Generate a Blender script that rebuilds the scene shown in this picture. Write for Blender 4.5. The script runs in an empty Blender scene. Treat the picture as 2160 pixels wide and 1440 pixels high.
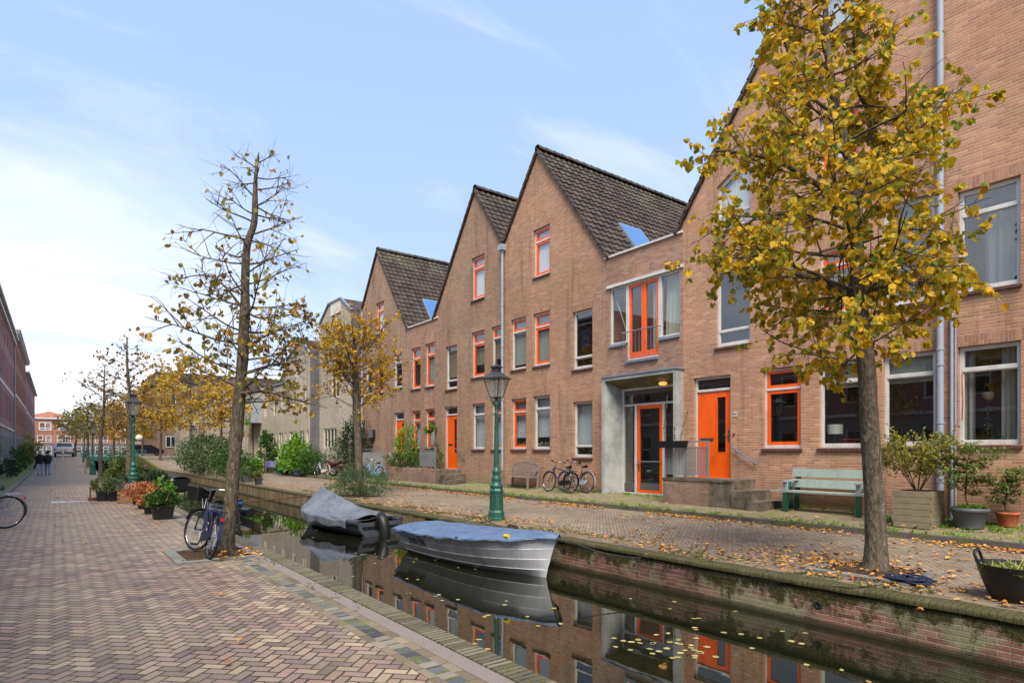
import bpy, math, random
from mathutils import Vector, Matrix, noise as mnoise
from mathutils.geometry import tessellate_polygon
R = math.radians
random.seed(7)
SC = bpy.context.scene
COL = SC.collection
# ---------------------------------------------------------------- survey
FOC, TH, HOR, EYE = 1286.0, R(36.8), 952.0, 1.6
CT, ST = math.cos(TH), math.sin(TH)
def wl(px, py, X):
    "a point measured in the photo that lies on the plane x = X -> (y, z)"
    t = (px - 1080) / FOC
    d = X / (t * CT + ST)
    return d * (CT - t * ST), EYE + (HOR - py) * d / FOC
def pt(px, py, d):
    t = (px - 1080) / FOC
    return Vector((d * (t * CT + ST), d * (CT - t * ST), EYE + (HOR - py) * d / FOC))
def slope_pt(px, py, y0, z0, k):
    "point on the roof plane z = z0 + k (y - y0)"
    t = (px - 1080) / FOC; v = (HOR - py) / FOC; b = CT - t * ST
    d = (EYE - z0 + k * y0) / (k * b - v)
    return Vector((d * (t * CT + ST), d * b, EYE + d * v))

# ---------------------------------------------------------------- node language
def lin(h):
    h = h.lstrip('#')
    o = []
    for i in (0, 2, 4):
        c = int(h[i:i+2], 16) / 255
        o.append(c / 12.92 if c <= .04045 else ((c + .055) / 1.055) ** 2.4)
    return (*o, 1)
class E:
    def __init__(s, g, k): s.g, s.k = g, k
    def _m(s, op, *a, **kw): return s.g.math(op, s, *a, **kw)
    def __add__(s, o): return s._m('ADD', o)
    __radd__ = __add__
    def __sub__(s, o): return s._m('SUBTRACT', o)
    def __rsub__(s, o): return s.g.math('SUBTRACT', o, s)
    def __mul__(s, o): return s._m('MULTIPLY', o)
    __rmul__ = __mul__
    def __truediv__(s, o): return s._m('DIVIDE', o)
    def floor(s): return s._m('FLOOR')
    def fract(s): return s._m('FRACT')
    def mod(s, n): return s._m('FLOORED_MODULO', n)
    def lt(s, o): return s._m('LESS_THAN', o)
    def gt(s, o): return s._m('GREATER_THAN', o)
    def min(s, o): return s._m('MINIMUM', o)
    def max(s, o): return s._m('MAXIMUM', o)
    def clamp(s): return s.g.math('ADD', s, 0, clamp=True)
    def mixv(s, a, b): return a + (b - a) * s if isinstance(a, E) else (b - a) * s + a
class G:
    def __init__(s, nt): s.nt = nt; s.nt.nodes.clear()
    def n(s, t, **kw):
        nd = s.nt.nodes.new(t)
        for k, v in kw.items(): setattr(nd, k, v)
        return nd
    def put(s, inp, v):
        if isinstance(v, E): s.nt.links.new(v.k, inp)
        elif v is not None: inp.default_value = v
    def math(s, op, *a, clamp=False):
        nd = s.n('ShaderNodeMath', operation=op, use_clamp=clamp)
        for i, v in enumerate(a): s.put(nd.inputs[i], v)
        return E(s, nd.outputs[0])
    def pos(s): return E(s, s.n('ShaderNodeNewGeometry').outputs['Position'])
    def isl(s): return E(s, s.n('ShaderNodeNewGeometry').outputs['Random Per Island'])
    def objv(s): return E(s, s.n('ShaderNodeTexCoord').outputs['Object'])
    def orand(s): return E(s, s.n('ShaderNodeObjectInfo').outputs['Random'])
    def xyz(s, v):
        nd = s.n('ShaderNodeSeparateXYZ'); s.put(nd.inputs[0], v)
        return [E(s, o) for o in nd.outputs]
    def vec(s, x, y, z=0.0):
        nd = s.n('ShaderNodeCombineXYZ')
        for i, v in enumerate((x, y, z)): s.put(nd.inputs[i], v)
        return E(s, nd.outputs[0])
    def vscale(s, v, sc):
        nd = s.n('ShaderNodeVectorMath', operation='MULTIPLY'); s.put(nd.inputs[0], v); nd.inputs[1].default_value = sc
        return E(s, nd.outputs[0])
    def noise(s, v, scale, detail=4, rough=.55, dist=0):
        nd = s.n('ShaderNodeTexNoise'); s.put(nd.inputs['Vector'], v)
        nd.inputs['Scale'].default_value = scale; nd.inputs['Detail'].default_value = detail
        nd.inputs['Roughness'].default_value = rough; nd.inputs['Distortion'].default_value = dist
        return E(s, nd.outputs[0])
    def voro(s, v, scale, feature='F1', out='Distance', rnd=1):
        nd = s.n('ShaderNodeTexVoronoi', feature=feature); s.put(nd.inputs['Vector'], v)
        nd.inputs['Scale'].default_value = scale; nd.inputs['Randomness'].default_value = rnd
        return E(s, nd.outputs[out])
    def white(s, v):
        nd = s.n('ShaderNodeTexWhiteNoise', noise_dimensions='3D'); s.put(nd.inputs['Vector'], v)
        return E(s, nd.outputs['Value'])
    def ramp(s, f, stops, interp='LINEAR'):
        nd = s.n('ShaderNodeValToRGB'); cr = nd.color_ramp; cr.interpolation = interp
        while len(cr.elements) < len(stops): cr.elements.new(.5)
        for e, (p, c) in zip(cr.elements, stops):
            e.position = p
            e.color = lin(c) if isinstance(c, str) else ((c, c, c, 1) if not isinstance(c, tuple) else c)
        s.put(nd.inputs[0], f)
        return E(s, nd.outputs[0])
    def sstep(s, f, a, b):
        nd = s.n('ShaderNodeMapRange', interpolation_type='SMOOTHSTEP'); s.put(nd.inputs[0], f)
        nd.inputs[1].default_value = a; nd.inputs[2].default_value = b
        return E(s, nd.outputs[0])
    def mix(s, f, a, b, mode='MIX'):
        nd = s.n('ShaderNodeMix', data_type='RGBA', blend_type=mode)
        s.put(nd.inputs[0], f)
        for i, v in ((6, a), (7, b)):
            s.put(nd.inputs[i], lin(v) if isinstance(v, str) else v)
        return E(s, nd.outputs[2])
    def scale(s, c, f):
        nd = s.n('ShaderNodeVectorMath', operation='SCALE'); s.put(nd.inputs[0], c); s.put(nd.inputs['Scale'], f)
        return E(s, nd.outputs[0])
    def bump(s, h, strength=.5, dist=.01):
        nd = s.n('ShaderNodeBump'); nd.inputs['Strength'].default_value = strength
        nd.inputs['Distance'].default_value = dist; s.put(nd.inputs['Height'], h)
        return E(s, nd.outputs[0])
    def out(s, sh, vol=False):
        o = s.n('ShaderNodeOutputMaterial'); s.nt.links.new(sh, o.inputs['Volume' if vol else 'Surface'])
    def pbr(s, col, rough=.8, bump=None, spec=.4, metal=0, **kw):
        nd = s.n('ShaderNodeBsdfPrincipled')
        s.put(nd.inputs['Base Color'], lin(col) if isinstance(col, str) else col)
        s.put(nd.inputs['Roughness'], rough); s.put(nd.inputs['Metallic'], metal)
        nd.inputs['Specular IOR Level'].default_value = spec
        for k, v in kw.items(): s.put(nd.inputs[k.replace('_', ' ')], v)
        if bump is not None: s.put(nd.inputs['Normal'], bump)
        s.out(nd.outputs[0]); return nd
M = {}
def material(name):
    def deco(fn):
        m = bpy.data.materials.new(name); m.use_nodes = True
        fn(G(m.node_tree)); M[name] = m
        return m
    return deco
def new_mat(name, fn):
    if name not in M: material(name)(fn)
    return M[name]

# ---- brick in a vertical wall (running bond), coordinates in metres
def brick_fn(cols, mortar, dirt=.5, soldier=False, bw=.22, bh=.0625, mossy=0, mort=.0095):
    def fn(g):
        P = g.pos(); x, y, z = g.xyz(P)
        u = x + y; v = z
        if soldier: u, v = z, x + y
        jit = g.noise(P, 1.1, 2) * .012
        v = v + jit
        rv = v / bh; row = rv.floor()
        uu = u / bw + row.mod(2) * .5 + (g.white(g.vec(row, 3.1, 0)) * .12)
        col = uu.floor(); fu = uu.fract() * bw; fv = rv.fract() * bh
        dm = fu.min(bw - fu).min(fv.min(bh - fv))
        dm = dm + (g.noise(P, 90, 2) - .5) * .006
        face = g.sstep(dm, mort * .45, mort)
        r = g.white(g.vec(col, row, 1.7))
        n = len(cols)
        c = g.ramp(r, [(i / (n - 1) if n > 1 else 0, k) for i, k in enumerate(cols)])
        fine = g.noise(P, 60, 5, .7)
        c = g.scale(c, fine * .5 + .75)
        big = g.noise(g.vscale(P, (1, 1, .55)), .55, 5, .62)
        c = g.mix(face, mortar, c)
        c = g.scale(c, 1 + (big - .5) * dirt)
        str_ = g.noise(g.vscale(P, (2.2, 2.2, .16)), 1.6, 5, .65)
        c = g.scale(c, 1 - g.sstep(str_, .52, .70) * .30)
        eff = g.sstep(g.noise(g.vscale(P, (1, 1, 1.6)), .9, 6, .72), .60, .72)
        c = g.mix(eff * .30, c, '#b8a898')
        c = g.mix(g.sstep(.95 - z + (g.noise(P, 1.5, 5, .7) - .5) * 1.0, .1, .7) * .38, c, '#7a6a58')
        c = g.mix(.13, c, '#8c8474')
        if mossy:
            mk = g.sstep(g.noise(P, 2.3, 6, .7) + (1.2 - z) * mossy, .55, .75)
            c = g.mix(mk * .6, c, '#5d5d35')
        c = g.mix(g.sstep(g.noise(P, .33, 5, .65), .42, .62) * .42, c, g.scale(c, .68))
        b = g.bump(face * .8 + fine * .35, .7, .006)
        g.pbr(c, .88, b, .25)
    return fn
TAN = ['#9c6f50', '#a87756', '#b68360', '#ae7955', '#c0916c', '#a27354', '#b2815c']
new_mat('brick_tan', brick_fn(TAN, '#b9a48e'))
VAR = {'a': ['#8a6a52', '#987356', '#a67f60', '#9c775c', '#b2886a', '#926d50', '#a17a5a'], 'c': ['#a87456', '#b58060', '#c48e6c', '#b87c5a', '#d09c74', '#ac785a', '#be8a66'], 'd': ['#8f6a52', '#9c7558', '#a88062', '#9a7458', '#b28c6c', '#926e55']}
for _k, _c in VAR.items(): new_mat('brick_tan_' + _k, brick_fn(_c, '#b9a48e' if _k != 'a' else '#a5937f'))
new_mat('brick_tan_soldier', brick_fn(['#a06a52', '#b27a5c', '#bd8b6b'], '#a89481', soldier=True))
new_mat('brick_link', brick_fn(['#8f6350', '#a47661', '#b18a70', '#9b7160'], '#a18a76'))
new_mat('brick_pink', brick_fn(['#85604f', '#9b7562', '#a88370', '#8e6c63'], '#9d8c80', mossy=.12))
new_mat('brick_beige', brick_fn(['#b0a28c', '#c0b29c', '#ccbfa6', '#b9ab94'], '#bdb2a0', .3))
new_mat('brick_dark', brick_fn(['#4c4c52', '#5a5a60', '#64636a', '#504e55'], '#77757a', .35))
new_mat('brick_purple', brick_fn(['#985f5c', '#a96a62', '#b3736a', '#8c5c5c'], '#ab9a96', .3))
new_mat('brick_red', brick_fn(['#a05a48', '#ac664f', '#964e3c'], '#a88c7c', .3))
new_mat('brick_grey', brick_fn(['#7c7878', '#8a8685', '#94908e'], '#a09c9a', .3))
new_mat('brick_brown', brick_fn(['#6f5244', '#7d5f4e', '#876a58'], '#8a7d72', .3))

# ---- right quay wall: old brick with moss, lichen and damp
@material('quay_brick')
def _(g):
    P = g.pos(); x, y, z = g.xyz(P)
    z2 = z + g.noise(P, 1.3, 2) * .03
    bh, bw = .058, .205
    rv = z2 / bh; row = rv.floor()
    uu = y / bw + row.mod(2) * .5; fu = uu.fract() * bw; fv = rv.fract() * bh
    dm = fu.min(bw - fu).min(fv.min(bh - fv)) + (g.noise(P, 45, 3) - .5) * .010
    face = g.sstep(dm, .003, .0075)
    c = g.ramp(g.white(g.vec(uu.floor(), row, 4)), [(0, '#6f4a40'), (.3, '#8e6152'), (.6, '#a07464'), (1, '#7c5a4e')])
    fine = g.noise(P, 40, 6, .75)
    c = g.scale(c, fine * 1.0 + .5)
    c = g.mix(face, g.scale(g.mix(.0, '#b0a292', '#b0a292'), g.noise(P, 12, 4) * .8 + .5), c)
    # grey-green lichen patches
    lich = g.sstep(g.noise(P, 1.5, 7, .74), .44, .60)
    c = g.mix(lich * .8, c, g.mix(g.noise(P, 9, 4), '#6d7150', '#a0a482'))
    c = g.mix(g.sstep(g.noise(g.vscale(P, (1, 1, 1.6)), 3.1, 6, .75), .54, .62) * .55, c, '#4a3c2e')
    # dark moss hanging from the coping, ragged
    drip = g.noise(g.vscale(P, (3, 2.4, 1.5)), 1.3, 7, .75)
    mk = g.sstep(z * 1.15 + drip * 1.5, .42, .56)
    mosscol = g.ramp(g.noise(P, 22, 5, .7), [(.3, '#241f10'), (.5, '#3f3a1c'), (.7, '#5e6322')])
    c = g.mix(mk * .95, c, mosscol)
    c = g.scale(c, 1 - g.sstep(g.noise(P, .8, 6, .7), .45, .62) * .35)
    # wet dark band with algae at the water line
    wb = g.sstep(z - (g.noise(P, 5, 3) - .5) * .05, -.405, -.50)
    c = g.mix(wb * .9, c, '#2c2c18')
    b = g.bump(face * .6 + fine * .5 + mk * g.noise(P, 60, 4) * 1.2, .9, .012)
    g.pbr(c, .85, b, .3)
@material('quay_concrete')
def _(g):
    P = g.pos(); x, y, z = g.xyz(P)
    st = g.noise(g.vscale(P, (1, 1.3, .7)), 1.9, 7, .72)
    c = g.ramp(st, [(.32, '#57482f'), (.48, '#75664a'), (.62, '#8c7d62'), (.78, '#9c9076')])
    rs = g.noise(g.vscale(P, (1, 9, .5)), 1.5, 4, .6)
    c = g.mix(g.sstep(rs, .56, .66) * .6, c, '#4c3820')
    c = g.scale(c, g.noise(P, 25, 5, .7) * .6 + .7)
    mk = g.sstep(z + g.noise(P, 3.2, 5, .7) * .45, .04, .26)
    c = g.mix(mk * .85, c, g.ramp(g.noise(P, 18, 4), [(.35, '#38360f'), (.65, '#6d6d2c')]))
    c = g.mix(g.sstep(z, -.42, -.5) * .8, c, '#2c2a16')
    g.pbr(c, .85, g.bump(g.noise(P, 14, 6, .7), .6, .02), .3)

# ---- herringbone paving; n-by-1 bricks laid at `ang` degrees
def herring_fn(cols, joint, w=.052, n=4, ang=45, wearscale=.6, moss=0.0, leafy=0):
    def fn(g):
        P = g.pos(); x, y, z = g.xyz(P)
        wob = (g.noise(P, 2.2, 2) - .5) * .03
        ca, sa = math.cos(R(ang)) / w, math.sin(R(ang)) / w
        a = (x + wob) * ca + y * sa; b = (y - wob) * ca - x * sa
        i = a.floor(); j = b.floor(); fa = a.fract(); fb = b.fract()
        m = (i - j).mod(2 * n)
        hor = m.lt(n - .5)
        q = m - n
        # brick-local coordinates
        ul = hor.mixv(q + 1 - fb, m + fa)           # along
        vl = hor.mixv(fa, fb)                       # across
        idx = hor.mixv(i, i - m); idy = hor.mixv(j + q, j)
        dm = ul.min(n - ul).min(vl.min(1 - vl))
        dm = dm + (g.noise(P, 70, 2) - .5) * .08
        r1 = g.white(g.vec(idx, idy, hor * 7.3 + 2)); r2 = g.white(g.vec(idy, idx, hor * 3.1 + 9))
        face = g.sstep(dm, .03, .115)
        k = len(cols)
        c = g.ramp(r1, [(q_ / (k - 1), cc) for q_, cc in enumerate(cols)])
        c = g.scale(c, r2 * .30 + .86)
        fine = g.noise(P, 55, 6, .75)
        c = g.scale(c, fine * .7 + .65)
        big = g.noise(P, wearscale, 6, .6)
        c = g.mix(g.sstep(big, .40, .60) * .62, c, g.scale(g.mix(.55, c, '#a0947a'), 1.0))
        c = g.mix(g.sstep(g.noise(P, .33, 5, .6), .50, .66) * .35, c, g.scale(c, .78))
        c = g.mix(g.sstep(g.noise(P, 2.6, 7, .8), .60, .70) * .45, c, '#7a7a58')
        c = g.scale(c, 1 + (g.noise(P, 1.9, 5, .65) - .5) * .55)
        jc = g.mix(g.sstep(g.noise(P, 1.2, 5, .7), .45, .6), joint, '#4c4a2c')
        c = g.mix(face, jc, c)
        if moss:
            mk = g.sstep(g.noise(P, 1.6, 7, .75), .60 - moss, .72 - moss)
            c = g.mix(mk * .8, c, g.ramp(g.noise(P, 30, 4), [(.3, '#4d4f26'), (.7, '#7c8040')]))
        tilt = r2 * .5
        g.pbr(c, g.noise(P, 6, 3) * .25 + .5, g.bump(face * 1.0 + fine * .35 + tilt * .6, .85, .007), .35)
    return fn
new_mat('paving_herringbone', herring_fn(['#65564b', '#857062', '#97826e', '#74615a', '#a6937a', '#8c7866', '#937468', '#7d6c64', '#6e5a5a'], '#1f1a16', w=.092, n=2, wearscale=.45))
new_mat('paving_far_street', herring_fn(['#75675a', '#857564', '#917f6c', '#7b6e64', '#9c8b76'], '#3f3830', w=.07, n=3, ang=45, moss=.0))
def course_fn(cols, joint, bw, bl, axis='y', moss=.3, mosscol=('#4d5124', '#8a8f45'), off=0, ju=.006):
    "rows of setts; bw along x, bl along y"
    def fn(g):
        P = g.pos(); x, y, z = g.xyz(P)
        wob = (g.noise(P, 6, 2) - .5) * .02
        ux = (x + wob + off) / bw; ix = ux.floor()
        uy = (y + wob) / bl + ix.mod(2) * .5; iy = uy.floor()
        fx = ux.fract() * bw; fy = uy.fract() * bl
        dm = fx.min(bw - fx).min(fy.min(bl - fy)) + (g.noise(P, 60, 3) - .5) * .006
        face = g.sstep(dm, ju * .3, ju)
        k = len(cols)
        r = g.white(g.vec(ix, iy, 5))
        c = g.ramp(r, [(q_ / (k - 1), cc) for q_, cc in enumerate(cols)])
        fine = g.noise(P, 70, 6, .75)
        c = g.scale(c, fine * .8 + .6)
        c = g.mix(face, joint, c)
        mk = g.sstep(g.noise(P, 2.3, 7, .72) + (1 - face) * .16, .70 - moss, .84 - moss)
        c = g.mix(mk * .85, c, g.ramp(g.noise(P, 45, 4), [(.3, mosscol[0]), (.7, mosscol[1])]))
        g.pbr(c, .8, g.bump(face + fine * .4 + mk * g.noise(P, 120, 3) * .8, .9, .01), .3)
    return fn
GREYB = ['#665a4c', '#80705e', '#8f806c', '#72675a']
new_mat('coping_left', course_fn(['#544e45', '#6f675a', '#7d7467'], '#1f1e10', .50, .064, moss=.17, mosscol=('#43421f', '#77753f'), off=.1, ju=.016))
new_mat('setts_dark', course_fn(['#3f4246', '#565a5e', '#6d6c6a', '#7d766c', '#8a857c'], '#34301f', .30, .135, moss=.16, ju=.02))
new_mat('brick_edge', course_fn(GREYB, '#34301f', .30, .205, moss=.14))
new_mat('coping_right', course_fn(['#4d463a', '#5f5646', '#6f654f'], '#26260f', .60, .065, moss=.34, mosscol=('#2e2f18', '#5c5a32')))
new_mat('pavement_brick', course_fn(['#776a58', '#8b7c66', '#98886f', '#6f6457'], '#4a4a2a', .052, .205, moss=.22, mosscol=('#5a612a', '#8d9346')))
new_mat('pavement_left', course_fn(['#7c705f', '#8b7e6a'], '#4a4a2a', .052, .205, moss=.34, mosscol=('#5c6630', '#8f9a50')))
new_mat('road_edge', course_fn(['#7c6b5a', '#8c7966', '#6c5e52'], '#3c3826', .105, .205, moss=.16))
@material('grit')
def _(g):
    P = g.pos()
    c = g.ramp(g.noise(P, 130, 4, .8), [(.34, '#4c4540'), (.52, '#857a74'), (.70, '#c0b4ae')])
    c = g.mix(g.sstep(g.noise(P, 1.4, 6, .7), .52, .68) * .75, c, '#75705a')
    g.pbr(c, .9, g.bump(g.noise(P, 160, 3), .8, .006), .3)
def rough_stone(a, b, sc=4, moss=0, rough=.8, bd=.006, spec=.35):
    def fn(g):
        P = g.pos()
        c = g.mix(g.sstep(g.noise(P, sc, 7, .7), .35, .65), a, b)
        c = g.scale(c, g.noise(P, sc * 14, 4, .75) * .5 + .75)
        if moss:
            c = g.mix(g.sstep(g.noise(P, 2.1, 7, .75), .66 - moss, .76 - moss) * .8, c,
                      g.ramp(g.noise(P, 30, 4), [(.3, '#3f4420'), (.7, '#73783a')]))
        g.pbr(c, rough, g.bump(g.noise(P, sc * 10, 6, .75), .6, bd), spec)
    return fn
new_mat('kerb_stone', rough_stone('#4a4740', '#68645a', 3, .18))
new_mat('kerb_left', rough_stone('#6b6a62', '#8b897f', 3, .1))
new_mat('concrete', rough_stone('#8a8c88', '#adafa9', 1.3))
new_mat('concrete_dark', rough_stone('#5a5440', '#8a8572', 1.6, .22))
new_mat('concrete_step', rough_stone('#4a4237', '#7a6f60', 2.6, .10))
new_mat('concrete_panel', rough_stone('#85847d', '#9b9a92', 1.5))
new_mat('soil', rough_stone('#3a2c22', '#5b4a3a', 9, .02, .95, .03, .1))
new_mat('ground_earth', rough_stone('#56524a', '#6b675d', .4, 0, .95))
new_mat('stone_slab', rough_stone('#66665f', '#85847a', 3, .08))
new_mat('tile_red', rough_stone('#8a5a48', '#a5705c', 1.5, 0, .8))
new_mat('terracotta', rough_stone('#9b5233', '#b96b45', 5, 0, .8))
new_mat('sill_brick', rough_stone('#4d3630', '#67483e', 8))
new_mat('slab_grey', rough_stone('#7c7c78', '#949490', 4))
new_mat('asphalt', rough_stone('#5a5856', '#66635f', 2))
def painted(c, rough=.4, dirt=.26, spec=.5, metal=0, bd=.0015, coat=0):
    def fn(g):
        P = g.pos()
        f = g.noise(g.vscale(P, (1, 1, .45)), 4.1, 6, .72)
        col = g.scale(g.mix(0.0, c, c), 1 - g.sstep(f, .42, .75) * dirt)
        col = g.scale(col, g.noise(P, 60, 3) * .08 + .96)
        kw = {'Coat_Weight': coat} if coat else {}
        g.pbr(col, g.noise(P, 8, 3) * .2 + (rough - .1), g.bump(g.noise(P, 35, 4), .25, bd), spec, metal, **kw)
    return fn
for k, c, r in (('paint_white', '#cfccc6', .45), ('paint_orange', '#f5600c', .38), ('paint_grey', '#9aa0a4', .45),
                ('zinc', '#9aa2ad', .5), ('plastic_black', '#17181a', .5), ('plastic_grey', '#3c4046', .55),
                ('paint_bench', '#93a095', .6), ('paint_bench_green', '#1f4a35', .5), ('lamp_green', '#2b5a4c', .4),
                ('lamp_top', '#3a3834', .45), ('rubber', '#121212', .7), ('saddle', '#161616', .55),
                ('hull_white', '#f4f4f4', .65), ('hull_dark', '#1a1c20', .35), ('hull_grey', '#4d5258', .4), ('rope', '#4a4234', .9), ('rope_blue', '#1c2540', .8),
                ('bike_navy', '#1b2140', .35), ('bike_black', '#1a1a1c', .35), ('bike_blue', '#7f9fc8', .35),
                ('bike_silver', '#9a9aa2', .35), ('bike_purple', '#2b2550', .35), ('burgundy', '#4a1220', .35), ('red_lens', '#b51208', .25),
                ('yellow', '#d8c020', .5), ('plate', '#d8a010', .5), ('cloth_dark', '#20202c', .9), ('denim', '#7390bc', .9), ('denim_light', '#a4b4d0', .9),
                ('skin', '#b98a72', .6), ('hair_grey', '#b8b2a6', .8), ('car_silver', '#a4a8ae', .3), ('bridge_teal', '#2d7068', .5),
                ('railing_dark', '#26282a', .5), ('railing_grey', '#7c8082', .45), ('text_black', '#15151a', .5), ('paint_cream', '#dcd3bc', .5),
                ('window_dark', '#23272c', .3), ('navy_cloth', '#4f5a94', .9), ('blue_plastic', '#2a62b8', .5),
                ('green_pot', '#1f6a58', .5), ('lampshade', '#c9cabf', .8), ('coral', '#c0402a', .6), ('lead', '#7b8794', .5),
                ('cable_orange', '#c85018', .5), ('pot_grey', '#565a60', .6), ('basket_black', '#141416', .55), ('pad_lilac', '#7a78b0', .7)):
    new_mat(k, painted(c, r))
new_mat('chrome', painted('#b8bcc0', .22, .1, .5, 1))
new_mat('brass', painted('#8a8478', .35, .1, .5, 1))
def wood_fn(a, b, ax=(1, 1, 8)):
    def fn(g):
        P = g.objv()
        c = g.ramp(g.noise(g.vscale(P, ax), 5, 6, .7, .4), [(.3, a), (.7, b)])
        c = g.scale(c, g.noise(P, 4, 3) * .4 + .8)
        g.pbr(c, .8, g.bump(g.noise(g.vscale(P, ax), 12, 5, .7), .5, .003), .3)
    return fn
new_mat('wood_grey', wood_fn('#6f6259', '#93857a', (8, 1, 8)))
new_mat('wood_planter', wood_fn('#756a54', '#958a70', (8, 1, 8)))
new_mat('wood_crate', wood_fn('#7a5636', '#a07a52', (1, 8, 8)))
new_mat('wood_brown', wood_fn('#5a3a24', '#754c30', (8, 8, 1)))
@material('roof_tile')
def _(g):
    P = g.pos(); x, y, z = g.xyz(P)
    r = g.white(g.vec((x / .30).floor(), (z / .26).floor(), 2))
    c = g.ramp(r, [(0, '#352c28'), (.5, '#443933'), (1, '#52463e')])
    c = g.scale(c, g.noise(P, 18, 5, .7) * .7 + .65)
    c = g.mix(g.sstep(g.noise(P, .9, 6, .7) + (z - 10.5) * .05, .56, .74) * .55, c, '#686750')
    g.pbr(c, .75, g.bump(g.noise(P, 45, 4), .4, .006), .35)
@material('bark')
def _(g):
    P = g.pos()
    Q = g.vscale(P, (1, 1, .35))
    n = g.noise(Q, 26, 7, .75, .6)
    c = g.ramp(n, [(.3, '#332b23'), (.46, '#564c3f'), (.6, '#776d5e'), (.75, '#999182')])
    c = g.mix(g.sstep(g.noise(P, 3.2, 6, .7), .55, .72) * .5, c, '#6c6a45')
    c = g.mix(g.sstep(g.noise(P, 30, 3, .6), .64, .7) * .6, c, '#a5a294')
    g.pbr(c, .9, g.bump(n + g.voro(Q, 28) * .6, 1.0, .02), .2)
def leaf_fn(cols, trans=.35, rough=.55, by='isl'):
    def fn(g):
        r = g.isl()
        k = len(cols)
        c = g.ramp(r, [(q / (k - 1), cc) for q, cc in enumerate(cols)])
        c = g.scale(c, g.noise(g.pos(), 28, 3) * .7 + .65)
        d = g.n('ShaderNodeBsdfPrincipled'); g.put(d.inputs['Base Color'], c); d.inputs['Roughness'].default_value = rough
        d.inputs['Specular IOR Level'].default_value = .3
        t = g.n('ShaderNodeBsdfTranslucent'); g.put(t.inputs['Color'], c)
        m = g.n('ShaderNodeMixShader'); m.inputs[0].default_value = trans
        g.nt.links.new(d.outputs[0], m.inputs[1]); g.nt.links.new(t.outputs[0], m.inputs[2])
        g.out(m.outputs[0])
    return fn
new_mat('leaf_gold', leaf_fn(['#a09e28', '#e4b020', '#b8a828', '#ecb824', '#98a030', '#f4c834', '#6c8638', '#d09a24', '#e0b426', '#b4aa2a', '#5f8036', '#d0a828'], .5))
new_mat('leaf_sparse', leaf_fn(['#8c9440', '#ac8c38', '#946430', '#bc9a3c', '#808e40', '#a87838'], .35))
new_mat('leaf_amber', leaf_fn(['#cc9a1c', '#d8a824', '#a8982c', '#e0b438', '#bc8020', '#94942c'], .45))
new_mat('leaf_yellow', leaf_fn(['#c4a040', '#dcb84c', '#a8983c', '#d4a23c', '#b88430'], .45))
new_mat('leaf_olive', leaf_fn(['#7d843c', '#9c9a44', '#ac9c3c', '#64743a'], .35))
new_mat('leaf_brown', leaf_fn(['#705434', '#8a683c', '#5e563e', '#94783c'], .25))
new_mat('leaf_green', leaf_fn(['#2c4a1c', '#3b5c22', '#4d7030', '#34501f'], .25))
new_mat('leaf_bright', leaf_fn(['#5a8420', '#6f9a2c', '#4a7a22', '#8ab03c'], .35))
new_mat('leaf_dark', leaf_fn(['#1e3218', '#2a4020', '#34492a', '#24382a'], .15))
new_mat('leaf_greygreen', leaf_fn(['#50603e', '#63734c', '#3f5233', '#76805c'], .2))
new_mat('leaf_pink', leaf_fn(['#b0604c', '#c47a5c', '#a8683c', '#b88a4a', '#96503f'], .3))
new_mat('leaf_rosemary', leaf_fn(['#3a5030', '#4c6640', '#5f7850', '#34482c'], .2))
new_mat('leaf_maple', leaf_fn(['#7c9c4c', '#90b05c', '#5c8440', '#8a7a3c', '#a4b86c'], .35))
new_mat('leaf_litter', leaf_fn(['#b8662c', '#d0944c', '#b07c44', '#dcb470', '#9c6c40', '#d49c40', '#c49a5c', '#8a5c34', '#d8a83c'], .1, .7))
new_mat('leaf_float', leaf_fn(['#a89c64', '#8c8444', '#b8ac78', '#a07c44'], .05, .7))
new_mat('leaf_drab', leaf_fn(['#3c4a20', '#56662c', '#6c7a34'], .25))  # dull olive-green leaf colours
new_mat('flower_pink', leaf_fn(['#c06a90', '#d890b0'], .3))
new_mat('flower_cream', leaf_fn(['#b0b070', '#c8c890'], .3))
@material('grass_blades')
def _(g):
    c = g.ramp(g.isl(), [(0, '#6f7a34'), (.5, '#8a9a3c'), (1, '#b8a844')])
    g.pbr(c, .7)
@material('glass')
def _(g):
    ge = g.n('ShaderNodeNewGeometry'); dp = g.n('ShaderNodeVectorMath', operation='DOT_PRODUCT')
    g.nt.links.new(ge.outputs['Incoming'], dp.inputs[0]); g.nt.links.new(ge.outputs['Normal'], dp.inputs[1])
    cs = 1 - g.math('ABSOLUTE', E(g, dp.outputs['Value'])); fr = g.math('POWER', cs, 4.0) * .85 + .14
    a = g.n('ShaderNodeBsdfTransparent'); a.inputs[0].default_value = (.86, .9, .88, 1)
    b = g.n('ShaderNodeBsdfGlossy'); b.inputs['Roughness'].default_value = .0; b.inputs[0].default_value = (.95, .97, 1, 1)
    m = g.n('ShaderNodeMixShader')
    bp = g.bump(g.noise(g.pos(), 1.3, 2), .05, .02); g.put(b.inputs['Normal'], bp)
    g.put(m.inputs[0], fr); g.nt.links.new(a.outputs[0], m.inputs[1]); g.nt.links.new(b.outputs[0], m.inputs[2])
    g.out(m.outputs[0])
@material('lamp_glass')
def _(g):
    a = g.n('ShaderNodeBsdfTransparent'); a.inputs[0].default_value = (.9, .9, .86, 1)
    b = g.n('ShaderNodeBsdfPrincipled'); b.inputs['Base Color'].default_value = (.5, .52, .45, 1); b.inputs['Roughness'].default_value = .25
    m = g.n('ShaderNodeMixShader'); m.inputs[0].default_value = .35
    g.nt.links.new(a.outputs[0], m.inputs[1]); g.nt.links.new(b.outputs[0], m.inputs[2])
    g.out(m.outputs[0])
@material('bottle_glass')
def _(g): g.pbr('#2a3a2a', .1, None, .5)
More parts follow.
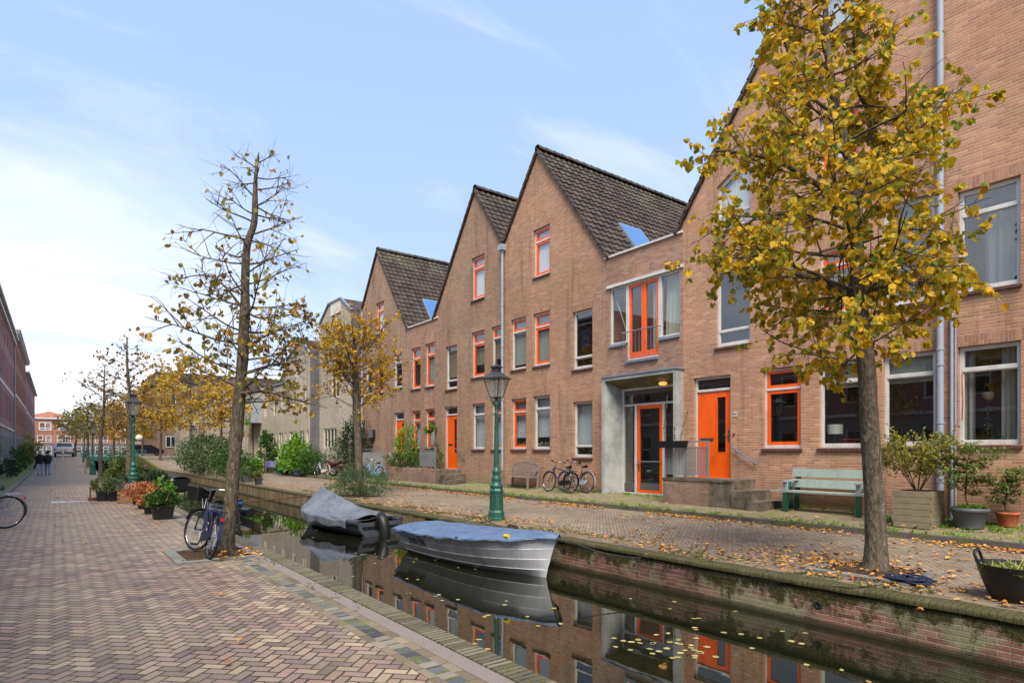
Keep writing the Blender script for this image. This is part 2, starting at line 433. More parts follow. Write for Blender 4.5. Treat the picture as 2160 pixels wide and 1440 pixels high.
@material('water')
def _(g):
    P = g.pos()
    n = g.noise(g.vscale(P, (1, .6, 1)), 3.2, 3, .5) + g.noise(P, .7, 2) * 1.5
    g.pbr(g.mix(g.noise(P, .8, 4), '#12140c', '#1c1d10'), .012, g.bump(n, .035, .02), .5, 0, IOR=2.8)
@material('skylight_glass')
def _(g): g.pbr('#4f7eb4', .12, None, .9, .15)
@material('room')
def _(g): g.pbr(g.mix(g.noise(g.pos(), 1.2, 3), '#45423e', '#6d665e'), .9)
def cloth_fn(col, freq=14, trans=.35, lace=0):
    def fn(g):
        P = g.pos()
        c = g.scale(g.mix(0.0, col, col), g.noise(g.vscale(P, (1, 9, .3)), 3, 4) * .5 + .72)
        d = g.n('ShaderNodeBsdfDiffuse'); g.put(d.inputs[0], c)
        t = g.n('ShaderNodeBsdfTranslucent'); g.put(t.inputs[0], c)
        m = g.n('ShaderNodeMixShader'); m.inputs[0].default_value = trans
        g.nt.links.new(d.outputs[0], m.inputs[1]); g.nt.links.new(t.outputs[0], m.inputs[2])
        g.out(m.outputs[0])
    return fn
new_mat('lace', cloth_fn('#d9dde0', trans=.25))
new_mat('drape', cloth_fn('#b9b7b0'))
new_mat('drape_cream', cloth_fn('#d6d6c2'))
new_mat('drape_grey', cloth_fn('#8d9096'))
new_mat('blind', cloth_fn('#b9bcae', trans=.15))
new_mat('blind_beige', cloth_fn('#a0957c', trans=.1))
new_mat('white_shade', cloth_fn('#f0eeea', trans=.05))
def tarp_fn(a, b):
    def fn(g):
        P = g.pos()
        n = g.noise(P, 2.4, 6, .65, .5); w = g.noise(g.vscale(P, (3.2, 1.1, 1)), 3.4, 4, .6, 1.2)
        c = g.ramp(n * .6 + w * .4, [(.32, a), (.66, b)])
        c = g.scale(c, g.noise(P, 60, 4, .7) * .3 + .85)
        g.pbr(c, .55, g.bump(w + g.noise(P, 14, 4) * .25, .55, .03), .4)
    return fn
new_mat('tarp_blue', tarp_fn('#46597a', '#667d99'))
new_mat('tarp_grey', tarp_fn('#4c5058', '#787c84'))
# ---------------------------------------------------------------- mesh building
def ortho(d):
    d = d.normalized()
    up = Vector((0, 0, 1)) if abs(d.z) < .93 else Vector((1, 0, 0))
    u = d.cross(up).normalized(); v = u.cross(d).normalized()
    return u, v
class MB:
    def __init__(s): s.v = []; s.f = []; s.sm = []
    def add(s, vs, fs, smooth=False):
        o = len(s.v); s.v += [tuple(p) for p in vs]
        s.f += [tuple(i + o for i in f) for f in fs]; s.sm += [smooth] * len(fs)
        return s
    def box(s, x0, x1, y0, y1, z0, z1):
        if x0 > x1: x0, x1 = x1, x0
        if y0 > y1: y0, y1 = y1, y0
        if z0 > z1: z0, z1 = z1, z0
        v = [(x, y, z) for x in (x0, x1) for y in (y0, y1) for z in (z0, z1)]
        return s.add(v, [(0, 1, 3, 2), (4, 6, 7, 5), (0, 4, 5, 1), (2, 3, 7, 6), (0, 2, 6, 4), (1, 5, 7, 3)])
    def bar(s, a, b, w, h=None, up=None):
        "rectangular bar from a to b"
        a, b = Vector(a), Vector(b); d = b - a; h = h or w
        if up is None: u, v = ortho(d)
        else:
            u = d.normalized().cross(Vector(up)).normalized(); v = u.cross(d.normalized())
        u = u * w / 2; v = v * h / 2
        vs = [p + i * u + j * v for p in (a, b) for i, j in ((-1, -1), (1, -1), (1, 1), (-1, 1))]
        return s.add(vs, [(3, 2, 1, 0), (4, 5, 6, 7), (0, 1, 5, 4), (1, 2, 6, 5), (2, 3, 7, 6), (3, 0, 4, 7)])
    def tube(s, pts, r, n=8, cap=True, smooth=True):
        pts = [Vector(p) for p in pts]; m = len(pts)
        rr = r if isinstance(r, (list, tuple)) else [r] * m
        vs = []; u = None
        for i, p in enumerate(pts):
            d = (pts[min(i + 1, m - 1)] - pts[max(i - 1, 0)])
            if d.length < 1e-9: d = Vector((0, 0, 1))
            d.normalize()
            if u is None: u, _ = ortho(d)
            u = (u - d * u.dot(d))
            if u.length < 1e-6: u, _ = ortho(d)
            u.normalize(); w = d.cross(u)
            for k in range(n):
                a = 2 * math.pi * k / n
                vs.append(p + (u * math.cos(a) + w * math.sin(a)) * rr[i])
        fs = [(i * n + k, i * n + (k + 1) % n, (i + 1) * n + (k + 1) % n, (i + 1) * n + k) for i in range(m - 1) for k in range(n)]
        s.add(vs, fs, smooth)
        if cap and n > 2:
            s.add([vs[k] for k in range(n)], [tuple(reversed(range(n)))]); s.add([vs[(m - 1) * n + k] for k in range(n)], [tuple(range(n))])
        return s
    def ring(s, c, axis, R_, r, n=28, k=6):
        c = Vector(c); u, v = ortho(Vector(axis)); ax = Vector(axis).normalized()
        vs = []
        for i in range(n):
            a = 2 * math.pi * i / n; d = u * math.cos(a) + v * math.sin(a)
            for j in range(k):
                b = 2 * math.pi * j / k
                vs.append(c + d * (R_ + r * math.cos(b)) + ax * r * math.sin(b))
        fs = [(i * k + j, ((i + 1) % n) * k + j, ((i + 1) % n) * k + (j + 1) % k, i * k + (j + 1) % k) for i in range(n) for j in range(k)]
        return s.add(vs, fs, True)
    def lathe(s, c, prof, n=16, smooth=True, rot=0.0, ax=None):
        cx, cy, cz = c; vs = []; m = len(prof)
        for (r, z) in prof:
            for k in range(n):
                a = 2 * math.pi * k / n + rot
                vs.append((cx + r * math.cos(a), cy + r * math.sin(a), cz + z))
        fs = [(i * n + k, i * n + (k + 1) % n, (i + 1) * n + (k + 1) % n, (i + 1) * n + k) for i in range(m - 1) for k in range(n)]
        s.add(vs, fs, smooth)
        if prof[0][0] > 1e-4: s.add(vs[:n], [tuple(reversed(range(n)))])
        if prof[-1][0] > 1e-4: s.add(vs[-n:], [tuple(range(n))])
        return s
    def ball(s, c, r, n=10, m=6, sq=(1, 1, 1)):
        vs = []; c = Vector(c)
        for i in range(m + 1):
            p = math.pi * i / m
            for k in range(n):
                a = 2 * math.pi * k / n
                vs.append(c + Vector((math.sin(p) * math.cos(a) * sq[0], math.sin(p) * math.sin(a) * sq[1], -math.cos(p) * sq[2])) * r)
        fs = [(i * n + k, i * n + (k + 1) % n, (i + 1) * n + (k + 1) % n, (i + 1) * n + k) for i in range(m) for k in range(n)]
        return s.add(vs, fs, True)
    def grid(s, fn, nu, nv, smooth=True, closed=False):
        vs = [fn(i / nu, j / nv) for i in range(nu + 1) for j in range(nv + 1)]
        fs = [(i * (nv + 1) + j, (i + 1) * (nv + 1) + j, (i + 1) * (nv + 1) + j + 1, i * (nv + 1) + j + 1) for i in range(nu) for j in range(nv)]
        return s.add(vs, fs, smooth)
    def prism(s, poly, fn0, fn1):
        n = len(poly); vs = [fn0(p) for p in poly] + [fn1(p) for p in poly]
        s.add(vs, [tuple(reversed(range(n))), tuple(range(n, 2 * n))] + [(i, (i + 1) % n, n + (i + 1) % n, n + i) for i in range(n)])
        return s
    def leaf(s, p, d, nrm, L, W, fold=.15):
        d = d.normalized(); w = d.cross(nrm)
        if w.length < 1e-4: w = ortho(d)[0]
        w.normalize(); n2 = w.cross(d)
        pts = [p, p + d * L * .22 + w * W * .44 + n2 * fold * W, p + d * L * .62 + w * W * .46 + n2 * fold * W, p + d * L,
               p + d * L * .62 - w * W * .46 + n2 * fold * W, p + d * L * .22 - w * W * .44 + n2 * fold * W]
        return s.add(pts, [(0, 1, 2, 3), (0, 3, 4, 5)])
    def blade(s, p, d, nrm, L, W):
        d = d.normalized(); w = d.cross(nrm)
        if w.length < 1e-4: w = ortho(d)[0]
        w = w.normalized() * W / 2
        return s.add([p - w, p + w, p + w * .7 + d * L * .6, p + d * L, p - w * .7 + d * L * .6], [(0, 1, 2, 3, 4)])
    def build(s, name, mat, parent=None, label=None, base=None):
        if not s.v: return None
        me = bpy.data.meshes.new(name)
        off = Vector((0, 0, 0))
        if parent is not None:
            r = parent
            while r.parent: r = r.parent
            off = Vector(r.location)
        else:
            xs = [v[0] for v in s.v]; ys = [v[1] for v in s.v]; zs = [v[2] for v in s.v]
            off = Vector(((min(xs) + max(xs)) / 2, (min(ys) + max(ys)) / 2, min(zs)))
        me.from_pydata([(v[0] - off.x, v[1] - off.y, v[2] - off.z) for v in s.v], [], s.f)
        me.polygons.foreach_set('use_smooth', s.sm)
        me.materials.append(M[mat] if isinstance(mat, str) else mat); me.update()
        o = bpy.data.objects.new(name, me); COL.objects.link(o)
        if parent is not None: o.parent = parent
        else: o.location = off
        if label: o['label'] = label
        return o
LABELS = set()
def tag(o, label, cat, group=None, kind=None):
    o['label'] = label; o['category'] = cat
    if group: o['group'] = group
    if kind: o['kind'] = kind
    return o
def thing(name, label, cat, loc=(0, 0, 0), group=None):
    o = bpy.data.objects.new(name, None); COL.objects.link(o); o.empty_display_size = .1
    o.location = loc
    return tag(o, label, cat, group)
def struct(name, mb, mat):
    o = mb.build(name, mat); o['kind'] = 'structure'; return o
def dup(root, loc, rz, label, scale=None, group=None):
    def cp(o, par):
        c = o.copy(); COL.objects.link(c)
        if par: c.parent = par
        for ch in list(o.children): cp(ch, c)
        return c
    c = cp(root, None); c.location = loc; c.rotation_euler = (0, 0, rz)
    if scale: c.scale = (scale,) * 3
    c['label'] = label
    if group: c['group'] = group
    return c
def place(root, loc, rz=0, tilt=None):
    root.location = loc; root.rotation_euler = (tilt[0] if tilt else 0, tilt[1] if tilt else 0, rz)
    return root
def rnd(a, b): return random.uniform(a, b)
def rvec():
    while True:
        v = Vector((rnd(-1, 1), rnd(-1, 1), rnd(-1, 1)))
        if .05 < v.length < 1: return v.normalized()

# ---------------------------------------------------------------- ground, canal
YN, YF = -9, 84
XF = 14.1                       # facade plane of the orange-framed houses
def zquay(x):                   # road and pavement fall gently from the facades to the canal
    if x <= 7.7: return 0.0
    if x <= 12.1: return (x - 7.7) / 4.4 * .05
    return .15 + (x - 12.1) / 2.0 * .15
def rise(y): return 0 if y < 60 else (1.05 * (1 - math.cos(math.pi * min(1, (y - 60) / 22))) / 2)
def strip(name, mat, x0, x1, y0, y1, z0=0.0, z1=None, ny=1, zr=True):
    z1 = z0 if z1 is None else z1
    ys = [y0] + [y for y in range(58, 84, 2) if y0 < y < y1] + [y1] if zr else [y0, y1]
    mb = MB()
    vs = []
    for y in ys:
        r = rise(y) if zr else 0
        vs += [(x0, y, z0 + r), (x1, y, z1 + r)]
    mb.add(vs, [(2 * i, 2 * i + 1, 2 * i + 3, 2 * i + 2) for i in range(len(ys) - 1)])
    return struct(name, mb, mat)
MB0 = MB()
MB0.add([(-900, -400, -1.6), (900, -400, -1.6), (900, 1600, -1.6), (-900, 1600, -1.6)], [(0, 1, 2, 3)])
struct('ground', MB0, 'ground_earth')
strip('street', 'paving_herringbone', -1.4, 2.10, YN, YF)
strip('street_edging', 'brick_edge', 2.10, 2.18, YN, YF)
strip('gutter', 'setts_dark', 2.18, 2.31, YN, YF)
strip('street_edging', 'brick_edge', 2.31, 2.40, YN, YF)
strip('grit_strip', 'grit', 2.40, 2.555, YN, YF)
mb = MB()
mb.box(2.555, 2.765, YN, 56, -.05, .012); struct('quay_coping', mb, 'coping_left')
mb = MB(); mb.box(2.56, 2.75, YN, YF, -1.5, -.05)
for yy in range(56, 84, 2): mb.add([(2.75, yy, -1.5), (2.75, yy + 2, -1.5), (2.75, yy + 2, rise(yy + 2)), (2.75, yy, rise(yy)), (2.56, yy + 2, rise(yy + 2)), (2.56, yy, rise(yy))], [(3, 2, 1, 0), (5, 4, 2, 3)])
struct('quay_wall', mb, 'quay_brick')
# left pavement with its kerb
mb = MB(); mb.box(-1.52, -1.4, YN, YF, -.2, .10); struct('kerb', mb, 'kerb_left')
strip('pavement', 'pavement_left', -3.3, -1.52, YN, 56, .115, .095, zr=False)
strip('pavement', 'pavement_left', -6, -1.52, 56, YF, .115, .095)
# water
mb = MB(); mb.add([(2.7, YN, -.52), (7.6, YN, -.52), (7.6, 140, -.52), (2.7, 140, -.52)], [(0, 1, 2, 3)])
struct('water', mb, 'water')
# right quay
YC = 13.6
mb = MB(); mb.box(7.45, 7.70, YN, YC, -1.5, -.06); struct('quay_wall', mb, 'quay_brick')
mb = MB(); mb.box(7.43, 7.70, YC + .002, 56, -1.5, -.06)
for yy in range(56, 84, 2): mb.add([(7.43, yy, -1.5), (7.43, yy + 2, -1.5), (7.43, yy + 2, rise(yy + 2)), (7.43, yy, rise(yy)), (7.70, yy + 2, rise(yy + 2)), (7.70, yy, rise(yy))], [(0, 1, 2, 3), (3, 2, 4, 5)])
struct('quay_wall', mb, 'quay_concrete')
mb = MB()
for (a, b) in ((YN, 56),):
    n = int((b - a) / .45)
    def cf(u, v):
        y = a + (b - a) * u; k = int(round(v * 5))
        x = (7.42, 7.41, 7.43, 7.52, 7.62, 7.705)[k]; z = (-.06, -.012, .006, .014, .012, .008)[k]
        q = mnoise.noise(Vector((x * 4, y * 3.1, 0)))
        return (x + q * .010 * (k < 4), y, z + q * .008)
    mb.grid(cf, n * 3, 5)
struct('quay_coping', mb, 'coping_right')
strip('quay_paving', 'road_edge', 7.70, 8.45, YN, YF, .004, zquay(8.45) + .004)
strip('road', 'paving_far_street', 8.45, 12.1, YN, YF, zquay(8.45), .05)
mb = MB(); mb.box(12.1, 12.23, YN, 56, -.2, .155); struct('kerb', mb, 'kerb_stone')
strip('pavement', 'pavement_brick', 12.23, 14.3, YN, YF, .158, .305)
# tree pit on the left quay
mb = MB()
def pit(cx, cy, hx, hy, z, w=.16):
    m = MB()
    m.box(cx - hx, cx + hx, cy - hy - w, cy - hy, z - .1, z + .018); m.box(cx - hx, cx + hx, cy + hy, cy + hy + w, z - .1, z + .018)
    m.box(cx - hx - w, cx - hx, cy - hy - w, cy + hy + w, z - .1, z + .021)
    struct('tree_pit_edge', m, 'stone_slab')
    s_ = MB()
    def f(u, v):
        x = cx - hx + 2 * hx * u; y = cy - hy + 2 * hy * v
        e = min(u, 1 - u, v, 1 - v)
        return (x, y, z + .006 + min(e * 2, .5) * .07 * (1 + mnoise.noise(Vector((x * 7, y * 7, 1)))))
    s_.grid(f, 24, 24); struct('tree_pit_soil', s_, 'soil')
pit(1.98, 10.45, .46, .55, 0.0)
pit(8.72, 3.62, .5, .5, zquay(8.7) + .004)
pit(8.6, 20.6, .6, .9, zquay(8.6) + .004)
# cross street and bridge at the end of the canal
mb = MB(); mb.box(-60, 2.74, 84, 104, -1.5, 1.05); mb.box(7.46, 90, 84, 104, -1.5, 1.05); mb.box(-60, 90, 104, 240, -1.5, .95)
struct('cross_street', mb, 'asphalt')
# ---------------------------------------------------------------- houses
def facade(mb, X, outer, holes, depth=.11):
    "brick sheet on x = X with openings and their reveals; outer/holes are lists of (y, z)"
    loops = [outer] + holes
    pts = [p for l in loops for p in l]
    tris = tessellate_polygon([[Vector((p[0], p[1], 0)) for p in l] for l in loops])
    mb.add([(X, p[0], p[1]) for p in pts], [tuple(t) for t in tris])
    for h in holes:
        n = len(h)
        mb.add([(X, *p) for p in h] + [(X + depth, *p) for p in h], [(i, (i + 1) % n, n + (i + 1) % n, n + i) for i in range(n)])
def rect(y0, y1, z0, z1): return [(y0, z0), (y1, z0), (y1, z1), (y0, z1)]
def border(mb, X, y0, y1, z0, z1, w, t, bot=None, top=None):
    b = w if bot is None else bot; tp = w if top is None else top
    mb.box(X, X + t, y0, y0 + w, z0, z1); mb.box(X, X + t, y1 - w, y1, z0, z1)
    mb.box(X + .001, X + t - .001, y0 + w, y1 - w, z0, z0 + b); mb.box(X + .001, X + t - .001, y0 + w, y1 - w, z1 - tp, z1)
def wavy(mb, X, y0, y1, z0, z1, amp=.025, per=.11, hem=0, pinch=None):
    n = max(8, int((y1 - y0) / per * 6))
    def f(u, v):
        y = y0 + (y1 - y0) * u; z = z0 + (z1 - z0) * v
        if hem and v == 0: z += hem * math.sin(u * 40) * .5
        a = amp * math.sin(2 * math.pi * (y - y0) / per + 1.5 * math.sin(y * 9))
        if pinch: y = y + pinch * (1 - v) ** 1.5 * (1 if pinch > 0 else 1)
        return (X + a * (.6 + .4 * (1 - v)), y, z)
    mb.grid(f, n, 4)
def window(house, X, y0, y1, z0, z1, kind='P', cur=None, sill=True, lintel=True, wallmat='brick_tan', poly=None):
    Xf = X + .085
    f = MB(); w = .055; wb = .075
    border(f, Xf, y0 + .004, y1 - .004, z0 + .004, z1 - .004, w, .07, bot=wb)
    H = z1 - z0
    zt = None
    if kind in 'OHT': zt = z1 - H * (.26 if kind != 'T' or H < 1.8 else .24); f.box(Xf - .008, Xf + .06, y0 + w, y1 - w, zt - .028, zt + .028)
    if kind == 'L': zt = z0 + H * .2; f.box(Xf - .01, Xf + .06, y0 + w, y1 - w, zt - .02, zt + .03)
    if kind == 'V': zt = None; f.box(Xf - .004, Xf + .06, (y0 + y1) / 2 - .03, (y0 + y1) / 2 + .03, z0 + wb, z1 - w)
    fr = f.build('window', 'paint_white', house)
    s_ = MB(); s2 = MB(); gp = Xf + .04
    if kind in 'OH':
        border(s_, Xf + .012, y0 + w, y1 - w, zt + .028, z1 - w, .075, .05)
    if kind == 'O':
        border(s_, Xf + .012, y0 + w, y1 - w, z0 + wb, zt - .028, .085, .05)
    if kind in 'LT':
        a, b = (z0 + wb, zt - .02) if kind == 'L' else (zt + .028, z1 - w)
        border(s2, Xf + .01, y0 + w, y1 - w, a, b, .028, .04)
        a, b = (zt + .03, z1 - w) if kind == 'L' else (z0 + wb, zt - .028)
        border(s2, Xf + .02, y0 + w, y1 - w, a, b, .022, .03)
    s_.build('sash', 'paint_orange', fr); s2.build('sash', 'paint_white', fr)
    MB().add([(gp, y0 + .03, z0 + .03), (gp, y0 + .03, z1 - .03), (gp, y1 - .03, z1 - .03), (gp, y1 - .03, z0 + .03)], [(0, 1, 2, 3)]).build('pane', 'glass', fr)
    Xc = X + .27
    c = MB()
    if cur == 'lace':
        wavy(c, Xc, y0 - .05, y1 + .05, z0 + H * .23, z1 + .05, .018, .075, hem=.03); c.build('curtain', 'lace', fr)
        d = MB()
        for k in range(9):
            yy = y0 + .08 + (y1 - y0 - .16) * k / 8
            for _ in range(6):
                p = Vector((Xc - .06 + rnd(-.03, .03), yy + rnd(-.05, .05), z0 + .10 + rnd(0, .14)))
                d.leaf(p, rvec() + Vector((0, 0, .8)), rvec(), rnd(.05, .09), .04)
        d.build('houseplant', 'flower_cream' if random.random() < .5 else 'leaf_greygreen', fr)
    elif cur == 'lacefull': wavy(c, Xc, y0 - .05, y1 + .05, z0 + .08, z1 + .05, .018, .075); c.build('curtain', 'lace', fr)
    elif cur in ('blind', 'beige'):
        def f2(u, v): return (Xc - .05, y0 - .03 + (y1 - y0 + .06) * u, z0 + H * (.10 if cur == 'blind' else .28) + (z1 - z0) * v)
        c.grid(f2, 1, 1); c.build('blind', 'blind' if cur == 'blind' else 'blind_beige', fr)
    elif cur == 'white':
        def f2(u, v): return (Xc - .08, y0 - .03 + (y1 - y0 + .06) * u, z0 + .05 + (z1 - z0) * v)
        c.grid(f2, 1, 1); c.build('blind', 'white_shade', fr)
    elif cur == 'half':
        for k in range(4):
            zz = z1 - H * (.17 + .03 * k) - .03
            c.box(Xc - .06 - .01 * k, Xc - .04 - .01 * k, y0 - .03, y1 + .03, zz, z1 + .03 if k == 0 else zz + .05)
        c.box(Xc - .05, Xc - .045, y0 - .03, y1 + .03, z1 - H * .31, z1)
        c.build('blind', 'blind', fr)
    elif cur == 'drapes':
        wavy(c, Xc, y0 - .05, y0 + (y1 - y0) * .36, z0 + .05, z1 + .05, .03, .12); wavy(c, Xc, y1 - (y1 - y0) * .22, y1 + .05, z0 + .05, z1 + .05, .03, .12)
        c.build('curtain', 'drape', fr)
    elif cur == 'greydrape':
        wavy(c, Xc, y0 - .05, y0 + (y1 - y0) * .62, z0 + .05, z1 - H * .2, .03, .12); c.build('curtain', 'drape_grey', fr)
    elif cur == 'cream':
        wavy(c, Xc - .06, y0, y1 - .12, z0 + .12, z1 + .02, .03, .13, pinch=-.08 if False else .06); c.build('curtain', 'drape_cream', fr)
    if sill:
        sb = MB(); n = max(3, int((y1 - y0 + .06) / .105))
        ww = (y1 - y0 + .06) / n
        for k in range(n):
            a = y0 - .03 + k * ww
            sb.add([(X - .055, a + .003, z0 - .075), (X - .055, a + ww - .003, z0 - .075), (X - .055, a + ww - .003, z0 - .02), (X - .055, a + .003, z0 - .02),
                    (Xf + .01, a + .003, z0 - .075), (Xf + .01, a + ww - .003, z0 - .075), (Xf + .01, a + ww - .003, z0 + .006), (Xf + .01, a + .003, z0 + .006)],
                   [(0, 1, 2, 3), (4, 7, 6, 5), (0, 4, 5, 1), (3, 2, 6, 7), (0, 3, 7, 4), (1, 5, 6, 2)])
        sb.build('sill', 'sill_brick', fr)
    if lintel:
        MB().add([(X - .003, y0 - .05, z1), (X - .003, y1 + .05, z1), (X - .003, y1 + .05, z1 + .215), (X - .003, y0 - .05, z1 + .215)], [(0, 3, 2, 1)]).build('lintel', 'brick_tan_soldier', fr)
    return fr
def tiles(mb, x0, x1, ye, ze, yr, zr):
    "pantiled slope; x runs along the ridge, (ye, ze) eave, (yr, zr) ridge"
    L = math.hypot(yr - ye, zr - ze); n = max(1, round(L / .31)); sy, sz = (yr - ye) / L, (zr - ze) / L
    ny, nz = (-sz, sy) if sy > 0 else (sz, -sy)
    if nz < 0: ny, nz = -ny, -nz
    m = max(1, round((x1 - x0) / .29)); K = 7; rows = []
    cols = [(i / K) for i in range(m * K + 1)]
    def prof(t):
        a = t % 1.0
        return .03 * math.sin(2 * math.pi * a) + (.02 if a > .5 else 0) * math.sin(math.pi * (a - .5) * 2)
    for k in range(n):
        for (s_, lift) in ((k * L / n, .055), ((k + 1) * L / n + .0, .012)):
            rows.append([(x0 + (x1 - x0) * c / m, ye + sy * s_ + ny * (prof(c) + lift), ze + sz * s_ + nz * (prof(c) + lift)) for c in cols])
    W = len(cols); vs = [p for r in rows for p in r]
    fs = [(r * W + c, r * W + c + 1, (r + 1) * W + c + 1, (r + 1) * W + c) for r in range(len(rows) - 1) for c in range(W - 1)]
    mb.add(vs, fs, False)
    # stepped verge tiles on the gable
    for k in range(n):
        s0 = k * L / n; s1 = (k + 1) * L / n + .03
        a = Vector((x0 - .02, ye + sy * s0 + ny * .02, ze + sz * s0 + nz * .02)); b = Vector((x0 - .02, ye + sy * s1 - ny * .01, ze + sz * s1 - nz * .01))
        mb.bar(a, b, .09, .10, up=(0, ny, nz))
def ridge(mb, x0, x1, y, z):
    n = round((x1 - x0) / .38)
    for k in range(n):
        a = x0 + (x1 - x0) * k / n; b = x0 + (x1 - x0) * (k + 1) / n + .03
        vs = []
        for (x, r) in ((a, .135), (b, .115)):
            for j in range(7):
                t = math.pi * (j / 6) * 1.1 - .05 * math.pi
                vs.append((x, y + r * math.cos(t), z - .03 + r * math.sin(t)))
        mb.add(vs, [(j, j + 1, 8 + j, 7 + j) for j in range(6)], True)
SL = 1.352; ZE = 7.74; ZA = 12.58; XB = 23.5
def W(px0, px1, pt_, pb):
    "opening measured in the photo: left px, right px, top and bottom py on the left jamb -> (y0, y1, z0, z1)"
    yl, zt = wl(px0, pt_, XF); _, zb = wl(px0, pb, XF); yr, _ = wl(px1, pt_, XF)
    return (yr, yl, zb, zt)
def house(label, y0, y1, outer, opens, wallmat, X=XF, name='brick_house', slopes=(), rdg=None, ext=None, sides=True, flat=None, base=.3, xb=XB, skip_body=False):
    h = thing(name, label, 'house', (X, (y0 + y1) / 2, base)); ya_, yb_ = min(p[0] for p in outer), max(p[0] for p in outer)
    mb = MB(); holes = [o['poly'] if 'poly' in o else rect(*o['r']) for o in opens]
    facade(mb, X, outer, holes)
    # side and back walls, stopping 4 mm short of the neighbour
    zl = [z for (y, z) in outer if abs(y - y0) < .01]; zr_ = [z for (y, z) in outer if abs(y - y1) < .01]
    e = .004
    za, zb = max(zl), max(zr_)
    mb.add([(X, y0 + e, -.1), (xb, y0 + e, -.1), (xb, y0 + e, za - .05), (X, y0 + e, za - .05)], [(0, 1, 2, 3)])
    mb.add([(X, y1 - e, -.1), (xb, y1 - e, -.1), (xb, y1 - e, zb - .05), (X, y1 - e, zb - .05)], [(3, 2, 1, 0)])
    loop = [Vector((p[0], p[1], 0)) for p in outer]
    mb.add([(xb, p[0], p[1]) for p in outer], [tuple(reversed(t)) for t in tessellate_polygon([loop])])
    mb.build('wall', wallmat, h)
    rm = MB(); rm.box(X + 1.6, X + 1.7, y0 + .03, y1 - .03, 0, 7.35)
    for zf in (.62, 3.62, 6.62): rm.box(X + .3, X + 1.6, y0 + .03, y1 - .03, zf - .25, zf)
    rm.build('inner_wall', 'room', h)
    for o in opens:
        if o.get('kind') == 'D': door(h, X, *o['r'], **o.get('kw', {}))
        elif o.get('kind') == 'X': pass
        else: window(h, X, *o['r'], o.get('kind', 'P'), o.get('cur'), lintel=o.get('lintel', True), sill=o.get('sill', True))
    if slopes:
        rf = MB()
        for sl in slopes: tiles(rf, X - .03, xb, *sl)
        r = rf.build('roof', 'roof_tile', h)
        if rdg:
            rb = MB(); ridge(rb, X - .05, xb, *rdg); rb.build('ridge', 'roof_tile', r)
    if flat:
        fb = MB(); fb.box(X + .25, xb, y0 + .01, y1 - .01, flat - .35, flat - .25); fb.build('roof', 'asphalt', h)
        tb = MB(); tb.box(X - .06, X + .26, y0 + .0, y1 - .0, flat, flat + .055); tb.build('roof_trim', 'paint_white', h)
    return h
def door(h, X, y0, y1, z0, z1, zt=None, glass='strip', number=None):
    Xf = X + .085; w = .06
    f = MB(); f.box(Xf, Xf + .08, y0 + .004, y0 + w, z0, z1 - .004); f.box(Xf, Xf + .08, y1 - w, y1 - .004, z0, z1 - .004)
    f.box(Xf + .001, Xf + .079, y0 + w, y1 - w, z1 - w, z1 - .004); zt = zt or z1 - .36
    f.box(Xf - .012, Xf + .079, y0 + w, y1 - w, zt - .03, zt + .035); f.box(Xf - .02, Xf + .079, y0 + w, y1 - w, z0 - .03, z0 + .02)
    fr = f.build('door_frame', 'paint_white', h)
    MB().add([(Xf + .04, y0 + w, zt), (Xf + .04, y0 + w, z1 - w), (Xf + .04, y1 - w, z1 - w), (Xf + .04, y1 - w, zt)], [(0, 1, 2, 3)]).build('pane', 'glass', fr)
    # leaf with a tall narrow light on the near (latch) side
    a, b = y0 + w + .005, y1 - w - .005; c, d = z0 + .025, zt - .035; Wd = b - a; Hd = d - c
    ga, gb = a + Wd * .14, a + Wd * .40; gc, gd = c + Hd * .30, c + Hd * .93
    l = MB(); X0, X1 = Xf + .02, Xf + .065
    l.box(X0, X1, a, ga, c, d); l.box(X0, X1, gb, b, c, d); l.box(X0, X1, ga, gb, c, gc); l.box(X0, X1, ga, gb, gd, d)
    lb = .018
    for (p, q, r_, s_) in ((ga - lb, ga + .006, gc - lb, gd + lb), (gb - .006, gb + lb, gc - lb, gd + lb)): l.box(X0 - .008, X0 - .001, p, q, r_, s_)
    for (r_, s_) in ((gc - lb, gc + .006), (gd - .006, gd + lb)): l.box(X0 - .0075, X0 - .0012, ga + .006, gb - .006, r_, s_)
    l.box(X0 - .012, X0 - .002, a + .01, b - .01, c, c + .05)
    dr = l.build('door', 'paint_orange', h)
    MB().add([(X0 + .02, ga, gc), (X0 + .02, ga, gd), (X0 + .02, gb, gd), (X0 + .02, gb, gc)], [(0, 1, 2, 3)]).build('pane', 'glass', dr)
    k = MB(); k.box(X0 - .012, X0 - .001, a + .03, a + .075, c + Hd * .42, c + Hd * .55); k.tube([(X0 - .05, a + .05, c + Hd * .5), (X0 - .05, a + .16, c + Hd * .5)], .011); k.tube([(X0, a + .05, c + Hd * .5), (X0 - .05, a + .05, c + Hd * .5)], .01)
    k.build('handle', 'chrome', dr)
    m = MB(); m.box(X0 - .014, X0 - .001, a + Wd * .52, b - .09, c + Hd * .435, c + Hd * .465); m.box(X0 - .02, X0 - .014, a + Wd * .56, b - .13, c + Hd * .443, c + Hd * .457)
    m.build('letter_slot', 'chrome', dr)
def O(px0, px1, t, b, kind, cur=None, **kw): return dict(r=W(px0, px1, t, b), kind=kind, cur=cur, **kw)
# ---- gable footprints along the street (y) and their windows
yA, yB, yD, yV = 21.41, 17.26, 31.1, 19.36
zv = ZA - SL * (yV - yB)
